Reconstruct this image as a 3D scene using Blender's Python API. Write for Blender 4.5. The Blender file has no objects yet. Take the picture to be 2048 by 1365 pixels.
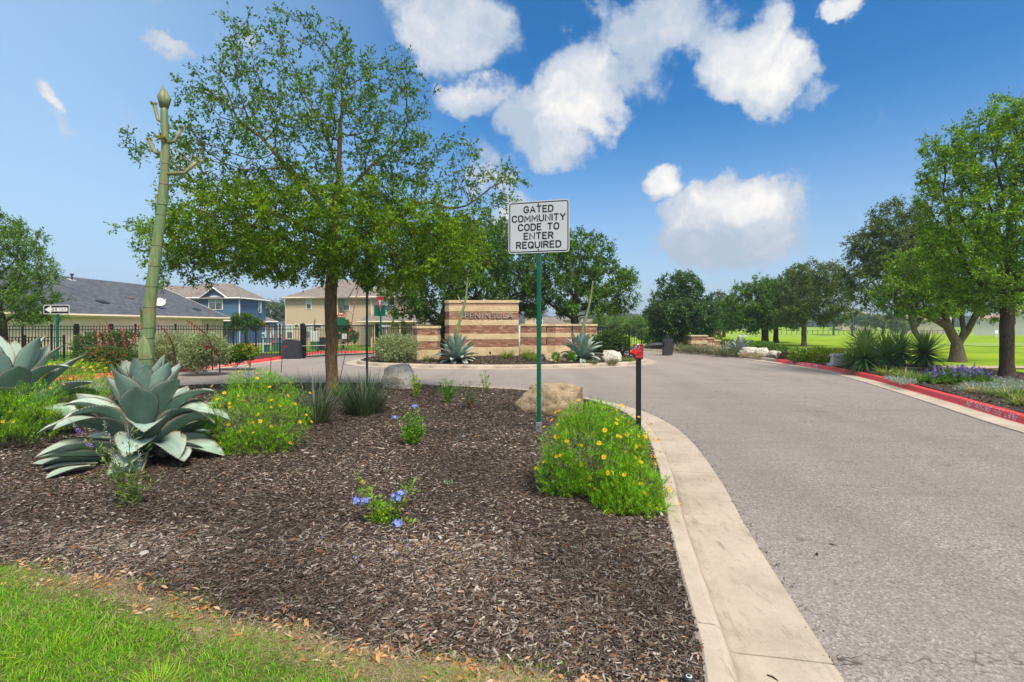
import bpy, bmesh, math, random
import numpy as np
from mathutils import Vector, Matrix, Euler, noise as mnoise
from mathutils.geometry import delaunay_2d_cdt

R = math.radians
S = bpy.context.scene
COL = S.collection
rng = np.random.default_rng(7)
random.seed(7)

# ------------------------------------------------------------------ camera
H = 1.55            # eye height over the mulch
F = 1000.0          # focal length in photo pixels (2048 wide)
CX, CY = 1024.0, 650.0
cam = bpy.data.cameras.new('camera')
cam.sensor_width = 36.0
cam.lens = 36.0 * F / 2048.0
cam.shift_y = -(682.5 - CY) / 2048.0
cam.clip_start = 0.05
cam.clip_end = 6000
camo = bpy.data.objects.new('camera', cam)
camo.location = (0, 0, H)
camo.rotation_euler = (R(90), 0, 0)
COL.objects.link(camo)
S.camera = camo

# ------------------------------------------------------------------ sun, sky, exposure
SUN_EL, SUN_AZ = R(54), R(150)      # azimuth from +Y towards +X: the sun stands high behind the camera
sun = bpy.data.lights.new('sun', 'SUN')
sun.energy = 3.1
sun.angle = R(18)
sun.color = (1.0, 0.91, 0.77)
suno = bpy.data.objects.new('sun', sun)
sd = Vector((math.sin(SUN_AZ) * math.cos(SUN_EL), math.cos(SUN_AZ) * math.cos(SUN_EL), math.sin(SUN_EL)))
suno.rotation_euler = sd.to_track_quat('Z', 'Y').to_euler()
COL.objects.link(suno)
S.view_settings.view_transform = 'Standard'
S.view_settings.look = 'None'
S.view_settings.gamma = 1.0
S.view_settings.use_curve_mapping = False
S.view_settings.exposure = 0.76
cy = S.cycles
cy.max_bounces = 6; cy.diffuse_bounces = 3; cy.glossy_bounces = 2; cy.transmission_bounces = 3
cy.transparent_max_bounces = 4; cy.volume_bounces = 0
cy.caustics_reflective = False; cy.caustics_refractive = False
cy.use_denoising = True
cy.denoiser = 'OPENIMAGEDENOISE'

def pxdir(x, y):
    v = Vector(((x - CX) / F, 1.0, (CY - y) / F)); v.normalize(); return v

class NT:
    """tiny helper to write node trees"""
    def __init__(s, tree): s.t = tree; s.n = tree.nodes; s.l = tree.links
    def add(s, kind, **kw):
        nd = s.n.new(kind)
        for k, v in kw.items(): setattr(nd, k, v)
        return nd
    def setin(s, sock, v):
        if hasattr(v, 'is_linked') or isinstance(v, bpy.types.NodeSocket): s.l.new(v, sock)
        else: sock.default_value = v
    def math(s, op, a, b=None, c=None, clamp=False):
        nd = s.add('ShaderNodeMath', operation=op, use_clamp=clamp)
        s.setin(nd.inputs[0], a)
        if b is not None: s.setin(nd.inputs[1], b)
        if c is not None: s.setin(nd.inputs[2], c)
        return nd.outputs[0]
    def vmath(s, op, a, b=None, out=0):
        nd = s.add('ShaderNodeVectorMath', operation=op)
        s.setin(nd.inputs[0], a)
        if b is not None: s.setin(nd.inputs[1], b)
        return nd.outputs[out]
    def noise(s, vec, scale, detail=3, rough=.55, out='Fac', dist=0.0, dim='3D'):
        nd = s.add('ShaderNodeTexNoise', noise_dimensions=dim)
        if vec is not None: s.l.new(vec, nd.inputs['Vector'])
        nd.inputs['Scale'].default_value = scale; nd.inputs['Detail'].default_value = detail
        nd.inputs['Roughness'].default_value = rough; nd.inputs['Distortion'].default_value = dist
        return nd.outputs[out]
    def voro(s, vec, scale, feature='F1', out='Distance', rnd=1.0):
        nd = s.add('ShaderNodeTexVoronoi', feature=feature)
        if vec is not None: s.l.new(vec, nd.inputs['Vector'])
        nd.inputs['Scale'].default_value = scale; nd.inputs['Randomness'].default_value = rnd
        return nd.outputs[out]
    def ramp(s, fac, stops, interp='LINEAR'):
        nd = s.add('ShaderNodeValToRGB'); nd.color_ramp.interpolation = interp
        cr = nd.color_ramp
        while len(cr.elements) > 1: cr.elements.remove(cr.elements[-1])
        cr.elements[0].position = stops[0][0]; cr.elements[0].color = col4(stops[0][1])
        for p, c in stops[1:]:
            e = cr.elements.new(p); e.color = col4(c)
        s.l.new(fac, nd.inputs[0]); return nd.outputs[0]
    def maprange(s, v, a, b, c, d, smooth=False):
        nd = s.add('ShaderNodeMapRange'); nd.clamp = True
        if smooth: nd.interpolation_type = 'SMOOTHSTEP'
        s.setin(nd.inputs[0], v)
        for i, q in enumerate((a, b, c, d)): nd.inputs[i + 1].default_value = q
        return nd.outputs[0]
    def mix(s, fac, a, b, blend='MIX'):
        nd = s.add('ShaderNodeMix', data_type='RGBA', blend_type=blend)
        nd.clamp_factor = True
        s.setin(nd.inputs[0], fac); s.setin(nd.inputs[6], col4(a) if isinstance(a, tuple) else a)
        s.setin(nd.inputs[7], col4(b) if isinstance(b, tuple) else b)
        return nd.outputs[2]

def col4(c):
    if isinstance(c, (int, float)): return (c, c, c, 1)
    return tuple(c) if len(c) == 4 else tuple(c) + (1,)

W = bpy.data.worlds.new('World'); S.world = W; W.use_nodes = True
W.node_tree.nodes.clear()
w = NT(W.node_tree)
sky = w.add('ShaderNodeTexSky', sky_type='NISHITA')
sky.sun_disc = False
sky.sun_elevation = SUN_EL
sky.sun_rotation = SUN_AZ
sky.altitude = 200; sky.air_density = 1.0; sky.dust_density = 0.6; sky.ozone_density = 3.0
tc = w.add('ShaderNodeTexCoord')
dirv = w.vmath('NORMALIZE', tc.outputs['Generated'])
sep = w.add('ShaderNodeSeparateXYZ'); w.l.new(dirv, sep.inputs[0])
hsv = w.add('ShaderNodeHueSaturation'); hsv.inputs['Saturation'].default_value = 1.46
hsv.inputs['Value'].default_value = 1.18
w.l.new(sky.outputs[0], hsv.inputs['Color'])
# pale milky air near the horizon
hz = w.maprange(sep.outputs[2], 0.0, 0.40, 0.72, 0.0, True)
skyc = w.mix(hz, hsv.outputs[0], (3.6, 5.0, 6.9))
# thin haze that whitens the sunward (left) half of the sky
az = w.maprange(sep.outputs[0], -0.75, 0.05, 0.62, 0.0, True)
skyc = w.mix(az, skyc, (4.0, 5.9, 8.0))
# cumulus
warp = w.noise(dirv, 6.5, 6, .62, out='Color')
warp = w.vmath('SUBTRACT', warp, (0.5, 0.5, 0.5))
nd = w.add('ShaderNodeVectorMath', operation='SCALE'); w.l.new(warp, nd.inputs[0]); nd.inputs[3].default_value = 0.17
dv = w.vmath('ADD', dirv, nd.outputs[0])
fine = w.noise(dirv, 9.0, 11, .64)
blobs = [  # photo x, y, rx, ry, strength
    (1150, 185, 105, 100, 1.25), (1120, 265, 95, 80, 1.0), (950, 205, 90, 45, .75), (1060, 235, 90, 70, .8),
    (1480, 105, 85, 85, 1.2), (1545, 170, 85, 75, 1.1), (1650, 200, 55, 30, .45),
    (1490, 415, 100, 60, 1.35), (1420, 470, 120, 75, .95), (1335, 372, 50, 36, 1.05), (1520, 460, 80, 70, 1.0),
    (900, 50, 120, 90, 1.0), (1290, 60, 170, 60, .75), (1270, 140, 90, 90, .6), (1040, 80, 60, 40, .3),
    (350, 82, 80, 22, .8), (85, 200, 45, 24, .75), (118, 265, 45, 50, .55), (1795, 212, 80, 34, .42), (1680, 8, 60, 30, .8),
    (470, 400, 240, 190, .42), (660, 260, 150, 120, .3), (970, 350, 80, 55, .6), (1010, 430, 70, 70, .6), (430, 40, 130, 50, .4)]
dens = None; lit = None
for (bx, by, rx, ry, st) in blobs:
    c = pxdir(bx, by)
    k = 1.0 / math.sqrt(1 + ((bx - CX) / F) ** 2 + ((CY - by) / F) ** 2)
    k2 = k * math.sqrt(k)
    rxx, rzz = rx / F * k2 * 1.12, ry / F * k * 1.15
    df = w.vmath('SUBTRACT', dv, tuple(c))
    df = w.vmath('MULTIPLY', df, (1 / rxx, 1 / (rxx * 1.4), 1 / rzz))
    ln = w.vmath('LENGTH', df, out=1)
    m = w.maprange(ln, 0.15, 1.45, st, 0.0, True)
    dens = m if dens is None else w.math('MAXIMUM', dens, m)
# scattered cloud out of the frame, with overhead cover added for neutral fill light
gen = w.noise(dirv, 2.4, 7, .6)
gen = w.maprange(gen, .40, .60, 0, .95, True)
away = w.maprange(sep.outputs[1], .12, .45, 1.0, 0.0, True)
up = w.maprange(sep.outputs[2], .62, .80, 0.0, 1.0, True)
gen = w.math('MULTIPLY', gen, w.math('MAXIMUM', away, up))
dens = w.math('MAXIMUM', dens, gen)
d2 = w.math('ADD', dens, w.math('MULTIPLY', w.math('SUBTRACT', fine, .5), 1.25))
alpha = w.maprange(d2, .30, .66, 0.0, 1.0, True)
alpha = w.math('MULTIPLY', alpha, w.maprange(sep.outputs[2], 0.0, 0.10, 0.0, 1.0, True))
# thicker parts lie in their own shade, rims facing the sun are bright
def relief(scale, off, det):
    n1 = w.noise(dv, scale, det, .55); n2 = w.noise(w.vmath('ADD', dv, off), scale, det, .55)
    return w.math('SUBTRACT', n1, n2)
rl = w.math('ADD', w.math('MULTIPLY', relief(7, (-.03, 0, .045), 4), 1.3), w.math('MULTIPLY', relief(18, (-.010, 0, .016), 5), .8))
thick = w.maprange(d2, .30, 1.2, 0.0, 1.0, True)
low = w.noise(w.vmath('ADD', dirv, (.3, .1, .2)), 4.0, 3, .5)
tone = w.math('ADD', w.math('ADD', w.math('MULTIPLY', thick, .62), .16), rl, clamp=False)
shade = None
for (bx, by, rx, ry, st) in [(1400, 492, 120, 55, .6), (1150, 310, 90, 60, .3), (930, 50, 110, 80, .5), (1290, 70, 190, 70, .55), (1270, 150, 110, 90, .45), (1545, 225, 90, 40, .3), (1000, 250, 90, 50, .4), (470, 400, 300, 220, .3)]:
    c = pxdir(bx, by); df = w.vmath('MULTIPLY', w.vmath('SUBTRACT', dv, tuple(c)), (F / rx * 1.1, F / rx * .8, F / ry * 1.1))
    m = w.maprange(w.vmath('LENGTH', df, out=1), .1, 1.5, st, 0, True); shade = m if shade is None else w.math('MAXIMUM', shade, m)
tone = w.math('SUBTRACT', tone, w.maprange(low, .50, .70, 0, .25, True))
tone = w.math('SUBTRACT', tone, shade, clamp=True)
ccol = w.ramp(tone, [(0.0, (3.6, 4.3, 5.3)), (.35, (5.0, 5.3, 5.9)), (.7, (6.9, 6.8, 6.7)), (1.0, (8.4, 8.1, 7.7))])
skyc = w.mix(alpha, skyc, ccol)
bg = w.add('ShaderNodeBackground'); bg.inputs[1].default_value = 0.082
w.l.new(skyc, bg.inputs[0])
wo = w.add('ShaderNodeOutputWorld'); w.l.new(bg.outputs[0], wo.inputs[0])
W.cycles.sampling_method = 'MANUAL'; W.cycles.sample_map_resolution = 512

# ------------------------------------------------------------------ helpers
def ss(a, b, x):
    t = np.clip((np.asarray(x, float) - a) / (b - a), 0, 1); return t * t * (3 - 2 * t)

def terr(X, Y):
    X = np.asarray(X, float); Y = np.asarray(Y, float)
    z = -0.95 * ss(26, 50, Y) * ss(-3, -8, X)
    z = z - 2.2 * ss(60, 140, Y) * (1 - 1.0 * ss(165, 250, Y)) * ss(0, 15, X)
    z = z + .30 * np.sin(X * .045 + 1) * np.sin(Y * .05) * ss(35, 80, Y) * ss(6, 14, X)
    return z
def tz(X, Y): return float(terr(X, Y))
def gp(x, y, z=0.0):
    Y = (H - z) * F / (y - CY); return ((x - CX) / F * Y, Y)
def X_at(x, Y): return (x - CX) / F * Y
def Z_at(y, Y): return H + (CY - y) / F * Y

def tagit(o, label=None, cat=None, group=None, kind=None):
    if label: o['label'] = label
    if cat: o['category'] = cat
    if group: o['group'] = group
    if kind: o['kind'] = kind
    return o
def thing(name, label, cat, loc=(0, 0, 0), rotz=0.0, group=None):
    o = bpy.data.objects.new(name, None); COL.objects.link(o)
    o.location = loc; o.rotation_euler = (0, 0, rotz); o.empty_display_size = .2
    return tagit(o, label, cat, group)
def link(name, me, parent=None, loc=(0, 0, 0), rot=(0, 0, 0), scale=None):
    o = bpy.data.objects.new(name, me); COL.objects.link(o)
    o.location = loc; o.rotation_euler = rot
    if scale is not None: o.scale = scale if hasattr(scale, '__len__') else (scale,) * 3
    if parent is not None: o.parent = parent
    return o
def copy_tree(o, parent=None):
    c = o.copy(); COL.objects.link(c)
    if parent is not None: c.parent = parent
    for ch in list(o.children): copy_tree(ch, c)
    return c

def mesh_np(name, V, faces, mats=(), col=None, smooth=False, matidx=None):
    """V (n,3); faces (m,k) array of equal-length faces"""
    me = bpy.data.meshes.new(name)
    V = np.ascontiguousarray(V, dtype=np.float32); faces = np.ascontiguousarray(faces, dtype=np.int32)
    n = len(V); m, k = faces.shape
    me.vertices.add(n); me.vertices.foreach_set('co', V.ravel())
    me.loops.add(m * k); me.loops.foreach_set('vertex_index', faces.ravel())
    me.polygons.add(m)
    me.polygons.foreach_set('loop_start', np.arange(0, m * k, k, dtype=np.int32))
    if matidx is not None: me.polygons.foreach_set('material_index', np.asarray(matidx, dtype=np.int32))
    if smooth: me.polygons.foreach_set('use_smooth', np.ones(m, dtype=bool))
    if col is not None:
        a = me.color_attributes.new('Col', 'FLOAT_COLOR', 'POINT')
        c4 = np.ones((n, 4), dtype=np.float32); c4[:, :3] = col
        a.data.foreach_set('color', c4.ravel())
    for mm in mats: me.materials.append(mm)
    me.update(calc_edges=True)
    return me

class MB:
    """collects polygons, builds one mesh"""
    def __init__(s): s.v = []; s.f = []; s.mi = []; s.sm = []; s.c = []
    def add(s, vs, fs, mi=0, smooth=False, col=None):
        b = len(s.v); s.v += [tuple(v) for v in vs]
        s.c += [col or (1, 1, 1)] * len(vs)
        for f in fs: s.f.append(tuple(i + b for i in f)); s.mi.append(mi); s.sm.append(smooth)
        return s
    def box(s, x0, x1, y0, y1, z0, z1, mi=0, bev=0.0, M=None, col=None):
        if bev > 0:
            b = min(bev, (x1 - x0) / 2.01, (y1 - y0) / 2.01, (z1 - z0) / 2.01)
            vs = []
            for x in (x0, x1):
                for y in (y0, y1):
                    for z in (z0, z1):
                        sx = b if x == x0 else -b; sy = b if y == y0 else -b; sz = b if z == z0 else -b
                        vs += [(x, y + sy, z + sz), (x + sx, y, z + sz), (x + sx, y + sy, z)]
            # vertex index: corner*3 + axis
            def cr(i, j, k): return (i * 4 + j * 2 + k) * 3
            fs = []
            for i in (0, 1):
                q = [cr(i, 0, 0), cr(i, 1, 0), cr(i, 1, 1), cr(i, 0, 1)]
                fs.append(q if i else q[::-1])
                q = [cr(0, i, 0) + 1, cr(1, i, 0) + 1, cr(1, i, 1) + 1, cr(0, i, 1) + 1]
                fs.append(q[::-1] if i else q)
                q = [cr(0, 0, i) + 2, cr(1, 0, i) + 2, cr(1, 1, i) + 2, cr(0, 1, i) + 2]
                fs.append(q if i else q[::-1])
            for j in (0, 1):
                for k in (0, 1):
                    fs.append([cr(0, j, k) + 1, cr(1, j, k) + 1, cr(1, j, k) + 2, cr(0, j, k) + 2])
                    fs.append([cr(j, 0, k) + 0, cr(j, 1, k) + 0, cr(j, 1, k) + 2, cr(j, 0, k) + 2])
                    fs.append([cr(j, k, 0) + 0, cr(j, k, 1) + 0, cr(j, k, 1) + 1, cr(j, k, 0) + 1])
            for i in (0, 1):
                for j in (0, 1):
                    for k in (0, 1): c = cr(i, j, k); fs.append([c, c + 1, c + 2])
        else:
            vs = [(x, y, z) for x in (x0, x1) for y in (y0, y1) for z in (z0, z1)]
            fs = [(0, 1, 3, 2), (4, 6, 7, 5), (0, 4, 5, 1), (2, 3, 7, 6), (0, 2, 6, 4), (1, 5, 7, 3)]
        if M is not None: vs = [tuple(M @ Vector(v)) for v in vs]
        return s.add(vs, fs, mi, False, col)
    def tube(s, pts, rad, n=8, mi=0, cap=True, smooth=True, ell=1.0, col=None):
        pts = [Vector(p) for p in pts]
        if not hasattr(rad, '__len__'): rad = [rad] * len(pts)
        vs = []; up = None
        for i, p in enumerate(pts):
            t = (pts[min(i + 1, len(pts) - 1)] - pts[max(i - 1, 0)])
            if t.length < 1e-9: t = Vector((0, 0, 1))
            t.normalize()
            if up is None:
                up = Vector((0, 0, 1)) if abs(t.z) < .9 else Vector((1, 0, 0))
            a = t.cross(up)
            if a.length < 1e-6: a = t.cross(Vector((0, 1, 0)))
            a.normalize(); b = a.cross(t).normalized(); up = b
            for k in range(n):
                an = 2 * math.pi * k / n
                vs.append(p + (a * math.cos(an) + b * math.sin(an) * ell) * rad[i])
        fs = []
        for i in range(len(pts) - 1):
            for k in range(n):
                fs.append((i * n + k, i * n + (k + 1) % n, (i + 1) * n + (k + 1) % n, (i + 1) * n + k))
        if cap:
            fs.append(tuple(range(n))[::-1]); fs.append(tuple((len(pts) - 1) * n + k for k in range(n)))
        return s.add(vs, fs, mi, smooth, col)
    def lathe(s, prof, n=16, c=(0, 0), mi=0, smooth=True):
        return s.tube([(c[0], c[1], z) for r, z in prof], [max(r, 1e-4) for r, z in prof], n, mi, True, smooth)
    def poly(s, pts, mi=0): return s.add(pts, [tuple(range(len(pts)))], mi)
    def extr(s, prof, a, b, axis='y', mi=0, bevel=0):
        """closed 2D profile extruded from a to b; prof in the two other axes"""
        n = len(prof)
        def P(u, v, t):
            return {'y': (u, t, v), 'x': (t, u, v), 'z': (u, v, t)}[axis]
        vs = [P(u, v, a) for u, v in prof] + [P(u, v, b) for u, v in prof]
        fs = [tuple(range(n)), tuple(range(2 * n - 1, n - 1, -1))]
        fs += [(i, i + n, (i + 1) % n + n, (i + 1) % n) for i in range(n)]
        return s.add(vs, fs, mi)
    def mesh(s, name, mats):
        me = bpy.data.meshes.new(name)
        me.from_pydata(s.v, [], s.f)
        for m in (mats if isinstance(mats, (list, tuple)) else [mats]): me.materials.append(m)
        me.polygons.foreach_set('material_index', s.mi); me.polygons.foreach_set('use_smooth', s.sm)
        if any(c != (1, 1, 1) for c in s.c):
            a = me.color_attributes.new('Col', 'FLOAT_COLOR', 'POINT')
            a.data.foreach_set('color', [q for c in s.c for q in (*c, 1.0)])
        bm = bmesh.new(); bm.from_mesh(me); bmesh.ops.recalc_face_normals(bm, faces=bm.faces); bm.to_mesh(me); bm.free()
        return me
    def build(s, name, mats, parent=None, loc=(0, 0, 0), rot=(0, 0, 0)):
        return link(name, s.mesh(name, mats), parent, loc, rot)

def rrect(w_, h_, r, n=5):
    pts = []
    for cx, cz, a0 in ((w_ / 2 - r, h_ / 2 - r, 0), (-w_ / 2 + r, h_ / 2 - r, 90), (-w_ / 2 + r, -h_ / 2 + r, 180), (w_ / 2 - r, -h_ / 2 + r, 270)):
        for k in range(n + 1):
            a = R(a0 + 90 * k / n); pts.append((cx + r * math.cos(a), cz + r * math.sin(a)))
    return pts

def text_mesh(txt, size, depth=.002, spacing=1.0, bold=0.0, align='CENTER'):
    cu = bpy.data.curves.new('lettering', 'FONT'); cu.body = txt; cu.size = size
    cu.align_x = align; cu.align_y = 'CENTER'; cu.extrude = depth; cu.space_character = spacing; cu.offset = bold
    cu.resolution_u = 3
    o = bpy.data.objects.new('tmp', cu); COL.objects.link(o)
    dg = bpy.context.evaluated_depsgraph_get(); dg.update()
    me = bpy.data.meshes.new_from_object(o.evaluated_get(dg)); bpy.data.objects.remove(o)
    me.name = 'lettering'; return me
def put_text(txt, size, m, parent, loc, rot, depth=.002, spacing=1.0, bold=0.0, sx=1.0, sy=1.0, name='lettering'):
    me = text_mesh(txt, size, depth, spacing, bold)
    me.materials.clear(); me.materials.append(m)
    return link(name, me, parent, loc, rot, (sx, sy, 1))

def _arc(cx, cy, rx, ry, a0, a1, n=9):
    return [(cx + rx * math.cos(R(a0 + (a1 - a0) * i / n)), cy + ry * math.sin(R(a0 + (a1 - a0) * i / n))) for i in range(n + 1)]
_O = _arc(.33, .67, .33, .33, 0, 180) + _arc(.33, .33, .33, .33, 180, 360)
GLYPH = {  # width, strokes (True = closed)
    'O': (.66, [(_O, True)]), 'Q': (.66, [(_O, True), ([(.38, .28), (.68, -.04)], False)]),
    'C': (.64, [(_arc(.33, .67, .33, .33, 20, 180) + _arc(.33, .33, .33, .33, 180, 340), False)]),
    'G': (.66, [(_arc(.33, .67, .33, .33, 20, 180) + _arc(.33, .33, .33, .33, 180, 360) + [(.66, .46), (.36, .46)], False)]),
    'D': (.64, [([(0, 0), (0, 1), (.30, 1)] + _arc(.30, .66, .34, .34, 90, 0)[1:] + _arc(.30, .34, .34, .34, 0, -90), True)]),
    'A': (.72, [([(0, 0), (.36, 1), (.72, 0)], False), ([(.14, .32), (.58, .32)], False)]),
    'T': (.62, [([(0, 1), (.62, 1)], False), ([(.31, 1), (.31, 0)], False)]),
    'E': (.54, [([(.54, 1), (0, 1), (0, 0), (.54, 0)], False), ([(0, .52), (.46, .52)], False)]),
    'M': (.78, [([(0, 0), (0, 1), (.39, .30), (.78, 1), (.78, 0)], False)]), 'N': (.66, [([(0, 0), (0, 1), (.66, 0), (.66, 1)], False)]),
    'U': (.64, [([(0, 1), (0, .32)] + _arc(.32, .32, .32, .32, 180, 360)[1:] + [(.64, 1)], False)]), 'I': (.0, [([(0, 0), (0, 1)], False)]),
    'Y': (.68, [([(0, 1), (.34, .48), (.68, 1)], False), ([(.34, .48), (.34, 0)], False)]), 'W': (.92, [([(0, 1), (.22, 0), (.46, .9), (.70, 0), (.92, 1)], False)]),
    'R': (.60, [([(0, 0), (0, 1), (.34, 1)] + _arc(.34, .75, .26, .25, 90, -90)[1:] + [(0, .5)], False), ([(.32, .5), (.60, 0)], False)]), ' ': (.42, [])}
def stroke_text(txt, width, height, stroke, mat, parent, loc, gap=.30):
    """even-stroke traffic sign capitals, each letter cut as flat film"""
    x = 0; items = []
    for ch in txt:
        w_, st = GLYPH[ch]; items += [([(px + x, py) for px, py in p], c) for p, c in st]; x += w_ + gap
    W_ = x - gap; sx = width / W_; mb = MB()
    for si, (p, closed) in enumerate(items):
        P = [Vector(((q[0] - W_ / 2) * sx, (q[1] - .5) * height)) for q in p]; n = len(P); h = stroke / 2; Lr = []
        if not closed: P[0] = P[0] + (P[0] - P[1]).normalized() * h * .6; P[-1] = P[-1] + (P[-1] - P[-2]).normalized() * h * .6
        for i in range(n):
            a = P[i - 1] if (i or closed) else None; c = P[(i + 1) % n] if (i < n - 1 or closed) else None
            d1 = (P[i] - a).normalized() if a is not None and (P[i] - a).length > 1e-6 else None; d2 = (c - P[i]).normalized() if c is not None and (c - P[i]).length > 1e-6 else None
            d1 = d1 or d2; d2 = d2 or d1; n1 = Vector((-d1.y, d1.x)); n2 = Vector((-d2.y, d2.x)); m = (n1 + n2)
            m = m / max(.55, m.dot(n1)); Lr.append((P[i] + m * h, P[i] - m * h))
        y = -.0012 - .0003 * (si % 3); V = [(q.x, y, q.y) for l in Lr for q in l]; rng_ = range(n if closed else n - 1)
        mb.add(V, [(2 * i, 2 * ((i + 1) % n), 2 * ((i + 1) % n) + 1, 2 * i + 1) for i in rng_])
    return mb.build('lettering', mat, parent, loc)
# ------------------------------------------------------------------ materials
def newmat(name):
    m = bpy.data.materials.new(name); m.use_nodes = True; m.node_tree.nodes.clear()
    k = NT(m.node_tree)
    out = k.add('ShaderNodeOutputMaterial'); p = k.add('ShaderNodeBsdfPrincipled')
    k.l.new(p.outputs[0], out.inputs[0]); return m, k, p, out
def objco(k): return k.add('ShaderNodeTexCoord').outputs['Object']
def wpos(k): return k.add('ShaderNodeNewGeometry').outputs['Position']
def bump(k, p, h, strength=.3, dist=.01):
    b = k.add('ShaderNodeBump'); b.inputs['Strength'].default_value = strength; b.inputs['Distance'].default_value = dist
    k.l.new(h, b.inputs['Height']); k.l.new(b.outputs[0], p.inputs['Normal'])
def simple(name, c, rough=.6, metal=0, var=.15, scale=8, bmp=0, spec=.4, coord='obj'):
    m, k, p, out = newmat(name)
    co = objco(k) if coord == 'obj' else wpos(k)
    n = k.noise(co, scale, 4, .6)
    c = np.array(c[:3])
    k.l.new(k.ramp(n, [(.25, tuple(c * (1 - var))), (.75, tuple(np.minimum(c * (1 + var), 1)))]), p.inputs['Base Color'])
    p.inputs['Roughness'].default_value = rough; p.inputs['Metallic'].default_value = metal
    p.inputs['Specular IOR Level'].default_value = spec
    if bmp: bump(k, p, k.noise(co, scale * 6, 3, .6), bmp, .01)
    return m
def leafmat(name, trans=.35, rough=.5, spec=.35, tint=(1.15, 1.1, .5)):
    m, k, p, out = newmat(name)
    at = k.add('ShaderNodeAttribute', attribute_name='Col')
    p.inputs['Roughness'].default_value = rough; p.inputs['Specular IOR Level'].default_value = spec
    k.l.new(at.outputs['Color'], p.inputs['Base Color'])
    tr = k.add('ShaderNodeBsdfTranslucent')
    k.l.new(k.mix(1.0, at.outputs['Color'], tint, 'MULTIPLY'), tr.inputs['Color'])
    mx = k.add('ShaderNodeMixShader'); mx.inputs[0].default_value = trans
    k.l.new(p.outputs[0], mx.inputs[1]); k.l.new(tr.outputs[0], mx.inputs[2]); k.l.new(mx.outputs[0], out.inputs[0])
    return m
M = {}
M['leaf'] = leafmat('leaf', .42)
M['waxleaf'] = leafmat('wax_leaf', .22, .42, .5)
M['petal'] = leafmat('petal', .3, .6, .2, (1, 1, 1))

def m_bark(name, a, b, sc=1.0):
    m, k, p, out = newmat(name); co = objco(k)
    mp = k.add('ShaderNodeMapping'); mp.inputs['Scale'].default_value = (22 * sc, 22 * sc, 5 * sc); k.l.new(co, mp.inputs[0])
    n = k.noise(mp.outputs[0], 1.6, 6, .65); v = k.voro(mp.outputs[0], 1.0)
    big = k.noise(co, 1.7, 3, .6)
    c = k.ramp(n, [(.3, a), (.68, b)]); c = k.mix(k.maprange(big, .5, .7, 0, .45), c, (.11, .12, .055))
    k.l.new(c, p.inputs['Base Color']); p.inputs['Roughness'].default_value = .9; p.inputs['Specular IOR Level'].default_value = .15
    bump(k, p, k.math('ADD', n, v), .9, .02); return m
M['bark'] = m_bark('bark', (.05, .03, .016), (.27, .18, .10))
M['barkgrey'] = m_bark('grey_bark', (.05, .04, .03), (.24, .19, .14))
M['barkdark'] = m_bark('dark_bark', (.025, .018, .012), (.10, .075, .055))

def m_mulch():
    m, k, p, out = newmat('mulch_soil'); co = wpos(k)
    mp = k.add('ShaderNodeMapping'); mp.inputs['Scale'].default_value = (40, 75, 40); mp.inputs['Rotation'].default_value = (0, 0, .5); k.l.new(co, mp.inputs[0])
    v = k.voro(mp.outputs[0], 1.0, out='Color'); n = k.noise(co, 1.6, 4, .6); n2 = k.noise(co, 90, 3, .7)
    sepc = k.add('ShaderNodeSeparateColor'); k.l.new(v, sepc.inputs[0])
    c = k.ramp(sepc.outputs[0], [(0, (.032, .021, .015)), (.5, (.095, .066, .049)), (.85, (.18, .145, .12)), (1, (.33, .29, .25))])
    c = k.mix(k.maprange(n, .4, .7, 0, .45), c, (.055, .030, .020))
    k.l.new(c, p.inputs['Base Color']); p.inputs['Roughness'].default_value = .95; p.inputs['Specular IOR Level'].default_value = .15
    bump(k, p, k.math('ADD', sepc.outputs[1], n2), 1.0, .03); return m
M['mulch'] = m_mulch()
def m_chip():
    m, k, p, out = newmat('mulch_chip')
    at = k.add('ShaderNodeAttribute', attribute_name='Col'); n = k.noise(wpos(k), 120, 2, .6)
    k.l.new(k.mix(k.math('MULTIPLY', n, .5), at.outputs['Color'], (.02, .015, .012)), p.inputs['Base Color'])
    p.inputs['Roughness'].default_value = .85; p.inputs['Specular IOR Level'].default_value = .25
    return m
M['chip'] = m_chip()
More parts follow.
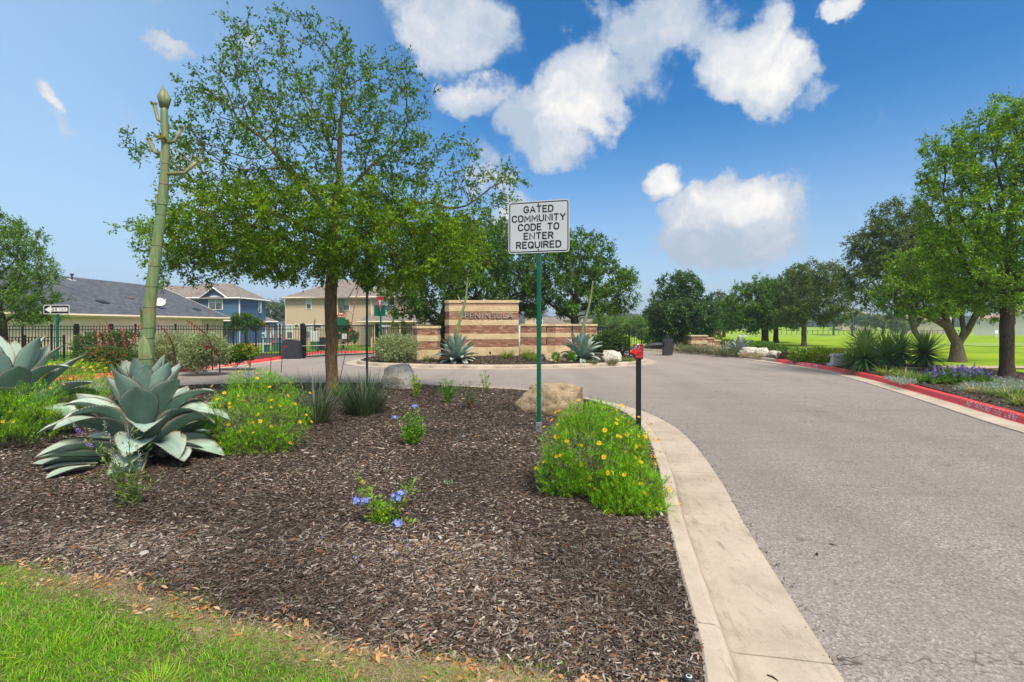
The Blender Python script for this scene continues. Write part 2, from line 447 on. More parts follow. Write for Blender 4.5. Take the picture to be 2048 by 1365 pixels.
def m_asphalt():
    m, k, p, out = newmat('asphalt'); co = wpos(k)
    v = k.voro(co, 75, out='Color'); sc = k.add('ShaderNodeSeparateColor'); k.l.new(v, sc.inputs[0])
    v2 = k.voro(co, 160, out='Color'); s2 = k.add('ShaderNodeSeparateColor'); k.l.new(v2, s2.inputs[0])
    c = k.ramp(sc.outputs[0], [(0, (.10, .086, .076)), (.3, (.235, .208, .183)), (.7, (.35, .312, .277)), (.92, (.47, .425, .38)), (1, (.64, .59, .53))])
    c2 = k.ramp(s2.outputs[1], [(0, (.125, .105, .090)), (.5, (.305, .262, .226)), (1, (.475, .42, .37))])
    c = k.mix(.45, c, c2)
    big = k.noise(co, .35, 5, .6); mid = k.noise(co, 2.2, 4, .6)
    c = k.mix(k.maprange(big, .35, .7, 0, .30), c, (.36, .31, .28))
    c = k.mix(k.maprange(mid, .55, .75, 0, .30), c, (.17, .15, .145))
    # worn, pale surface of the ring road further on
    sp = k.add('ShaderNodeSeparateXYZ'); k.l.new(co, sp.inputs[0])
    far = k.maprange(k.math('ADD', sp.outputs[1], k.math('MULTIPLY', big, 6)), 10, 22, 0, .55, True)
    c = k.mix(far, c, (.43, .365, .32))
    # rubbed tyre streaks along the ring
    mp = k.add('ShaderNodeMapping'); mp.inputs['Scale'].default_value = (.12, 2.2, 1); mp.inputs['Rotation'].default_value = (0, 0, -.12); k.l.new(co, mp.inputs[0])
    st = k.noise(mp.outputs[0], 1.3, 5, .65)
    c = k.mix(k.maprange(st, .52, .74, 0, .38), c, (.19, .168, .158))
    # hairline cracks
    wv = k.noise(co, 1.3, 4, .7, out='Color'); wv = k.vmath('ADD', co, wv)
    ed = k.voro(wv, .22, feature='DISTANCE_TO_EDGE')
    cr = k.math('MULTIPLY', k.maprange(ed, 0, .0020, 1, 0), k.maprange(mid, .42, .56, 0, .85))
    c = k.mix(cr, c, (.035, .032, .032))
    spots = k.maprange(k.noise(co, 6, 3, .6), .66, .76, 0, .6); c = k.mix(spots, c, (.09, .08, .075))
    mp3 = k.add('ShaderNodeMapping'); mp3.inputs['Scale'].default_value = (.55, .10, 1); mp3.inputs['Rotation'].default_value = (0, 0, .28); k.l.new(co, mp3.inputs[0])
    lane = k.noise(mp3.outputs[0], 1.6, 3, .5); c = k.mix(k.maprange(lane, .45, .7, 0, .30), c, (.19, .17, .155))
    oil = k.math('MULTIPLY', k.maprange(k.noise(co, .9, 5, .7), .60, .72, 0, 1), k.maprange(k.noise(co, 7, 3, .6), .45, .6, 0, .45)); c = k.mix(oil, c, (.10, .088, .08))
    k.l.new(c, p.inputs['Base Color']); p.inputs['Roughness'].default_value = .88; p.inputs['Specular IOR Level'].default_value = .3
    bump(k, p, k.math('ADD', sc.outputs[1], s2.outputs[2]), .8, .006); return m
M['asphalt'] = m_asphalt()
def m_concrete(name='kerb_concrete', a=(.36, .295, .225), b=(.55, .465, .365)):
    m, k, p, out = newmat(name); co = wpos(k)
    n = k.noise(co, 2.1, 6, .65); f = k.noise(co, 60, 4, .7)
    c = k.ramp(n, [(.3, a), (.7, b)])
    c = k.mix(k.maprange(f, .4, .8, 0, .35), c, tuple(np.array(b) * 1.12))
    mp = k.add('ShaderNodeMapping'); mp.inputs['Scale'].default_value = (7, 1.6, 1); mp.inputs['Rotation'].default_value = (0, 0, .25); k.l.new(co, mp.inputs[0])
    s = k.noise(mp.outputs[0], 2.0, 7, .75)
    c = k.mix(k.maprange(s, .56, .74, 0, .7), c, (.13, .10, .078))
    d = k.maprange(k.noise(co, 26, 5, .7), .63, .72, 0, .6); c = k.mix(d, c, (.10, .085, .07))
    k.l.new(c, p.inputs['Base Color']); p.inputs['Roughness'].default_value = .9; p.inputs['Specular IOR Level'].default_value = .2
    bump(k, p, f, .35, .006); return m
M['concrete'] = m_concrete()
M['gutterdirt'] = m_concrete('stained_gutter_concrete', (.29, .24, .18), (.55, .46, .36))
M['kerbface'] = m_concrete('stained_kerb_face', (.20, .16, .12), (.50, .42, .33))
def m_redpaint():
    m, k, p, out = newmat('red_kerb_paint'); co = wpos(k)
    n = k.noise(co, 3.0, 6, .7); f = k.noise(co, 40, 4, .7)
    c = k.ramp(n, [(.3, (.74, .05, .05)), (.7, (.86, .10, .095))])
    c = k.mix(k.maprange(f, .60, .72, 0, .5), c, (.33, .05, .05))
    c = k.mix(k.maprange(k.noise(co, 7, 6, .75), .66, .74, 0, .75), c, (.09, .05, .05))
    k.l.new(c, p.inputs['Base Color']); p.inputs['Roughness'].default_value = .5; bump(k, p, f, .25, .005); return m
M['red'] = m_redpaint()
def m_lawn(name, cs, sc=1.0, stripes=0.0):
    m, k, p, out = newmat(name); co = wpos(k)
    n = k.noise(co, .22 * sc, 8, .72); f = k.noise(co, 3 * sc, 8, .75); g = k.noise(co, 60, 3, .7)
    c = k.ramp(n, [(.3, cs[0]), (.5, cs[1]), (.72, cs[2])])
    c = k.mix(k.maprange(f, .35, .7, 0, .35), c, tuple(np.array(cs[0]) * .7))
    if stripes:
        sp = k.add('ShaderNodeSeparateXYZ'); k.l.new(co, sp.inputs[0])
        q = k.math('SINE', k.math('MULTIPLY', k.math('ADD', sp.outputs[0], k.math('MULTIPLY', sp.outputs[1], .35)), .8))
        c = k.mix(k.maprange(q, -.3, .3, 0, stripes), c, cs[2])
    k.l.new(c, p.inputs['Base Color']); p.inputs['Roughness'].default_value = .85; p.inputs['Specular IOR Level'].default_value = .15
    bump(k, p, g, .8, .03); return m
M['fairway'] = m_lawn('fairway_grass', [(.13, .24, .008), (.26, .41, .010), (.42, .52, .03)], 1, .2)
M['lawnfar'] = m_lawn('lawn_grass', [(.11, .20, .014), (.18, .30, .02), (.24, .33, .04)], 2)
M['thatch'] = m_lawn('thatch', [(.06, .09, .015), (.12, .16, .03), (.28, .22, .11)], 10)
M['wildground'] = m_lawn('field_grass', [(.06, .09, .025), (.10, .14, .04), (.16, .17, .07)], 1)

GREEN = (.0, .105, .062)
M['greenpost'] = simple('green_powder_coat', GREEN, .38, 0, .12, 5, .05)
M['galv'] = simple('galvanised_steel', (.42, .44, .46), .42, .8, .2, 30, .1)
M['black'] = simple('black_powder_coat', (.010, .011, .012), .42, 0, .3, 6, .05)
M['blackplastic'] = simple('charcoal_plastic', (.028, .032, .040), .5, 0, .2, 8, .05)
M['signwhite'] = simple('sign_sheeting', (.50, .53, .57), .5, 0, .03, 1.5)
M['white'] = simple('white_paint', (.75, .75, .73), .5, 0, .05, 5)
M['signblack'] = simple('sign_black', (.008, .008, .009), .5, 0, .1)
M['signred'] = simple('sign_red', (.55, .012, .02), .45, 0, .08)
M['boxred'] = simple('red_enamel', (.33, .016, .028), .38, 0, .18, 20, .05)
M['lockred'] = simple('red_lock_body', (.75, .01, .008), .3, 0, .08)
M['chrome'] = simple('shackle_steel', (.7, .7, .7), .2, 1, .05)
M['amber'] = simple('cream_trim', (.62, .52, .36), .6, 0, .06, 3)
M['letter'] = simple('brushed_letters', (.46, .43, .40), .5, .2, .15, 20)
M['kerbletter'] = simple('stencil_paint', (.66, .60, .60), .7, 0, .25, 40, 0, .2, 'w')

def m_stone(name, a, b, c3=None, sc=1.0):
    m, k, p, out = newmat(name); co = objco(k)
    n = k.noise(co, 2.2 * sc, 7, .65); f = k.noise(co, 22 * sc, 6, .7)
    c = k.ramp(n, [(.28, a), (.62, b)])
    if c3: c = k.mix(k.maprange(k.noise(co, 3.7 * sc, 6, .7, dist=1.0), .52, .66, 0, .85), c, c3)
    c = k.mix(k.maprange(f, .55, .8, 0, .45), c, tuple(np.array(a) * .45))
    k.l.new(c, p.inputs['Base Color']); p.inputs['Roughness'].default_value = .9; p.inputs['Specular IOR Level'].default_value = .2
    bump(k, p, k.math('ADD', f, n), .9, .05); return m
M['boulder'] = m_stone('tan_boulder', (.33, .235, .14), (.62, .48, .31), (.16, .11, .07), 2.4)
M['boulderw'] = m_stone('white_boulder', (.50, .45, .36), (.88, .83, .72), (.28, .18, .10), 2)
M['cast'] = m_stone('cast_stone', (.58, .42, .22), (.76, .60, .37), None, 1.0)
M['mortar'] = simple('mortar', (.23, .185, .15), .95, 0, .2, 20, .3)
def m_brick():
    m, k, p, out = newmat('clay_brick'); co = objco(k)
    oi = k.add('ShaderNodeObjectInfo').outputs['Random']
    at = k.add('ShaderNodeAttribute', attribute_name='Col')
    c = k.ramp(oi, [(0, (.20, .095, .06)), (.25, (.36, .165, .09)), (.5, (.46, .22, .125)), (.7, (.34, .19, .13)), (.85, (.56, .36, .24)), (1, (.24, .15, .12))])
    n = k.noise(co, 18, 5, .7); c = k.mix(k.maprange(n, .4, .7, 0, .4), c, (.13, .07, .055))
    k.l.new(c, p.inputs['Base Color']); p.inputs['Roughness'].default_value = .9; bump(k, p, n, .5, .01); return m
M['brick'] = m_brick()
def m_shingle(name, a, b):
    m, k, p, out = newmat(name); co = wpos(k)
    mp = k.add('ShaderNodeMapping'); mp.inputs['Scale'].default_value = (3, 3, 7); k.l.new(co, mp.inputs[0])
    v = k.voro(mp.outputs[0], 1.0, out='Color'); sc = k.add('ShaderNodeSeparateColor'); k.l.new(v, sc.inputs[0])
    n = k.noise(co, .6, 4, .6)
    f = k.math('ADD', k.math('MULTIPLY', sc.outputs[0], .5), k.math('MULTIPLY', n, .5))
    k.l.new(k.ramp(f, [(.2, a), (.8, b)]), p.inputs['Base Color']); p.inputs['Roughness'].default_value = .95
    p.inputs['Specular IOR Level'].default_value = .2; return m
M['shgrey'] = m_shingle('charcoal_shingles', (.062, .068, .082), (.13, .138, .155))
M['shbrown'] = m_shingle('taupe_shingles', (.17, .145, .125), (.27, .235, .21))
M['cream'] = simple('cream_siding', (.86, .66, .50), .8, 0, .05, .6)
M['blue'] = simple('slate_blue_siding', (.065, .145, .26), .7, 0, .08, .6)
M['bluegrey'] = simple('blue_grey_siding', (.13, .17, .22), .7, 0, .08, .6)
M['beige'] = simple('beige_siding', (.50, .39, .28), .8, 0, .05, .6)
M['limestone'] = m_stone('limestone_veneer', (.52, .38, .18), (.68, .57, .38), (.40, .38, .36), .8)
M['stucco'] = simple('pale_stucco', (.62, .52, .42), .9, 0, .06, .4)
M['stuccow'] = simple('white_stucco', (.66, .60, .58), .9, 0, .06, .4)
M['tileroof'] = m_shingle('clay_tan_roof', (.34, .22, .15), (.46, .32, .23))
def m_glass():
    m, k, p, out = newmat('window_glass')
    n = k.noise(wpos(k), .7, 3, .5)
    k.l.new(k.ramp(n, [(.35, (.03, .045, .05)), (.65, (.12, .16, .17))]), p.inputs['Base Color'])
    p.inputs['Roughness'].default_value = .08; p.inputs['Specular IOR Level'].default_value = .8; return m
M['glass'] = m_glass()
M['blind'] = simple('window_blind', (.42, .50, .46), .7, 0, .1, 2)
M['utilgreen'] = simple('utility_green', (.05, .13, .085), .55, 0, .1, 4)
M['utilteal'] = simple('utility_teal', (.03, .12, .17), .55, 0, .1, 4)
M['utilgrey'] = simple('utility_light_grey', (.50, .52, .54), .6, 0, .08, 4)
M['skin'] = simple('skin', (.50, .28, .19), .6, 0, .05)
M['cloth'] = simple('light_cloth', (.62, .62, .60), .8, 0, .06)
M['clothdark'] = simple('dark_cloth', (.03, .035, .05), .8, 0, .1)
M['tyre'] = simple('tyre_rubber', (.02, .02, .02), .7, 0, .1)
M['tan'] = simple('tan_path', (.47, .37, .26), .9, 0, .1, 2, .2, .2, 'w')

def m_agave():
    m, k, p, out = newmat('agave_leaf')
    at = k.add('ShaderNodeAttribute', attribute_name='Col')
    co = objco(k); n = k.noise(co, 4, 5, .6)
    mp = k.add('ShaderNodeMapping'); mp.inputs['Scale'].default_value = (3, 60, 3); k.l.new(co, mp.inputs[0])
    st = k.noise(mp.outputs[0], 1.0, 3, .6)
    c = k.mix(k.maprange(n, .35, .7, 0, .3), at.outputs['Color'], (.38, .49, .42))
    c = k.mix(k.maprange(st, .42, .72, 0, .42), c, (.13, .22, .17)); c = k.mix(k.maprange(k.noise(co, 2.2, 6, .7, dist=1.5), .5, .72, 0, .5), c, (.36, .45, .37))
    c = k.mix(k.maprange(k.noise(co, 14, 7, .8), .62, .72, 0, .55), c, (.22, .20, .13))
    k.l.new(c, p.inputs['Base Color']); p.inputs['Roughness'].default_value = .55; p.inputs['Specular IOR Level'].default_value = .3
    bump(k, p, st, .15, .01); return m
M['agave'] = m_agave()
def m_stalk():
    m, k, p, out = newmat('agave_stalk')
    at = k.add('ShaderNodeAttribute', attribute_name='Col'); n = k.noise(objco(k), 5, 4, .6)
    co = objco(k); mp = k.add('ShaderNodeMapping'); mp.inputs['Scale'].default_value = (30, 30, 2.0); k.l.new(co, mp.inputs[0])
    c = k.mix(k.maprange(n, .4, .7, 0, .5), at.outputs['Color'], (.30, .34, .12)); st = k.noise(mp.outputs[0], 1.5, 5, .7)
    c = k.mix(k.maprange(st, .42, .66, 0, .7), c, (.10, .14, .06)); c = k.mix(k.maprange(k.noise(co, 5, 7, .8), .50, .64, 0, .7), c, (.24, .15, .08))
    k.l.new(c, p.inputs['Base Color']); bump(k, p, st, .4, .01)
    p.inputs['Roughness'].default_value = .5; return m
M['stalk'] = m_stalk()
# ------------------------------------------------------------------ ground sheets
def catmull(pts, step):
    pts = [Vector((p[0], p[1])) for p in pts]; out = []
    P = [pts[0] * 2 - pts[1]] + pts + [pts[-1] * 2 - pts[-2]]
    for i in range(1, len(P) - 2):
        a, b, c, d = P[i - 1:i + 3]
        n = max(2, int((c - b).length / (step / 4)))
        for k in range(n):
            t = k / n
            out.append(.5 * ((2 * b) + (c - a) * t + (2 * a - 5 * b + 4 * c - d) * t * t + (3 * b - a - 3 * c + d) * t ** 3))
    out.append(pts[-1])
    arr = np.array([[p.x, p.y] for p in out]); L = np.r_[0, np.cumsum(np.hypot(*np.diff(arr, axis=0).T))]
    n = max(2, int(L[-1] / step)); s = np.linspace(0, L[-1], n + 1)
    return np.c_[np.interp(s, L, arr[:, 0]), np.interp(s, L, arr[:, 1])]
def offset(path, d):
    """positive d goes to the left of the direction of travel"""
    t = np.gradient(path, axis=0); t /= np.linalg.norm(t, axis=1)[:, None]
    return path + np.c_[-t[:, 1], t[:, 0]] * d
def inpoly(X, Y, poly):
    c = np.zeros(len(X), bool); px, py = poly[:, 0], poly[:, 1]; j = len(poly) - 1
    for i in range(len(poly)):
        k = ((py[i] > Y) != (py[j] > Y)) & (X < (px[j] - px[i]) * (Y - py[i]) / (py[j] - py[i] + 1e-12) + px[i])
        c ^= k; j = i
    return c
def sheet(name, poly, zf, mat, res=None, seeds=(), label=None):
    poly = np.asarray(poly, float); pts = [Vector(p) for p in poly]
    n = len(pts)
    extra = []
    for (x0, x1, y0, y1, r) in seeds:
        gx, gy = np.meshgrid(np.arange(x0, x1, r), np.arange(y0, y1, r))
        gx = gx.ravel() + rng.uniform(-.2, .2, gx.size) * r; gy = gy.ravel() + rng.uniform(-.2, .2, gy.size) * r
        k = inpoly(gx, gy, poly); extra += [Vector((a, b)) for a, b in zip(gx[k], gy[k])]
    vs, es, fs, *_ = delaunay_2d_cdt(pts + extra, [], [list(range(n))], 1, 1e-4)
    V = np.array([[v.x, v.y] for v in vs]); Z = zf(V[:, 0], V[:, 1])
    me = bpy.data.meshes.new(name); me.from_pydata(np.c_[V, Z].tolist(), [], [tuple(f) for f in fs]); me.materials.append(mat)
    me.polygons.foreach_set('use_smooth', [True] * len(me.polygons))
    me.update()
    if len(me.polygons) and me.polygons[0].normal.z < 0: me.flip_normals()
    o = link(name, me); o['kind'] = 'structure'; return o

# kerb lines: outer (road side) edges of the gutters
MAIN = [(1.1, -4), (1.2, -1), (1.38, 1.5), (1.56, 2.35), (1.74, 3.23), (1.95, 4.2), (2.2, 5.2), (2.48, 6.6), (2.62, 7.6), (2.66, 8.5),
        (2.56, 9.5), (2.25, 10.5), (1.75, 11.3), (.8, 12.35), (-.4, 13.0), (-2.2, 13.65), (-4.5, 14.1), (-7, 14.0), (-9.3, 13.0), (-10.9, 11),
        (-11.7, 8), (-12, 3), (-12, -4)]
main_out = catmull(MAIN, .25); main_in = offset(main_out, .64)
RIGHT = [(5, -8), (6.4, -1), (6.9, 3), (7.5, 6.2), (7.93, 7.74), (8.3, 8.9), (8.85, 10.4), (9.55, 12.4), (10.35, 14.8), (10.95, 17), (11.25, 18.8), (11.4, 21.8),
         (11.25, 24.7), (10.6, 27.3), (9.4, 29.5), (8.2, 31.5), (7.6, 34), (7.7, 39), (8.5, 46), (10, 56)]
right_out = catmull(RIGHT, .3); right_in = offset(right_out, -.64)
LEFT = [(-24, -8), (-22, 2), (-18.5, 9), (-14.6, 13.6), (-12.3, 16), (-11.35, 18), (-10.9, 21), (-10.75, 25), (-11.2, 30), (-12.2, 36), (-14.5, 40), (-20, 42.5), (-32, 43.5)]
left_out = catmull(LEFT, .4); left_in = offset(left_out, .64)
ROUND = [(-7.2, 34), (-7.4, 28), (-7.55, 24), (-7.2, 21.6), (-6.0, 20.1), (-3.7, 19.15), (-1, 18.75), (1.2, 18.95), (3.2, 19.5), (4.9, 20.3), (6.1, 21.5), (6.65, 23.2), (6.5, 26),
         (5.6, 31), (4.9, 38), (5.2, 46), (6.5, 56)]
round_out = catmull(ROUND, .3); round_in = offset(round_out, .64)

terr0 = lambda X, Y: terr(X, Y)
# base land to the horizon
ang = np.linspace(0, 2 * np.pi, 49)[:-1]
rad = np.array([3, 8, 16, 30, 50, 80, 120, 170, 240, 330, 460, 700, 1100, 2000, 3800])
V = [(0, 20)]; 
for r_ in rad: V += [(r_ * math.cos(a), 20 + r_ * math.sin(a)) for a in ang]
V = np.array(V); Z = terr(V[:, 0], V[:, 1]) - .34
Fc = [(0, 1 + i, 1 + (i + 1) % 48) for i in range(48)]
for q in range(len(rad) - 1):
    for i in range(48):
        a, b = 1 + q * 48 + i, 1 + q * 48 + (i + 1) % 48; Fc += [(a, a + 48, b + 48), (a, b + 48, b)]
land = link('ground', mesh_np('ground', np.c_[V, Z], Fc, [M['wildground']], smooth=True)); land['kind'] = 'structure'

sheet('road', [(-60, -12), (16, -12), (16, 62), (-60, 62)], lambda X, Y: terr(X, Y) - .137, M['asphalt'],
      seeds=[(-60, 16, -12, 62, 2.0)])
def mulchz(X, Y, bank=0.0):
    z = np.array([mnoise.noise(Vector((x * 1.3, y * 1.3, 0))) * .035 + mnoise.noise(Vector((x * .45, y * .45, 3))) * .05 for x, y in zip(X, Y)])
    return z
from_main = lambda X, Y: np.min(np.hypot(X[:, None] - main_in[None, ::3, 0], Y[:, None] - main_in[None, ::3, 1]), axis=1)
def zmain(X, Y):
    d = np.clip(from_main(X, Y) / .8, 0, 1); return mulchz(X, Y) * d - .012 * (1 - d)
o = sheet('planting_bed', main_in, zmain, M['mulch'], seeds=[(-4, 2, 1.5, 7, .14), (-12, 3, -3, 14, .45)])
LAWN = [(-9, 3.95), (-6, 3.6), (-4.2, 3.32), (-3.24, 3.16), (-2.43, 2.97), (-1.96, 2.82), (-1.56, 2.63), (-.93, 2.42), (-.52, 2.31), (-.05, 2.19), (.2, 2.1), (.6, 1.95), (.75, 1.5), (.6, -3), (-9, -3)]
lawn_poly = np.array(LAWN, float)
sheet('lawn', lawn_poly, lambda X, Y: zmain(X, Y) + .012, M['thatch'], seeds=[(-8, .6, 0, 4, .2)])
def zround(X, Y):
    d = np.min(np.hypot(X[:, None] - round_in[None, ::3, 0], Y[:, None] - round_in[None, ::3, 1]), axis=1)
    return terr(X, Y) + .13 * ss(0, 2.5, d) - .012 + mulchz(X, Y) * ss(0, 1, d)
sheet('planting_bed', round_in, zround, M['mulch'], seeds=[(-7, 7, 19, 30, .5), (-7, 7, 30, 56, 2)])
# right side: golf course and planting strip
gpoly = np.vstack([right_in, [(20, 110), (60, 300), (420, 345), (520, 120), (330, -40), (60, -20)]])
sheet('golf_course', gpoly, lambda X, Y: terr(X, Y) - .02, M['fairway'],
      seeds=[(7, 40, -8, 60, 3), (10, 120, 30, 130, 7), (40, 480, 30, 330, 18)])
k0 = np.argmin(np.abs(right_in[:, 1] - (-6))); k1 = np.argmin(np.abs(right_in[:, 1] - 33))
strip_in = right_in[k0:k1]; wd = np.interp(strip_in[:, 1], [0, 7, 12, 16, 22, 28, 33], [2.8, 3.4, 5.6, 5.5, 3.4, 4.5, 3.0])
strip_out = np.array([offset(right_in, -wq)[k0 + i] for i, wq in enumerate(wd)])[::3]
bedpoly = np.vstack([strip_in, strip_out[::-1]])
sheet('planting_bed', bedpoly, lambda X, Y: terr(X, Y) + mulchz(X, Y) * .6 + .012, M['mulch'], seeds=[(7, 18, -5, 33, .6)])
# left side: bed along the kerb, then lawn down to the houses
lpoly = np.vstack([left_in, [(-60, 62), (-110, 90), (-140, 20), (-90, -20)]])
sheet('lawn', lpoly, lambda X, Y: terr(X, Y) - .02, M['lawnfar'], seeds=[(-60, -10, -8, 62, 3)])
kk = np.argmin(np.abs(left_in[:, 1] - 27)); k2 = np.argmin(np.abs(left_in[:, 1] - 2))
ls = left_in[k2:kk]; lo = offset(left_in, 5.0)[k2:kk][::3]
sheet('planting_bed', np.vstack([ls, lo[::-1]]), lambda X, Y: terr(X, Y) + .03, M['mulch'], seeds=[(-30, -10, 0, 27, 1)])
sheet('lawn', [(-60, 51), (-20, 46.8), (-13, 45.6), (-6.8, 45), (-6.8, 62), (-60, 62)], lambda X, Y: terr(X, Y) + .02, M['lawnfar'], seeds=[(-60, -7, 45, 62, 3)])
sheet('cart_path', [(12.6, 17.45), (14, 17.5), (20, 17.6), (40, 17.7), (40, 18.9), (20, 18.7), (14, 18.5), (12.6, 18.3)], lambda X, Y: terr(X, Y) + .022, M['tan'])
sheet('putting_green', [(34, 36), (60, 38), (90, 44), (90, 50), (55, 46), (33, 41)], lambda X, Y: terr(X, Y) + .01, m_lawn('green_turf', [(.24, .38, .06), (.30, .42, .08), (.34, .45, .10)], 2), seeds=[(30, 90, 30, 55, 3)])

# ------------------------------------------------------------------ kerbs
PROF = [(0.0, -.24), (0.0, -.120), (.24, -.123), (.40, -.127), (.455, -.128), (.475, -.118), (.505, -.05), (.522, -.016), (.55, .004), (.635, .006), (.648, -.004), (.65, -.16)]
def kerb(path, side, red=lambda s: False, joint=3.0, label=None):
    root = bpy.data.objects.new('kerb', None); COL.objects.link(root); root['kind'] = 'structure'
    if label: root['label'] = label
    t = np.gradient(path, axis=0); t /= np.linalg.norm(t, axis=1)[:, None]; nrm = np.c_[-t[:, 1], t[:, 0]] * side
    Ls = np.r_[0, np.cumsum(np.hypot(*np.diff(path, axis=0).T))]
    nj = max(1, int(Ls[-1] / joint)); js = np.linspace(0, Ls[-1], nj + 1)
    for a, b in zip(js[:-1], js[1:]):
        sv = np.unique(np.r_[a + .006, Ls[(Ls > a + .05) & (Ls < b - .05)], b - .006])
        P = np.c_[np.interp(sv, Ls, path[:, 0]), np.interp(sv, Ls, path[:, 1])]; Nn = np.c_[np.interp(sv, Ls, nrm[:, 0]), np.interp(sv, Ls, nrm[:, 1])]
        V = []; Fs = []; mi = []; m = len(PROF); isred = red(P[len(P) // 2])
        for i in range(len(P)):
            z0 = tz(*P[i])
            for d, z in PROF: q = P[i] + Nn[i] * d; V.append((q[0], q[1], z0 + z))
        for i in range(len(P) - 1):
            for j in range(m - 1):
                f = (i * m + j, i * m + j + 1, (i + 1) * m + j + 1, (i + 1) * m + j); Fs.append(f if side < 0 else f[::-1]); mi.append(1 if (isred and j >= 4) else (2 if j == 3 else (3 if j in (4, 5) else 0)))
        me = bpy.data.meshes.new('kerb_section')
        ends = [tuple(range(m)), tuple(range((len(P)) * m - 1, (len(P) - 1) * m - 1, -1))]
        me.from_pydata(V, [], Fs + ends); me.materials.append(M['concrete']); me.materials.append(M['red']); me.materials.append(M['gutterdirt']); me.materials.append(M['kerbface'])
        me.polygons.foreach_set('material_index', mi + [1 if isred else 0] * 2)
        me.polygons.foreach_set('use_smooth', [False] * (len(Fs) + 2))
        bm = bmesh.new(); bm.from_mesh(me); bmesh.ops.recalc_face_normals(bm, faces=bm.faces); bm.to_mesh(me); bm.free()
        link('kerb_section', me, root)
    return root
k_main = kerb(main_out, 1, joint=3.05, label='concrete kerb and gutter round the mulched bed')
k_right = kerb(right_out, -1, red=lambda p: p[1] < 22.4, joint=3.05, label='kerb painted red beside the golf course')
k_left = kerb(left_out, 1, red=lambda p: p[1] < 36, joint=3.05, label='kerb painted red leading to the gate')
k_round = kerb(round_out, 1, joint=3.05, label='concrete kerb round the entrance island')
far_k = kerb(catmull([(-13.6, 46.4), (-9.5, 45.2), (-6.6, 44.6)], .5), 1, red=lambda p: True, joint=4, label='short red kerb in front of the beige house')
isl = kerb(catmull([(-12.0, 35.2), (-11.6, 37.4), (-10.2, 37.9)], .4), 1, red=lambda p: True, joint=4, label='red kerb nose beyond the gate')

# stencilled words on the red kerbs: laid on the sloping face, bent along it
def kerb_text(txt, path, side, s0, length, flip, parent):
    me = text_mesh(txt, 1.0, 0.0, 1.15, .012)
    n = len(me.vertices); co = np.empty(n * 3); me.vertices.foreach_get('co', co); co = co.reshape(-1, 3)
    w0, w1 = co[:, 0].min(), co[:, 0].max(); h0, h1 = co[:, 1].min(), co[:, 1].max()
    u = (co[:, 0] - w0) / (w1 - w0); v = (co[:, 1] - h0) / (h1 - h0)
    Ls = np.r_[0, np.cumsum(np.hypot(*np.diff(path, axis=0).T))]
    t = np.gradient(path, axis=0); t /= np.linalg.norm(t, axis=1)[:, None]; nrm = np.c_[-t[:, 1], t[:, 0]] * side
    sgn = -1 if flip else 1
    s_ = s0 + sgn * (u - .5) * length
    P = np.c_[np.interp(s_, Ls, path[:, 0]), np.interp(s_, Ls, path[:, 1])]; Nn = np.c_[np.interp(s_, Ls, nrm[:, 0]), np.interp(s_, Ls, nrm[:, 1])]
    pr = np.array(PROF[5:10]); al = np.r_[0, np.cumsum(np.hypot(*np.diff(pr, axis=0).T))]
    vv = al[0] + .01 + v * .125
    d = np.interp(vv, al, pr[:, 0]) - .005; z = np.interp(vv, al, pr[:, 1]) + .004
    q = P + Nn * d[:, None]
    me.vertices.foreach_set('co', np.c_[q, terr(P[:, 0], P[:, 1]) + z].ravel()); me.materials.clear(); me.materials.append(M['kerbletter'])
    me.update(); return link('lettering', me, parent)
def arc_at(path, y):
    Ls = np.r_[0, np.cumsum(np.hypot(*np.diff(path, axis=0).T))]; return Ls[np.argmin(np.abs(path[:, 1] - y))]
kerb_text('NO PARKING  FIRE  LANE', right_out, -1, arc_at(right_out, 9.75), 1.75, True, k_right)
kerb_text('NO PARKING  FIRE  LANE', right_out, -1, arc_at(right_out, 20.4), 2.1, True, k_right)
kerb_text('NO PARKING  FIRE  LANE', left_out, 1, arc_at(left_out, 20.2), 2.6, False, k_left)

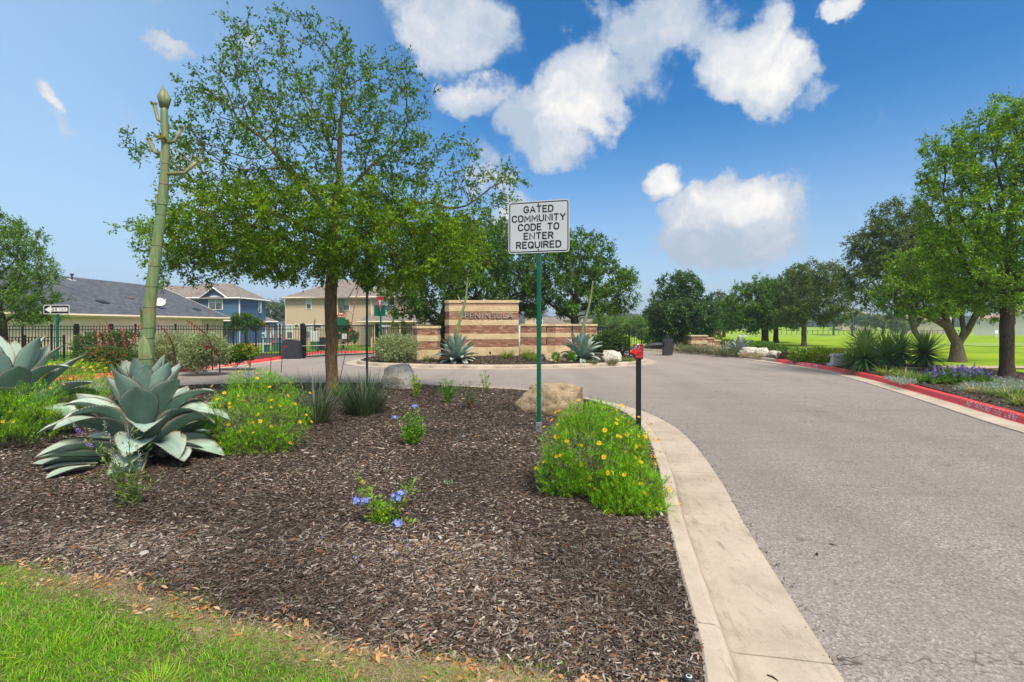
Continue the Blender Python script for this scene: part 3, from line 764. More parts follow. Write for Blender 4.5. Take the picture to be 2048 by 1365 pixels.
# ------------------------------------------------------------------ leaf and blade meshes
def unit(a): return a / (np.linalg.norm(a, axis=1)[:, None] + 1e-9)
def leaf_arrays(P, D, N, L, Wd, fold=.18):
    n = len(P); D = unit(D); Sd = unit(np.cross(D, N)); N = np.cross(Sd, D)
    L = np.broadcast_to(L, (n,))[:, None]; Wd = np.broadcast_to(Wd, (n,))[:, None]
    mid = P + D * L * .48
    V = np.stack([P, mid + Sd * Wd * .5 + N * fold * Wd, P + D * L, mid - Sd * Wd * .5 + N * fold * Wd], 1).reshape(-1, 3)
    b = np.arange(n)[:, None] * 4
    Fc = np.concatenate([b + [0, 1, 2], b + [0, 2, 3]], 1).reshape(-1, 3)
    return V, Fc
def blade_arrays(P, D, L, Wd, droop, seg=3, side=None):
    """bent ribbons tapering to a point"""
    n = len(P); D = unit(D); Sd = unit(np.cross(D, np.array([0, 0, 1.0]) + rng.normal(0, .15, (n, 3)))) if side is None else side
    L = np.broadcast_to(L, (n,)); Wd = np.broadcast_to(Wd, (n,)); droop = np.broadcast_to(droop, (n,))
    H_ = D.copy(); H_[:, 2] = 0; H_ = unit(H_)
    rows = []
    for k in range(seg):
        t = k / seg; w_ = Wd * (1 - .75 * t) * .5
        c = P + D * (L * t)[:, None] + H_ * (droop * L * t * t * .35)[:, None]; c[:, 2] -= droop * L * t * t * .75
        rows += [c - Sd * w_[:, None], c + Sd * w_[:, None]]
    c = P + D * L[:, None] + H_ * (droop * L * .35)[:, None]; c[:, 2] -= droop * L * .75
    V = np.stack(rows + [c], 1).reshape(-1, 3); m = 2 * seg + 1; b = np.arange(n)[:, None] * m; Fs = []
    for k in range(seg - 1):
        q = 2 * k; Fs += [b + [q, q + 1, q + 3], b + [q, q + 3, q + 2]]
    q = 2 * (seg - 1); Fs.append(b + [q, q + 1, q + 2])
    return V, np.concatenate(Fs, 1).reshape(-1, 3), m
def palette(n, cols, wts=None, var=.22):
    cols = np.array(cols, float); i = rng.choice(len(cols), n, p=wts); c = cols[i]
    return np.clip(c * rng.uniform(1 - var, 1 + var, (n, 1)) * rng.uniform(.93, 1.07, (n, 3)), 0, 1)
def randdir(n):
    v = rng.normal(0, 1, (n, 3)); return unit(v)

# ------------------------------------------------------------------ mulch chips
def scatter_poly(n, poly, x0, x1, y0, y1, excl=None):
    X = rng.uniform(x0, x1, n); Y = rng.uniform(y0, y1, n); k = inpoly(X, Y, poly)
    if excl is not None: k &= ~inpoly(X, Y, excl)
    return X[k], Y[k]
CHIPC = [(.046, .032, .023), (.10, .072, .053), (.18, .138, .106), (.30, .245, .20), (.48, .42, .36), (.23, .11, .05)]
CHIPW = [.19, .25, .25, .175, .08, .055]
bedin = main_in
Xs, Ys, Ls_ = [], [], []
for n_, y0, y1, lo, hi in ((105000, 1.7, 3.6, .006, .034), (90000, 3.4, 6.0, .008, .042), (62000, 5.8, 9.5, .02, .055), (34000, 9.2, 13.6, .03, .075)):
    xr = -(y1 * 1.06 + .3)
    X, Y = scatter_poly(n_, bedin, xr, 2.2, y0, y1, lawn_poly - np.array([0, .03]))
    k = X > -Y * 1.06 - .2; X, Y = X[k], Y[k]
    Xs.append(X); Ys.append(Y); Ls_.append(rng.uniform(lo, hi, len(X)) * rng.choice([1, 1, 1.5], len(X)))
X = np.concatenate(Xs); Y = np.concatenate(Ys); L = np.concatenate(Ls_)
# z of the bed sheet at each chip, from a coarse table
gx = np.arange(-13, 3, .2); gy = np.arange(1, 14.4, .2); GX, GY = np.meshgrid(gx, gy); GZ = zmain(GX.ravel(), GY.ravel()).reshape(GX.shape)
def bedz(X, Y):
    fx = np.clip((X - gx[0]) / .2, 0, len(gx) - 1.01); fy = np.clip((Y - gy[0]) / .2, 0, len(gy) - 1.01)
    i = fx.astype(int); j = fy.astype(int); a = fx - i; b = fy - j
    return (GZ[j, i] * (1 - a) * (1 - b) + GZ[j, i + 1] * a * (1 - b) + GZ[j + 1, i] * (1 - a) * b + GZ[j + 1, i + 1] * a * b)
def bz(x, y): return float(bedz(np.array([x]), np.array([y]))[0])
n = len(X); th = rng.normal(.5, 1.0, n)
D = np.c_[np.cos(th), np.sin(th), rng.normal(0, .22, n)]; N = np.c_[rng.normal(0, .35, n), rng.normal(0, .35, n), np.ones(n)]
D = unit(D); Sd = unit(np.cross(D, N)); N = np.cross(Sd, D); Wd = L * rng.uniform(.10, .34, n)
P = np.c_[X, Y, bedz(X, Y) + rng.uniform(.001, .013, n)]
farc = Y > 3.9; patch = np.array([mnoise.noise(Vector((x * .9, y * .9, 9))) for x, y in zip(X, Y)]); cc = palette(n, CHIPC, CHIPW) * (1 - .35 * np.clip(patch * 2.4, -1, 1))[:, None]
Vf, Ff = leaf_arrays(P[farc] - D[farc] * (L[farc] / 2)[:, None], D[farc], N[farc], L[farc], Wd[farc] * 1.15, .25)
o = link('mulch', mesh_np('mulch', Vf, Ff, [M['chip']], np.repeat(cc[farc], 4, 0))); tagit(o, 'dark shredded mulch on the farther half of the planting bed', 'mulch', kind='stuff')
X, Y, L, D, N, Sd, Wd, P, cc = [q_[~farc] for q_ in (X, Y, L, D, N, Sd, Wd, P, cc)]; n = len(X)
a = P - D * (L / 2)[:, None]; b = P + D * (L / 2)[:, None]; s_ = Sd * (Wd / 2)[:, None]; h_ = N * (Wd * .3)[:, None]
V = np.stack([a - s_, a + h_, a + s_, b - s_, b + h_, b + s_], 1).reshape(-1, 3); q = np.arange(n)[:, None] * 6
Fc = np.concatenate([q + [0, 1, 4, 3], q + [1, 2, 5, 4]], 1).reshape(-1, 4)
c = cc
o = link('mulch', mesh_np('mulch', V, Fc, [M['chip']], np.repeat(c, 6, 0)))
tagit(o, 'dark shredded bark mulch on the near half of the planting bed', 'mulch', kind='stuff')
# chips on the entrance island and along the golf course bed
def far_chips(poly, n, x0, x1, y0, y1, zf, label):
    X, Y = scatter_poly(n, poly, x0, x1, y0, y1); n = len(X); th = rng.uniform(0, 6.3, n)
    V, Fc = leaf_arrays(np.c_[X, Y, zf(X, Y) + .012], np.c_[np.cos(th), np.sin(th), rng.normal(0, .3, n)], np.c_[rng.normal(0, .4, (n, 2)), np.ones(n)], rng.uniform(.05, .13, n), rng.uniform(.02, .05, n))
    o = link('mulch', mesh_np('mulch', V, Fc, [M['chip']], np.repeat(palette(n, CHIPC, [.3, .3, .2, .1, .04, .06]), 4, 0)))
    tagit(o, label, 'mulch', kind='stuff')
far_chips(round_in, 15000, -7.3, 6.5, 19.3, 27, zround, 'dark bark mulch on the entrance island round the brick walls')
far_chips(bedpoly, 9000, 7.5, 17, 6, 25, lambda X, Y: terr(X, Y) + .02, 'dark bark mulch behind the red kerb by the golf course')

# ------------------------------------------------------------------ lawn at the bottom left
def grass_patch(n, x0, x1, y0, y1, poly, hmin, hmax, wmin, wmax, cols, wts, seg=3):
    X, Y = scatter_poly(n, poly, x0, x1, y0, y1)
    dens = np.array([mnoise.noise(Vector((x * 2.2, y * 2.2, 5))) for x, y in zip(X, Y)])
    edge = np.interp(X, lawn_poly[:11, 0], lawn_poly[:11, 1]) - Y
    k = (rng.uniform(-.55, .42, len(X)) < dens + .30 * ss(0, .6, edge) - .02); X, Y, dens, edge = X[k], Y[k], dens[k], edge[k]
    n = len(X); th = rng.uniform(0, 2 * np.pi, n)
    lean = rng.uniform(.15, 1.1, n)
    D = np.c_[np.cos(th) * lean, np.sin(th) * lean, np.ones(n)]
    L = rng.uniform(hmin, hmax, n) * (1 + .6 * np.clip(dens, -.5, 1)) * (.5 + .5 * ss(0, .4, edge))
    V, Fc, m = blade_arrays(np.c_[X, Y, bedz(X, Y) + .012], D, L, rng.uniform(wmin, wmax, n), rng.uniform(.1, .9, n), seg)
    return V, Fc, np.repeat(palette(n, cols, wts), m, 0)
GC = [(.13, .36, .012), (.20, .48, .016), (.33, .58, .02), (.42, .52, .10), (.50, .40, .20)]
V, Fc, c = grass_patch(150000, -4.2, .7, 1.55, 3.5, lawn_poly, .026, .068, .0026, .0050, GC, [.32, .34, .2, .07, .07], 2)
V2 = [V]; F2 = [Fc]; C2 = [c]; nb = len(V)
for (tx, ty, r_) in ((-1.55, 2.15, .12), (-1.05, 1.95, .13), (-2.2, 2.35, .12), (.1, 1.98, .07)):
    n = 210; th = rng.uniform(0, 6.283, n); rr = r_ * np.sqrt(rng.uniform(0, 1, n))
    X = tx + np.cos(th) * rr; Y = ty + np.sin(th) * rr; la = rng.uniform(.3, 1.5, n)
    V, Fc, m = blade_arrays(np.c_[X, Y, bedz(X, Y) + .01], np.c_[np.cos(th) * la - .2, np.sin(th) * la, np.ones(n)], rng.uniform(.05, .14, n), rng.uniform(.0025, .0045, n), rng.uniform(.4, 1.1, n), 3)
    V2.append(V); F2.append(Fc + nb); C2.append(np.repeat(palette(n, [(.30, .56, .02), (.44, .62, .03), (.18, .44, .014)], [.4, .35, .25]), m, 0)); nb += len(V)
# stray sprouts at the margin of the mulch
n = 5000; X = rng.uniform(-3.3, .4, n); Y = np.interp(X, lawn_poly[:11, 0], lawn_poly[:11, 1]) + np.abs(rng.normal(0, .13, n)) - .08
k = np.array([mnoise.noise(Vector((x * 2.5, y * 2.5, 15))) for x, y in zip(X, Y)]) > .02; X, Y = X[k], Y[k]; n = len(X)
V, Fc, m = blade_arrays(np.c_[X, Y, bedz(X, Y)], np.c_[rng.normal(0, .6, (n, 2)), np.ones(n)], rng.uniform(.02, .06, n), rng.uniform(.002, .004, n), rng.uniform(.2, .8, n), 3)
V2.append(V); F2.append(Fc + nb); C2.append(np.repeat(palette(n, GC, [.2, .3, .3, .1, .1]), m, 0))
o = link('grass', mesh_np('grass', np.concatenate(V2), np.concatenate(F2), [M['leaf']], np.concatenate(C2)))
tagit(o, 'bright green unmown lawn at the edge of the mulch', 'grass', kind='stuff')
# dry leaves lying along the lawn edge
n = 1500; X = np.clip(rng.beta(1.5, .9, n) * 4.4 - 3.6, -3.6, .65); Y = np.interp(X, lawn_poly[:12, 0], lawn_poly[:12, 1]) + rng.normal(-.02, .075, n) + .10 * np.array([mnoise.noise(Vector((x * 2.3, 0, 4))) for x in X])
kk_ = np.array([mnoise.noise(Vector((x * 3.1, y * 3.1, 44))) for x, y in zip(X, Y)]) > rng.uniform(-.5, .35, n) - .1 * ss(-1, .6, X); X, Y = X[kk_], Y[kk_]
X2 = rng.uniform(-5, 1, 170); Y2 = rng.uniform(2.2, 8, 170); kk_ = inpoly(X2, Y2, bedin); X = np.r_[X, X2[kk_]]; Y = np.r_[Y, Y2[kk_]]; n = len(X)
th = rng.uniform(0, 6.28, n)
V, Fc = leaf_arrays(np.c_[X, Y, bedz(X, Y) + .018], np.c_[np.cos(th), np.sin(th), rng.normal(0, .35, n)], np.c_[rng.normal(0, .5, (n, 2)), np.ones(n)], rng.uniform(.022, .06, n), rng.uniform(.009, .02, n), .3)
o = link('leaf_litter', mesh_np('leaf_litter', V, Fc, [M['petal']], np.repeat(palette(n, [(.55, .27, .10), (.62, .40, .20), (.40, .19, .08), (.66, .50, .33)], [.3, .35, .2, .15]), 4, 0)))
tagit(o, 'dry orange and tan leaves lying along the lawn edge', 'leaves', kind='stuff')
# thatch stems
n = 9000; X, Y = scatter_poly(n, lawn_poly, -4, .7, 1.6, 3.4); X3 = np.clip(rng.beta(1.8, 1, 12000) * 4.3 - 3.6, -3.6, .65); X = np.r_[X, X3]; Y = np.r_[Y, np.interp(X3, lawn_poly[:12, 0], lawn_poly[:12, 1]) + rng.normal(-.05, .06, 12000) + .08 * np.array([mnoise.noise(Vector((x * 2.3, 0, 4))) for x in X3])]; n = len(X); th = rng.uniform(0, 6.28, n)
V, Fc, m = blade_arrays(np.c_[X, Y, bedz(X, Y) + .014], np.c_[np.cos(th), np.sin(th), rng.uniform(.02, .3, n)], rng.uniform(.03, .09, n), .0022, .05, 2)
o = link('dry_grass', mesh_np('dry_grass', V, Fc, [M['petal']], np.repeat(palette(n, [(.46, .36, .20), (.34, .24, .13), (.55, .46, .30)]), m, 0)))
tagit(o, 'straw coloured dead stems among the lawn grass', 'grass', kind='stuff')
# grit and leaves where the gutter meets the asphalt
t_ = rng.uniform(0, 1, 700); ii = (t_ * (len(main_out) * .36)).astype(int) + 6; pp = main_out[ii] + rng.normal(0, .025, (700, 2)) + offset(main_out, -.02)[ii] - main_out[ii]
n = 700; th = rng.uniform(0, 6.28, n)
V, Fc = leaf_arrays(np.c_[pp, np.full(n, -.122)], np.c_[np.cos(th), np.sin(th), rng.normal(0, .3, n)], np.c_[rng.normal(0, .5, (n, 2)), np.ones(n)], rng.uniform(.008, .03, n), rng.uniform(.004, .012, n))
o = link('gutter_debris', mesh_np('gutter_debris', V, Fc, [M['petal']], np.repeat(palette(n, [(.03, .025, .02), (.05, .04, .03), (.55, .33, .10)], [.5, .42, .08]), 4, 0)))
tagit(o, 'grit and leaf fragments caught along the gutter edge', 'debris', kind='stuff')

# ------------------------------------------------------------------ trees
def grow(trunks, A, dk, step, maxit=90, jit=.12, grav=0.0):
    pos = []; par = []
    for pts, at in trunks:
        prev = at
        for p in pts: pos.append(np.array(p, float)); par.append(prev); prev = len(pos) - 1
    pos = list(pos); A = np.array(A); nd = np.full(len(A), 1e9); idx = np.zeros(len(A), int)
    nt = len(pos)
    first = 0; kids = {}
    start = 0
    for it in range(maxit):
        newp = np.array(pos[start:]); 
        d = np.linalg.norm(A[:, None, :] - newp[None], axis=2)
        if it == 0:
            bad = np.array([trunk_flag[i] for i in range(nt)]); d[:, bad] = 1e9
        j = d.argmin(1); dd = d[np.arange(len(A)), j]; k = dd < nd
        nd[k] = dd[k]; idx[k] = j[k] + start
        keep = nd > dk; A, nd, idx = A[keep], nd[keep], idx[keep]
        if len(A) == 0: break
        PP = np.array(pos); dirs = unit(A - PP[idx]); acc = np.zeros((len(pos), 3)); np.add.at(acc, idx, dirs)
        act = np.unique(idx); start = len(pos)
        for a_ in act:
            v = acc[a_]; ln = np.linalg.norm(v)
            if ln < 1e-3 or kids.get(a_, 0) >= 4: continue
            v = v / ln + rng.normal(0, jit, 3); v[2] += grav
            if par[a_] >= 0:
                pv = PP[a_] - PP[par[a_]]; v += .35 * pv / (np.linalg.norm(pv) + 1e-9)
            v /= np.linalg.norm(v); pos.append(PP[a_] + v * step); par.append(a_); kids[a_] = kids.get(a_, 0) + 1
        if start == len(pos): break
    return np.array(pos), np.array(par), nt
trunk_flag = []
def radii(pos, par, r0, tip=.004, e=2.35):
    n = len(pos); w_ = np.zeros(n); kid = np.zeros(n, int)
    for i in range(n - 1, -1, -1):
        if kid[i] == 0: w_[i] = tip ** e
        if par[i] >= 0: w_[par[i]] += w_[i]; kid[par[i]] += 1
    r = w_ ** (1 / e); s = (r - tip) / max(r.max() - tip, 1e-6)
    return tip + s ** 1.0 * (r0 - tip), kid
def branch_mesh(pos, par, r, rmin=0.0, flare=1.25):
    n = len(pos); ch = [[] for _ in range(n)]
    for i in range(n):
        if par[i] >= 0: ch[par[i]].append(i)
    mb = MB(); stack = [i for i in range(n) if par[i] < 0]; first = True
    while stack:
        i = stack.pop(); chain = [i]; 
        while ch[chain[-1]]:
            ks = sorted(ch[chain[-1]], key=lambda q: -r[q]); chain.append(ks[0])
            stack += [q for q in ks[1:] if r[q] > rmin]
            if r[ks[0]] <= rmin: break
        pts = [pos[c] for c in chain]; rr = [r[c] for c in chain]
        if par[i] >= 0: pts = [pos[par[i]]] + pts; rr = [min(r[par[i]], r[i] * 1.15)] + rr
        if len(pts) < 2: continue
        sides = 10 if rr[0] > .07 else (6 if rr[0] > .025 else (4 if rr[0] > .010 else 3))
        if first and flare: rr[0] *= flare * 1.25; rr[1] *= flare * .95; first = False
        # small bends keep limbs from reading as straight pipes
        mb.tube(pts, rr, sides, cap=False)
    return mb
def crown_points(lobes, n):
    """lobes: (x,y,z,rx,ry,rz,weight)"""
    vol = np.array([l[3] * l[4] * l[5] * l[6] for l in lobes]); vol /= vol.sum(); out = []
    for l, f in zip(lobes, vol):
        m = max(3, int(n * f)); d = randdir(m) * (rng.uniform(0.12, 1, m) ** (1 / 2.6))[:, None]
        out.append(np.array(l[:3]) + d * np.array(l[3:6]))
    return np.concatenate(out)
def tree(name, label, px, Y, basey=None, lobes=(), trunk_h=1.6, r0=.14, limbs=None, nattr=900, dk=.28, step=.24, leaf=(.05, .026), nleaf=40000,
         cols=None, wts=None, twig=.32, group=None, bark='barkdark', leafthr=.02, depth=1.0, cat='tree', lean=(0, 0), rmin=.004, droop=-.12, mat='leaf', z0=None, clump=.5, jit=.12, lowbias=None, young=None):
    """lobes in photo pixels around the trunk foot: (px, py, rx, ry[, dy]); turned into metres at the tree's own distance"""
    x0 = X_at(px, Y); zb = tz(x0, Y) if z0 is None else z0
    k = Y / F; LB = []
    for l in lobes:
        rx, rz = l[2] * k, l[3] * k; ry = max(rx, rz) * depth if max(rx, rz) < 2.5 * k * 1000 / 1000 else min(rx, rz * 1.3) * depth
        ry = (rx + rz) * .5 * depth
        LB.append((X_at(l[0], Y) - x0, (l[4] if len(l) > 4 else 0), Z_at(l[1], Y) - zb, rx, ry, rz, l[5] if len(l) > 5 else 1.0))
    A = crown_points(LB, nattr)
    A = A[A[:, 2] > .25]
    global trunk_flag
    if limbs is None:
        nt = max(3, int(trunk_h / .25)); pts = [(lean[0] * (t / nt) ** 1.5 + rng.normal(0, .012), lean[1] * (t / nt), -.15 + (trunk_h + .15) * t / nt) for t in range(nt + 1)]
        topz = max(l[2] + l[5] * .1 for l in LB); cz = pts[-1]
        trunks = [(pts, -1)]; trunk_flag = [True] * (len(pts) - 1) + [False]
    else:
        trunks = limbs; trunk_flag = [q[2] < trunk_h for pts, at in limbs for q in pts]
    pos, par, nt = grow(trunks, A, dk, step, jit=jit)
    r, kid = radii(pos, par, r0)
    root = thing(name, label, cat, (x0, Y, zb), 0, group)
    branch_mesh(pos, par, r, rmin).build('trunk', M[bark], root)
    cand = np.where((r < leafthr) & (np.arange(len(pos)) >= nt))[0]
    pdir = unit(pos[cand] - pos[np.maximum(par[cand], 0)])
    per = 8; ntw = max(1, int(nleaf / per)); ci = rng.integers(0, len(cand), ntw)
    # clumping: some parts of the crown carry more leaves than others
    cn = np.array([mnoise.noise(Vector(pos[c]) * (1.0 / max(dk * 2.2, .2))) for c in cand]); keepw = np.clip(1 + clump * cn * 2.2, .12, None) * (1 if lowbias is None else np.interp(pos[cand][:, 2], *lowbias)); ci = rng.choice(len(cand), ntw, p=keepw / keepw.sum())
    tw = unit(pdir[ci] * .7 + randdir(ntw) * .85 + np.array([0, 0, droop])); p0 = pos[cand[ci]] + randdir(ntw) * .02
    tl = rng.uniform(.4, 1, ntw) * twig
    sfrac = rng.uniform(.1, 1, (ntw, per)); P = (p0[:, None, :] + tw[:, None, :] * (sfrac * tl[:, None])[:, :, None]).reshape(-1, 3)
    Dd = unit(np.repeat(tw, per, 0) * .8 + randdir(ntw * per) * .8); Nn = np.array([0, 0, 1.0]) + rng.normal(0, .55, (ntw * per, 3))
    n = len(P); L = leaf[0] * rng.uniform(.7, 1.25, n)
    V, Fc = leaf_arrays(P, Dd, Nn, L, L * leaf[1] / leaf[0] * rng.uniform(.85, 1.15, n))
    tone = np.repeat(np.clip(1 + cn[ci] * .45 + rng.normal(0, .13, ntw), .55, 1.6), per)
    c = palette(n, cols, wts, .18) * tone[:, None]
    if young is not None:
        # fresh yellow green growth low down, its sunlit brightness put into the leaf colour
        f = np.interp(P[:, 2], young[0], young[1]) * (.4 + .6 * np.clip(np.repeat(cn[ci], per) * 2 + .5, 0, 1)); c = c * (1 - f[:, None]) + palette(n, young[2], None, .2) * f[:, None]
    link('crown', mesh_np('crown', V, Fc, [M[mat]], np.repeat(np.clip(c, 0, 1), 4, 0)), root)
    return root, pos, r, cand
ELM = [(.07, .19, .010), (.13, .31, .012), (.24, .43, .015), (.40, .54, .02)]
OAK = [(.045, .12, .018), (.085, .20, .022), (.15, .30, .03), (.24, .40, .035)]
OAKB = [(.045, .115, .045), (.08, .18, .06), (.13, .26, .08), (.18, .31, .10)]
YEL = [(.09, .21, .014), (.15, .32, .02), (.26, .43, .025), (.38, .52, .03)]
OLV = [(.08, .125, .04), (.13, .19, .055), (.18, .25, .07), (.22, .29, .08)]
def line(a, b, n): return [tuple(np.array(a) + (np.array(b) - np.array(a)) * i / n) for i in range(1, n + 1)]
# the elm in the middle of the mulched bed
tp = [(0, 0, -.15), (0, 0, .1), (-.01, 0, .4), (-.03, 0, .8), (-.01, 0, 1.2), (-.04, .02, 1.6), (-.05, .02, 2.0), (-.04, .03, 2.4)]
up = line((-.04, .03, 2.4), (.05, .1, 3.4), 5) + line((.05, .1, 3.4), (.02, .05, 4.2), 4)
l1 = line((.02, .05, 4.2), (.12, .05, 4.8), 3) + line((.12, .05, 4.8), (.1, .2, 6.1), 6)
n0 = len(tp) + len(up)
limbs = [(tp + up, -1), (l1, n0 - 1), (line((.02, .05, 4.2), (.8, .3, 5.2), 5), n0 - 1), (line((.02, .05, 3.9), (-1.2, -.2, 5.3), 7), n0 - 2),
         (line((.05, .1, 3.4), (-1.9, .3, 4.3), 8), n0 - 5), (line((.05, .1, 3.2), (2.0, -.2, 4.2), 8), n0 - 6), (line((0, .1, 2.9), (-1.0, -.9, 3.5), 5), n0 - 8)]
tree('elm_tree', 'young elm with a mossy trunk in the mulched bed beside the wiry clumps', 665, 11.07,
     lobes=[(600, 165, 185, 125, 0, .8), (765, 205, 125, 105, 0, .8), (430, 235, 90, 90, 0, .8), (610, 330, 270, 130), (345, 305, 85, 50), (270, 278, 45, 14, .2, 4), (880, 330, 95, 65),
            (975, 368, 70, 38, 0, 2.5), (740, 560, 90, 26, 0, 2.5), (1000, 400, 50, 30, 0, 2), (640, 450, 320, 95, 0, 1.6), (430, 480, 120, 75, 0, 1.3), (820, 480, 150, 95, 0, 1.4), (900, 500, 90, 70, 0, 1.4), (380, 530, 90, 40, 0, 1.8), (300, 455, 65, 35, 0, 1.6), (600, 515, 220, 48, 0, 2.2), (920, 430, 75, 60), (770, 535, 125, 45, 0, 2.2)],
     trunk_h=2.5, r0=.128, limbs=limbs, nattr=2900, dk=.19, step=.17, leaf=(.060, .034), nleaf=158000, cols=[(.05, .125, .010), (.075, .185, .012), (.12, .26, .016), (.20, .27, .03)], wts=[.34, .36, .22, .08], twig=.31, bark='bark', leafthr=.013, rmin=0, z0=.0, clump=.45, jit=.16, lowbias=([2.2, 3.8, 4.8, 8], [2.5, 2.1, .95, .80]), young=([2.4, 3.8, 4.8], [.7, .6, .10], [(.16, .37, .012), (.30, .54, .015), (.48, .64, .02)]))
# the rest of the trees, each with its own crown outline
T = tree
T('oak_tree', 'dense dark oak behind the lettered wall with its trunk beside the low brick pier', 885, 25.5,
  lobes=[(850, 570, 80, 80), (900, 520, 110, 80), (960, 500, 90, 70), (830, 640, 50, 35), (930, 590, 110, 70), (800, 600, 40, 45)],
  trunk_h=1.9, r0=.19, nattr=900, dk=.42, step=.36, leaf=(.12, .06), nleaf=50000, cols=OAK, wts=[.35, .38, .2, .07], twig=.5, leafthr=.035)
T('oak_tree', 'tall dark oak rising behind the lettered wall and the gated community sign', 985, 29.0,
  lobes=[(990, 500, 85, 65), (1020, 560, 85, 70), (960, 580, 80, 60), (1040, 480, 40, 30), (1000, 610, 90, 40)],
  trunk_h=2.2, r0=.19, nattr=800, dk=.45, step=.38, leaf=(.13, .065), nleaf=40000, cols=OAKB, wts=[.4, .35, .2, .05], twig=.5, leafthr=.035)
T('oak_tree', 'spreading oak above the low curved brick piers near the leaning agave stalk', 1152, 27.0,
  lobes=[(1150, 520, 75, 60), (1195, 570, 85, 50), (1110, 560, 80, 60), (1225, 600, 55, 33), (1150, 600, 100, 40), (1170, 475, 35, 25), (1075, 600, 40, 35)],
  trunk_h=1.5, r0=.2, nattr=900, dk=.42, step=.36, leaf=(.12, .06), nleaf=50000, cols=OAK, wts=[.26, .38, .26, .10], twig=.5, leafthr=.035)
T('oak_tree', 'round dense oak standing alone behind the small brick pier across the road', 1367, 33.0,
  lobes=[(1362, 620, 72, 50), (1362, 575, 45, 36), (1325, 645, 42, 32), (1402, 640, 42, 36), (1365, 655, 70, 22)],
  trunk_h=1.6, r0=.17, nattr=800, dk=.42, step=.36, leaf=(.14, .075), nleaf=42000, cols=OAKB, wts=[.28, .38, .26, .08], twig=.45, leafthr=.04)
T('oak_tree', 'oak with the thickest trunk in the fairway row, next to the golfer', 1530, 41.0,
  lobes=[(1500, 610, 55, 40), (1535, 600, 60, 48), (1480, 635, 45, 26), (1520, 640, 70, 26), (1515, 580, 30, 25)],
  trunk_h=1.3, r0=.27, nattr=700, dk=.5, step=.44, leaf=(.17, .075), nleaf=30000, cols=OAK, wts=[.25, .4, .25, .1], twig=.6, leafthr=.05)
T('oak_tree', 'slim trunked oak between two other oaks on the fairway edge', 1552, 43.0,
  lobes=[(1580, 590, 55, 48), (1560, 620, 60, 40), (1600, 565, 35, 30)],
  trunk_h=1.4, r0=.2, nattr=600, dk=.5, step=.44, leaf=(.17, .075), nleaf=26000, cols=OAKB, wts=[.35, .38, .2, .07], twig=.6, leafthr=.05)
T('oak_tree', 'oak with a pale bare trunk on the grass behind the red and yellow flowers', 1608, 36.0,
  lobes=[(1625, 590, 70, 50), (1645, 555, 50, 35), (1590, 625, 50, 28), (1655, 625, 50, 28), (1610, 560, 40, 35)],
  trunk_h=1.5, r0=.17, nattr=800, dk=.45, step=.4, leaf=(.14, .06), nleaf=36000, cols=OLV, wts=[.3, .4, .2, .1], twig=.55, leafthr=.045, bark='barkgrey')
T('small_tree', 'small leaning tree hidden behind the dark round oak at its right', 1415, 47.0, lobes=[(1425, 660, 28, 20), (1405, 665, 20, 14)], trunk_h=1.0, r0=.12, nattr=200, dk=.5, step=.4,
  leaf=(.16, .08), nleaf=7000, cols=OAK, wts=[.3, .4, .2, .1], twig=.5, leafthr=.05)
T('distant_tree', 'hazy grey green tree far behind the gap between the round oak and the fairway row', 1448, 95.0, lobes=[(1448, 625, 26, 40), (1430, 645, 22, 20), (1465, 640, 24, 22)],
  trunk_h=1.5, r0=.3, nattr=260, dk=1.1, step=.9, leaf=(.4, .2), nleaf=7000, cols=[(.10, .14, .09), (.13, .18, .11)], twig=1.1, leafthr=.12)
T('elm_tree', 'olive green elm leaning left on the grass behind the spiky yuccas', 1852, 29.0,
  lobes=[(1770, 500, 70, 60), (1800, 440, 60, 40), (1740, 560, 60, 45), (1820, 520, 75, 75), (1850, 600, 75, 45), (1720, 500, 28, 18), (1760, 610, 40, 22)],
  trunk_h=1.2, r0=.15, nattr=1300, dk=.36, step=.32, leaf=(.13, .055), nleaf=66000, cols=OLV, wts=[.35, .4, .18, .07], twig=.5, leafthr=.03, lean=(-.7, 0), bark='barkgrey', clump=.4)
k = 21.5 / F
mt = [([(0, 0, -.15), (0, 0, .25), (-.02, 0, .55), (-.05, 0, .8)], -1)]
mt += [(line((-.05, 0, .8), (-.42, 0, 1.5), 3) + line((-.42, 0, 1.5), (-.55, .1, 2.6), 4), 3), (line((-.42, 0, 1.5), (-1.3, .2, 2.05), 3) + line((-1.3, .2, 2.05), (-2.4, .3, 2.5), 4), 6)]
mt += [(line((-.0, 0, .7), (.45, .05, 1.25), 3) + line((.45, .05, 1.25), (.9, -.1, 2.4), 5), 2), (line((.3, 0, 1.0), (.35, .3, 2.5), 5), 2), (line((-.2, 0, 1.1), (.1, .3, 2.3), 5), 4)]
T('live_oak_tree', 'bright green oak forking low into several grey trunks behind the purple flowers', 1915, 21.0,
  lobes=[(1800, 590, 55, 38), (1860, 540, 80, 60), (1900, 600, 95, 40), (1850, 610, 70, 30), (1950, 560, 90, 75), (1830, 570, 45, 40), (1990, 610, 60, 30), (1920, 490, 70, 60)],
  trunk_h=1.3, r0=.235, limbs=mt, nattr=1300, dk=.32, step=.28, leaf=(.088, .046), nleaf=62000, cols=YEL, wts=[.22, .34, .3, .14], twig=.4, leafthr=.03, bark='barkgrey', clump=.5)
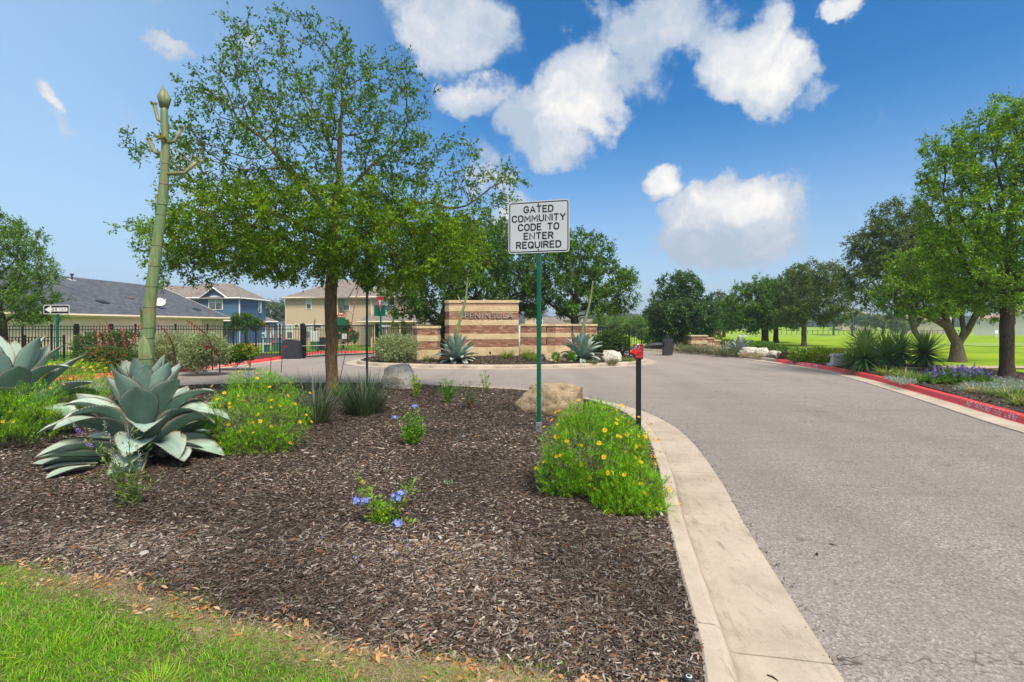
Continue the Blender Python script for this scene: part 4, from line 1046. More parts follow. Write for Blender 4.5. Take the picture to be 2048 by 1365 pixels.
T('elm_tree', 'tall leafy elm rising from the planting strip at the right with a straight dark trunk', 2014, 14.9,
  lobes=[(2010, 300, 110, 90), (1920, 350, 75, 65), (1960, 450, 110, 90), (2080, 400, 120, 150), (1895, 290, 50, 30, 0, 1.5), (1850, 395, 30, 18, 0, 3), (2000, 560, 120, 60), (1900, 500, 50, 60), (2090, 560, 100, 50), (1990, 230, 45, 35), (2110, 270, 90, 80)],
  trunk_h=2.3, r0=.17, nattr=2000, dk=.27, step=.23, leaf=(.068, .038), nleaf=120000, cols=YEL, wts=[.32, .34, .24, .10], twig=.33, leafthr=.02, bark='barkdark', clump=.5)
T('elm_tree', 'leafy elm at the left margin leaning over the black fence behind the one way sign', 5, 21.5,
  lobes=[(20, 520, 80, 60), (-50, 500, 110, 90), (60, 590, 66, 45, 0, 1.5), (0, 610, 100, 42, 0, 1.8), (90, 555, 38, 34), (-60, 590, 90, 60), (15, 465, 45, 30), (70, 625, 60, 25, 0, 2)],
  trunk_h=1.6, r0=.16, nattr=1100, dk=.32, step=.28, leaf=(.085, .045), nleaf=56000, cols=[(.08, .18, .02), (.12, .25, .025), (.18, .34, .03), (.26, .40, .05)], wts=[.3, .4, .2, .1], twig=.42, leafthr=.026)
T('small_tree', 'small dark spreading tree in front of the blue house behind the fence', 492, 34.0, lobes=[(490, 640, 28, 11), (505, 650, 22, 8), (475, 650, 20, 8), (488, 655, 30, 8)], trunk_h=.9, r0=.07, nattr=220, dk=.3, step=.25,
  leaf=(.12, .06), nleaf=8000, cols=OAK, wts=[.35, .4, .2, .05], twig=.35, leafthr=.03, z0=-.3)
T('feathery_tree', 'feathery grey green tree showing between the blue and the beige house', 552, 92.0, lobes=[(552, 628, 24, 26), (535, 645, 18, 12), (562, 655, 18, 18), (545, 665, 22, 16)], trunk_h=1.5, r0=.25, nattr=300, dk=.8, step=.7,
  leaf=(.36, .13), nleaf=9000, cols=[(.10, .15, .06), (.14, .2, .08), (.19, .26, .09)], twig=1.0, leafthr=.1)
T('small_tree', 'leafy tree beside the street name post in front of the beige house', 686, 50.0, lobes=[(684, 655, 16, 20), (692, 672, 22, 14), (680, 640, 10, 10)], trunk_h=.8, r0=.08, nattr=200, dk=.35, step=.3,
  leaf=(.16, .08), nleaf=8000, cols=[(.06, .14, .02), (.10, .22, .02), (.17, .30, .03)], twig=.4, leafthr=.04)
# golf course trees further off
for (px, Y, lob, lab, cols) in [
    (1667, 175, [(1667, 640, 22, 10), (1660, 646, 14, 7)], 'rounded dark tree before the tan house far across the fairway', OAKB),
    (1705, 150, [(1705, 640, 32, 14), (1690, 646, 20, 9), (1722, 645, 20, 9)], 'wide low tree beyond the fairway left of the yuccas', OAKB),
    (1765, 120, [(1768, 645, 34, 16), (1790, 650, 22, 10)], 'grey green tree beyond the fairway right behind the yuccas', OLV),
    (1806, 130, [(1806, 652, 22, 10), (1798, 648, 12, 9)], 'compact dark bushy tree far behind the yucca tops', OAK)]:
    T('distant_tree', lab, px, Y, lobes=lob, trunk_h=1.2, r0=.3, nattr=160, dk=1.2, step=1.0, leaf=(.5, .25), nleaf=5500, cols=cols, twig=1.2, leafthr=.12, group='trees beyond the fairway')

# ------------------------------------------------------------------ shrubs
def blob_points(lobes, n, inner=.35):
    vol = np.array([(l[3] * l[4] * l[5]) ** .75 for l in lobes]); vol /= vol.sum(); out = []; nr = []
    for l, f in zip(lobes, vol):
        m = max(4, int(n * f)); d = randdir(m); q = rng.uniform(inner, 1, m) ** .6
        lump = 1 + .16 * np.array([mnoise.noise(Vector(v) * 2.6 + Vector((l[0] * 3, l[1], l[2]))) for v in d]) * 2
        out.append(np.array(l[:3]) + d * (q * lump)[:, None] * np.array(l[3:6])); nr.append(d)
    return np.concatenate(out), np.concatenate(nr)
def shrub(name, label, px, Y, lobes, nleaf, leaf, cols, wts=None, cat='shrub', group=None, per=6, twig=.10, mat='leaf', z0=None, depth=1.0, stems=9, up=.3, fold=.18, spread=.8, inner=.35, stemr=.008, zcut=.0, loc=None):
    x0 = X_at(px, Y) if loc is None else loc[0]
    if loc is not None: Y = loc[1]
    zb = (tz(x0, Y) if z0 is None else z0); k = Y / F
    LB = [(X_at(l[0], Y) - x0, (l[4] if len(l) > 4 else 0), Z_at(l[1], Y) - zb, l[2] * k, (l[2] * .6 + l[3] * .4) * k * depth, l[3] * k) for l in lobes]
    root = thing(name, label, cat, (x0, Y, zb), 0, group)
    nt = nleaf // per; P0, Nr = blob_points(LB, nt, inner); P0[:, 2] = np.abs(P0[:, 2] - zcut) + zcut; nt = len(P0)
    tw = unit(Nr + randdir(nt) * .5 + np.array([0, 0, up])); s = rng.uniform(0, 1, (nt, per)); tl = twig * rng.uniform(.6, 1.2, nt)
    P = (P0[:, None] + tw[:, None] * (s * tl[:, None])[:, :, None]).reshape(-1, 3)
    Dd = unit(np.repeat(tw, per, 0) + randdir(nt * per) * spread); L = leaf[0] * rng.uniform(.65, 1.25, len(P))
    V, Fc = leaf_arrays(P, Dd, np.array([0, 0, 1.0]) + rng.normal(0, .6, (len(P), 3)), L, L * leaf[1] / leaf[0], fold)
    tone = np.repeat(np.clip(1 + rng.normal(0, .17, nt), .5, 1.6), per)
    link('foliage', mesh_np('foliage', V, Fc, [M[mat]], np.repeat(palette(len(P), cols, wts, .15) * tone[:, None], 4, 0)), root)
    if stems:
        mb = MB()
        for i in range(stems):
            q = P0[rng.integers(len(P0))] * .8; b = q * .12; b[2] = -.03
            m_ = (q + b) / 2 + rng.normal(0, .03, 3); mb.tube([b, m_, q], [stemr, stemr * .8, stemr * .4], 4, cap=False)
        mb.build('stems', M['barkgrey'], root)
    return root, P0, Nr, LB
# coreopsis: thread leaves and daisy flowers
def petal_mesh(name, r, np_=8, cup=.25, cols=((.90, .50, .01), (.95, .62, .02)), disc=(.35, .14, .01)):
    V = []; Fs = []; C = []
    for i in range(np_):
        a = 2 * math.pi * i / np_; da = math.pi / np_ * .85; c = cols[i % len(cols)]; b = len(V)
        V += [(0, 0, 0), (r * .6 * math.cos(a - da), r * .6 * math.sin(a - da), r * cup * .6), (r * math.cos(a - da * .4), r * math.sin(a - da * .4), r * cup),
              (r * math.cos(a + da * .4), r * math.sin(a + da * .4), r * cup), (r * .6 * math.cos(a + da), r * .6 * math.sin(a + da), r * cup * .6)]
        Fs += [(b, b + 1, b + 2), (b, b + 2, b + 3), (b, b + 3, b + 4)]; C += [c] * 5
    b = len(V); V += [(0, 0, r * .22)] + [(r * .28 * math.cos(k * 1.047), r * .28 * math.sin(k * 1.047), r * .10) for k in range(6)]
    Fs += [(b, b + 1 + k, b + 1 + (k + 1) % 6) for k in range(6)]; C += [disc] * 7
    return mesh_np(name, V, Fs, [M['petal']], C)
coreo = [petal_mesh('flower', .021), petal_mesh('flower', .018, 8, .6, ((.85, .42, .01), (.9, .5, .02))), petal_mesh('flower', .022, 8, .1)]
def coreopsis(label, px, Y, lobes, n, nfl, group='yellow flowering mounds', z0=0.0, frange=1.0, fpos=None, size=1.0, stray=0):
    k = Y / F; x0 = X_at(px, Y); root = thing('flowering_mound', label, 'flowers', (x0, Y, z0), 0, group)
    LB = [(X_at(l[0], Y) - x0, (l[4] if len(l) > 4 else 0), Z_at(l[1], Y) - z0, l[2] * k, (l[2] * .6 + l[3] * .4) * k, l[3] * k) for l in lobes]
    ns = n // 13; P1, N1 = blob_points(LB, ns, .62); P1[:, 2] = np.abs(P1[:, 2]); ns = len(P1)
    ax = unit(N1 * .8 + np.array([0, 0, .8]) + randdir(ns) * .35); sl = rng.uniform(.04, .10, ns) * size; tn = np.clip(1 + rng.normal(0, .28, ns), .4, 1.7)
    s = rng.uniform(0, 1, (ns, 13)); P0 = (P1[:, None] + ax[:, None] * (s * sl[:, None])[:, :, None]).reshape(-1, 3); nn = len(P0); Nr = np.repeat(N1, 13, 0)
    D = unit(np.repeat(ax, 13, 0) * .9 + randdir(nn) * .8)
    V, Fc, m = blade_arrays(P0, D, rng.uniform(.022, .046, nn) * size, rng.uniform(.0028, .0048, nn) * max(1, size), rng.uniform(-.1, .4, nn), 2)
    patchy = np.array([mnoise.noise(Vector(p) * 5) for p in P1]); c = palette(nn, [(.14, .37, .012), (.27, .58, .02), (.46, .72, .03), (.09, .26, .01)], [.30, .36, .25, .09]) * np.repeat((1 + .4 * patchy) * tn * (.75 + .35 * s.mean(1)), 13)[:, None]
    link('foliage', mesh_np('foliage', V, Fc, [M['leaf']], np.repeat(c, m, 0)), root)
    mb = MB()
    for i in range(30):
        q = P0[rng.integers(nn)] * .85; b = q * .2; b[2] = -.02; mb.tube([b, (q + b) / 2 + rng.normal(0, .02, 3), q], [.005, .004, .002], 3, cap=False)
    mb.build('stems', M['barkgrey'], root)
    st = MB(); front = np.where((Nr[:, 1] < .45) & (Nr[:, 2] > -.25))[0]
    for i in range(nfl):
        j = rng.choice(front); b = P0[j]; q = b + Nr[j] * rng.uniform(.02, .07) * size + np.array([0, 0, rng.uniform(.0, .05)])
        st.tube([b, (b + q) / 2 + rng.normal(0, .006, 3), q], [.0016, .0014, .0012], 3, cap=False, col=(.2, .4, .03))
        d = Vector(Nr[j] * .8 + np.array([0, -.35, .6]) + rng.normal(0, .25, 3)).normalized()
        o = link('flower', coreo[i % 3], root, q, d.to_track_quat('Z', 'Y').to_euler(), rng.uniform(.8, 1.2) * size)
    sideb = np.where(Nr[:, 0] > .35)[0]
    for i in range(stray):
        j = rng.choice(sideb); b = P0[j]; q = b + unit((Nr[j] + np.array([.7, -.1, .35]) + rng.normal(0, .3, 3))[None])[0] * rng.uniform(.12, .24)
        st.tube([b, (b + q) / 2 + rng.normal(0, .015, 3), q], [.0014, .0012, .001], 3, cap=False, col=(.25, .35, .05))
        if i % 2: o = link('flower', coreo[1], root, q, Vector(rng.normal(0, .5, 3) + np.array([0, -.3, .8])).to_track_quat('Z', 'Y').to_euler(), rng.uniform(.6, 1.0))
        else: st.tube([q, q + np.array([0, 0, .008])], [.005, .003], 5, col=(.16, .10, .02))
    me = st.mesh('flower_stalks', M['leaf']); link('flower_stalks', me, root)['kind'] = 'stuff'
    return root
coreopsis('big feathery green mound with yellow flowers spilling over the kerb below the sign post', 1195, 4.6,
          [(1192, 915, 98, 78, .05), (1248, 968, 58, 58, -.32), (1125, 955, 48, 42, 0), (1192, 852, 62, 34, .2), (1225, 985, 50, 40, -.35), (1245, 900, 50, 45, .1)], 66000, 70, stray=34)
coreopsis('feathery green mound dotted with yellow flowers between the big agave and the elm trunk', 505, 6.25,
          [(500, 835, 85, 55), (450, 850, 55, 45, .1), (560, 850, 55, 45), (500, 795, 75, 35, .3), (520, 885, 70, 28, -.1), (470, 770, 55, 18, .5)], 44000, 44)
coreopsis('green mound with sparse yellow flowers at the left margin below the small agave', 35, 6.3,
          [(30, 830, 75, 40), (-30, 840, 70, 45), (80, 850, 45, 28), (40, 800, 50, 25, .2)], 28000, 18)
coreopsis('green mound with a few yellow flowers just left of the big agave', 125, 7.6,
          [(120, 800, 60, 38), (160, 790, 50, 35), (90, 770, 50, 30, .3), (130, 830, 50, 18)], 22000, 14)
coreopsis('yellow flowering mound behind the agaves, in front of the black fence', 130, 9.6,
          [(120, 742, 75, 18), (170, 752, 60, 20), (60, 745, 60, 18), (150, 775, 80, 25)], 26000, 120, size=1.1)

# ------------------------------------------------------------------ agaves
def agave_leaf(L, Wd, el0, curl, thick=.028, tipc=1.0, seg=11, cols=((.30, .41, .36), (.23, .34, .29)), fold=.55, wob=0.0, teeth=True):
    """leaf along +X from the heart, rising at el0 and bending down by curl radians"""
    V = []; C = []; ts = np.linspace(0, 1, seg); x = z = 0.0; e = el0; px = []; 
    for i, t in enumerate(ts):
        px.append((x, z, e)); e = el0 - curl * (t ** 1.7); x += math.cos(e) * L / (seg - 1); z += math.sin(e) * L / (seg - 1)
    us = [-1, -.86, -.45, 0, .45, .86, 1]; m = len(us)
    for i, t in enumerate(ts):
        cx, cz, e = px[i]; 
        w_ = Wd * .5 * (np.interp(t, [0, .12, .35, .58, .74, .86, .95, 1], [.50, .48, .82, 1.0, .90, .62, .24, .012]))
        f = fold * (1 - .5 * t) ; tx, tzz = -math.sin(e), math.cos(e); th = thick * (1 - t) ** .8 + .003
        for u in us:
            up = f * w_ * (u * u) + wob * w_ * math.sin(t * 13 + u * 3) * abs(u)
            V.append((cx + tx * up, u * w_ * (1 - .18 * f * u * u), cz + tzz * up)); a = abs(u)
            c = np.array(cols[0]) * (1 - t * .05)
            if a > .97 or t > .93: c = np.array((.24, .15, .09)) if teeth else c * 1.1
            elif a > .8: c = np.array((.46, .54, .43))
            C.append(c)
        for u in us[1:-1]:
            up = f * w_ * (u * u) - th * (1 - u * u)
            V.append((cx + tx * up, u * w_ * (1 - .18 * f * u * u), cz + tzz * up)); C.append(np.array(cols[1]))
    row = m + m - 2; Fs = []
    for i in range(seg - 1):
        a, b = i * row, (i + 1) * row
        for j in range(m - 1): Fs.append((a + j, a + j + 1, b + j + 1, b + j))
        lo = [0] + [m + q for q in range(m - 2)] + [m - 1]
        for j in range(m - 1): Fs.append((a + lo[j + 1], a + lo[j], b + lo[j], b + lo[j + 1]))
    V = [tuple(v) for v in V]
    if teeth:
        for side, jj in ((-1, 0), (1, m - 1)):
            for i in range(2, seg - 1):
                for s in (0, .33, .66):
                    p = Vector(V[i * row + jj]); q = Vector(V[(i + 1) * row + jj]); a = p.lerp(q, s); b = p.lerp(q, s + .16)
                    o = Vector((0, side, 0)) * .013 * (L if L < 1 else 1) + (q - p).normalized() * .004
                    n_ = len(V); V += [tuple(a), tuple(b), tuple((a + b) / 2 + o)]; C += [np.array((.22, .09, .06))] * 3; Fs.append((n_, n_ + 1, n_ + 2, n_ + 2))
    me = bpy.data.meshes.new('leaf'); me.from_pydata(V, [], [f if f[2] != f[3] else f[:3] for f in Fs])
    a = me.color_attributes.new('Col', 'FLOAT_COLOR', 'POINT'); a.data.foreach_set('color', [x_ for c in C for x_ in (*c, 1.0)])
    me.materials.append(M['agave']); me.polygons.foreach_set('use_smooth', [True] * len(me.polygons)); me.update()
    return me
def agave(name, label, X, Y, z, nl, L, Wd, hero=False, group=None, seed=1, inner_up=1.45, low=.05, cols=None, tilt=.0):
    r = np.random.default_rng(seed); root = thing(name, label, 'agave', (X, Y, z), 0, group)
    cols = cols or ((.33, .45, .385), (.17, .28, .235)); pool = []
    if not hero:
        for q in range(8): t = q / 7; pool.append(agave_leaf(L * (1 - .25 * abs(t - .4)), Wd, inner_up - t * (inner_up - low), .1 + 1.25 * t * (1 if q % 2 else .55), seg=8, cols=cols))
    for i in range(nl):
        t = (i + .5) / nl; az = i * 2.39996 + r.normal(0, .12) + seed
        if hero:
            reflex = r.choice([.2, .7, 1.4, 2.3], p=[.2, .27, .30, .23]) if t > .38 else r.uniform(.05, .35)
            el = inner_up - (t ** 1.5) * (inner_up - low) + r.normal(0, .06); c0 = np.array(cols[0]) * r.uniform(.74, 1.16); c1 = np.array(cols[1]) * r.uniform(.72, 1.12)
            me = agave_leaf(L * (.86 + .20 * t if t < .8 else .90) * r.uniform(.93, 1.07), Wd * (.72 + .34 * min(1, t * 1.5)) * r.uniform(.9, 1.1), el, reflex, seg=12, cols=(c0, c1), fold=r.uniform(.45, .8), wob=r.uniform(-.05, .05))
            rad = .05 + .10 * t
        else: me = pool[min(7, int(t * 8))]; rad = (.04 + .07 * t) * L; el = 0
        o = link('leaf', me, root, (math.cos(az) * rad, math.sin(az) * rad, .05 + (.44 if hero else .22) * (1 - t) * L), (r.normal(0, .10), 0 if hero else r.normal(0, .08), az))
    return root
def stalk(root_label, X, Y, z, pts, r0, r1, nb, tufts, name='agave_flower_stalk', seed=3, big=True):
    """pts in metres relative to the foot"""
    r = np.random.default_rng(seed); root = thing(name, root_label, 'flower stalk', (X, Y, z))
    P = catmull([(p[0], p[2]) for p in pts], .12); n = len(P); rr = np.linspace(r0, r1, n) * (1 + .05 * np.sin(np.arange(n) * 1.9))
    P3 = [(a, np.interp(b, [pts[0][2], pts[-1][2]], [pts[0][1], pts[-1][1]]), b) for a, b in P]
    mb = MB(); mb.tube(P3, list(rr), 14, col=(.16, .26, .11)); C = []
    me = mb.mesh('stem', M['stalk'])
    link('stem', me, root)
    def at(t): i = min(n - 1, int(t * (n - 1))); return np.array(P3[i]), rr[i]
    tt = [(i + .3 + r.uniform(-.25, .25)) / nb * .93 for i in range(nb)]
    for i in range(nb):
        t = tt[i]; p, q = at(t); az = i * 2.5 + r.normal(0, .3); h = q * (3.7 if t < .5 else 3.2); b = MB(); V = []; Fs = []; C_ = []
        for k in range(6):
            s = k / 5; w_ = q * 1.05 * (1 - s) ** .6 * (1.2 if t < .4 else .9); out = q * (1.03 + .10 * math.sin(s * 3.14) + .05 * s)
            for u in (-1, -.4, .4, 1):
                a = az + u * w_ / q * .85; V.append((math.cos(a) * out, math.sin(a) * out, s * h)); 
                C_.append(np.array((.25, .38, .17)) * (1 - .25 * s) + np.array((.16, .05, .02)) * (s ** 3 + (abs(u) > .9) * .6))
        for k in range(5):
            for j in range(3): a = k * 4 + j; Fs.append((a, a + 1, a + 5, a + 4))
        m2 = mesh_np('bract', V, Fs, [M['stalk']], C_, True); link('bract', m2, root, p)
    for i in range(nb):
        t = max(0, tt[i] - .004); p, q = at(t); ring = MB(); ring.tube([p + np.array([0, 0, -.006]), p + np.array([0, 0, .006])], [q * 1.03, q * 1.03], 14, col=(.05, .10, .06)); link('node_ring', ring.mesh('node_ring', M['stalk']), root)
    for (t, az, ln, rise, ts) in tufts:
        p, q = at(t); b = MB(); d = np.array([math.cos(az), math.sin(az), 0]); e = p + d * ln + np.array([0, 0, rise]); mid = p + d * ln * .62 + np.array([0, 0, rise * .18])
        b.tube([p, mid, e], [q * .62, q * .42, q * .55], 8, col=(.27, .27, .12))
        rt = link('flower_branch', b.mesh('flower_branch', M['stalk']), root)
        m_ = 60; dd = randdir(m_); dd[:, 2] = np.abs(dd[:, 2]); V, Fc, mm = blade_arrays(e + dd * .01, dd, ts * rng.uniform(.6, 1.1, m_), ts * .3, .1, 2)
        link('bud_cluster', mesh_np('bud_cluster', V, Fc, [M['petal']], np.repeat(palette(m_, [(.42, .40, .05), (.60, .46, .04), (.30, .33, .06)]), mm, 0)), rt)
    return root, P3
AX, AY = X_at(292, 5.9), 5.9
agave('agave', 'huge grey green agave with a tall flower stalk on the mulch', AX, AY, bz(AX, AY), 50, .89, .36, hero=True, seed=4, inner_up=1.5, low=.08)
hero_agave = [o for o in bpy.data.objects if o.name == 'agave'][0]
for az, L_, rad_, zz_, W_, cu in ((-2.55, .50, .42, .05, .26, .25), (-2.85, .52, .40, .09, .24, .4), (-2.2, .45, .46, .04, .24, .2), (-1.95, .42, .55, .05, .22, .5), (-2.7, .42, .60, .03, .20, .1), (-1.15, .50, .40, .10, .30, 1.2), (-.55, .48, .42, .10, .30, 1.4)):
    me = agave_leaf(L_, W_, .12 if cu < 1 else .4, cu, seg=10, cols=((.36, .45, .37), (.20, .26, .20)), fold=.35); link('leaf', me, hero_agave, (math.cos(az) * rad_, math.sin(az) * rad_, zz_), (rng.normal(0, .2), 0, az + rng.normal(0, .1)))
AX2, AY2 = X_at(22, 7.0), 7.0
agave('agave', 'grey green agave cut off by the left margin, without a stalk', AX2, AY2, bz(AX2, AY2) + .12, 30, 1.0, .36, hero=True, seed=9, inner_up=1.35, low=.25)
kk = AY / F
def rel(px, py, Y, X0, z0): return (X_at(px, Y) - X0, 0, Z_at(py, Y) - z0)
hp = [rel(*q, AY, AX, 0) for q in ((292, 800), (293, 720), (301, 600), (313, 500), (325, 400), (331, 310), (329, 250), (328, 205))]
hs, P3 = stalk('tall green bracted flower stalk rising from the huge agave', AX, AY, 0, hp, .078, .036, 14,
      [(.955, math.pi * .98, .13, .22, .05), (.89, 0.1, .18, .19, .05), (.865, -1.5, .07, .03, .065), (.83, 2.75, .30, .20, .045), (.76, .15, .36, .17, .04), (.68, 2.9, .07, .09, .045), (.93, 1.9, .08, .12, .04)], seed=5)
tipb = MB(); tp_ = np.array(P3[-1])
for k in range(7):
    a = k * 2.2; s = np.array([math.cos(a), math.sin(a), 0]); tipb.tube([tp_ - [0, 0, .06], tp_ + s * .035 + [0, 0, .05], tp_ + s * .012 + [0, 0, .16 + .02 * (k % 3)]], [.046, .040, .002], 6, col=(.22, .27, .15))
link('tip_bud', tipb.mesh('tip_bud', M['stalk']), hs)
def small_agave(px, Y, sc, seed, label, pxs, slabel, tufts):
    X = X_at(px, Y); z = float(zround(np.array([X]), np.array([Y]))[0])
    agave('agave', label, X, Y, z, 44, sc * 1.0, sc * .26, seed=seed, inner_up=1.45, low=.0)
    pts = [rel(*q, Y, X, z) for q in pxs];     stalk(slabel, X, Y, z, pts, .085, .022, 9, tufts, seed=seed)
small_agave(913, 20.6, 1.02, 2, 'grey green agave planted in front of the lettered brick wall', ((912, 700), (915, 660), (922, 635), (931, 600), (934, 570), (937, 540)),
            'pale flower stalk leaning right from the agave before the lettered wall', [(.62, 3.0, .3, .28, .05), (.66, .2, .12, .15, .04), (.82, 3.0, .12, .16, .04), (.80, .3, .14, .22, .04)])
small_agave(1164, 21.2, 1.05, 7, 'grey green agave between two pale boulders by the curved brick piers', ((1163, 700), (1165, 660), (1172, 635), (1181, 600), (1184, 575), (1186, 562)),
            'pale flower stalk leaning right above the agave between the boulders', [(.7, 3.1, .12, .3, .05), (.85, 3.1, .05, .05, .04), (.9, .2, .05, .05, .04)])
xa = X_at(1478, 26); agave('agave', 'distant blue grey agave behind the first pale boulder across the road', xa, 26, tz(xa, 26), 26, .85, .16, seed=3, inner_up=1.4, low=.35, cols=((.38, .47, .46), (.25, .33, .32)))
xa = X_at(1455, 27); agave('agave', 'second blue grey agave left of the distant pale boulders', xa, 27, tz(xa, 27), 22, .6, .13, seed=6, inner_up=1.4, low=.35, cols=((.36, .44, .44), (.25, .33, .32)))

# ------------------------------------------------------------------ yuccas and strappy clumps
yl = []
for w_, c in ((.042, (.07, .16, .05)), (.042, (.12, .24, .06)), (.038, (.20, .30, .07)), (.04, (.27, .26, .10))):
    V = []; 
    for i in range(4):
        t = i / 3; V += [(t, -w_ / 2 * (1 - t ** 2.2) * (1.0 if i else .7), .03 * t - .03 * t * t), (t, 0, -.012 * (1 - t)), (t, w_ / 2 * (1 - t ** 2.2) * (1.0 if i else .7), .03 * t - .03 * t * t)]
    Fs = []
    for i in range(3):
        for j in range(2): a = i * 3 + j; Fs.append((a, a + 1, a + 4, a + 3))
    yl.append(mesh_np('leaf', V, Fs, [M['waxleaf']], [c] * len(V)))
def yucca(label, px, py, Y, n, L, tall=0.0, seed=0, group='spiky yuccas behind the red kerb'):
    r = np.random.default_rng(seed); x0 = X_at(px, Y); zc = Z_at(py, Y); zb = tz(x0, Y); root = thing('yucca', label, 'yucca', (x0, Y, zb), 0, group)
    mb = MB(); mb.tube([(0, 0, -.1), (0, 0, max(zc - zb, .15))], [.09, .06], 7); mb.build('trunk', M['barkdark'], root)
    for i in range(n):
        t = (i + .5) / n; az = i * 2.39996 + r.normal(0, .1); el = 1.5 - 2.75 * t ** .95 + r.normal(0, .07)
        ci = 2 if t < .18 else (1 if t < .42 else (0 if t < .85 else (3 if r.random() < .6 else 0)))
        link('leaf', yl[ci], root, (math.cos(az) * .03, math.sin(az) * .03, zc - zb + .14 * (.5 - t)), (0, -el, az), (L * r.uniform(.85, 1.1), L * 1.35, L))
for a in [('yucca with upright spears in the middle front of the spiky cluster', 1728, 716, 16.7, 240, .92, 1), ('back yucca whose pale spears stand highest in the cluster', 1730, 690, 18.4, 190, .80, 2),
          ('yucca right of the front one, overlapping it in the spiky cluster', 1772, 712, 17.6, 220, .90, 3), ('yucca half hidden behind the cluster near the fairway', 1800, 702, 18.6, 200, .84, 4),
          ('yucca standing apart beside the forked oak', 1850, 706, 18.0, 220, .88, 5), ('small yucca drooping over the red kerb beside the utility box', 1700, 732, 17.9, 160, .72, 6)]:
    yucca(a[0], a[1], a[2], a[3], a[4], a[5], seed=a[6])
def clump(name, label, px, Y, n, L, Wd, rad, lean, cols, wts=None, droop=.4, z0=None, cat='grass clump', group=None, mat='waxleaf', X0=None, seg=4):
    x0 = X_at(px, Y) if X0 is None else X0; zb = tz(x0, Y) if z0 is None else z0
    root = thing(name, label, cat, (x0, Y, zb), 0, group)
    th = rng.uniform(0, 6.283, n); rr = rad * np.sqrt(rng.uniform(0, 1, n)); la = rng.uniform(.05, lean, n) 
    D = np.c_[np.cos(th) * la, np.sin(th) * la, np.ones(n)] + rng.normal(0, .1, (n, 3))
    V, Fc, m = blade_arrays(np.c_[np.cos(th) * rr, np.sin(th) * rr, np.full(n, -.02)], D, L * rng.uniform(.45, 1.08, n), Wd * rng.uniform(.7, 1.2, n), droop * rng.uniform(.2, 1.3, n), seg)
    link('blades', mesh_np('blades', V, Fc, [M[mat]], np.repeat(palette(n, cols, wts), m, 0)), root); return root
RY = [(.045, .085, .04), (.08, .13, .06), (.12, .17, .09), (.20, .17, .09)]
clump('red_yucca', 'dark wiry clump just left of the elm trunk', 632, 7.9, 300, 1.0, .014, .14, 1.0, RY, [.35, .35, .22, .08], .28, z0=bz(X_at(632, 7.9), 7.9), cat='red yucca', group='wiry red yucca clumps')
clump('red_yucca', 'dense dark wiry clump between the elm trunk and the green pole', 727, 8.75, 620, .92, .014, .24, .85, RY, [.38, .36, .2, .06], .22, z0=bz(X_at(727, 8.75), 8.75), cat='red yucca', group='wiry red yucca clumps')
def red_spike(label, path, Y, z0, nfl, frac, sz=1.0, col=(.75, .10, .08)):
    x0 = X_at(path[0][0], Y); root = thing('flower_spike', label, 'flower spike', (x0, Y, z0), 0)
    pts = [rel(*q, Y, x0, z0) for q in path]; P = catmull([(p[0], p[2]) for p in pts], .06); P3 = [(a, 0, b) for a, b in P]
    mb = MB(); mb.tube(P3, list(np.linspace(.008, .003, len(P3)) * sz), 5); mb.build('stem', M['stemred'], root)
    n = nfl * 4; t = rng.uniform(frac, 1, n); ii = (t * (len(P3) - 1)).astype(int); b = np.array(P3)[ii] + rng.normal(0, .012 * sz, (n, 3))
    V, Fc, m = blade_arrays(b, unit(randdir(n) + np.array([0, 0, .1])), rng.uniform(.018, .04, n) * sz, .009 * sz, .5, 2)
    link('blossoms', mesh_np('blossoms', V, Fc, [M['petal']], np.repeat(palette(n, [col, (.85, .22, .16), (.6, .06, .07)]), m, 0)), root)
M['stemred'] = simple('reddish_stem', (.14, .06, .045), .7)
red_spike('tall red flower spike crossing in front of the beige house', ((674, 790), (688, 720), (700, 668), (706, 630), (714, 590), (721, 562)), 7.9, 0, 34, .42, 1.0, (.9, .20, .13))
red_spike('dark stem with red blossoms bending left before the fence', ((541, 760), (542, 715), (545, 690), (545, 672), (537, 655), (524, 643)), 9.0, 0, 26, .58)
red_spike('thin branch of red blossoms beside the fence gate', ((562, 745), (566, 700), (572, 680), (562, 671), (556, 668)), 9.3, 0, 10, .8)
red_spike('red blossom spray arching over the silver bush behind the agave stalk', ((425, 740), (422, 690), (410, 668), (390, 652), (372, 641)), 13, 0, 26, .45, 2.2)
red_spike('red blossom spray leaning right beside the agave stalk', ((352, 730), (345, 690), (330, 662), (312, 647)), 12.5, 0, 16, .5, 2.1)
red_spike('short red blossom spray in front of the rose bush', ((440, 745), (436, 712), (420, 695), (395, 688)), 13, 0, 22, .45, 2.3)
for q, (px, tx, ty) in enumerate(((218, 196, 640), (232, 210, 638), (262, 285, 642), (205, 180, 655), (250, 240, 655))):
    red_spike(['thin red blossom spray leaning left before the fence posts', 'thin red blossom spray beside the thick fence post', 'thin red blossom spray bending right near the agave stalk', 'lowest thin red spray left of the thick fence post', 'middle thin red spray between the fence posts'][q],
              ((px, 745), (px, 700), ((px + tx) / 2, 665), (tx, ty)), 15, 0, 16, .45, 2.2, (.85, .14, .13))

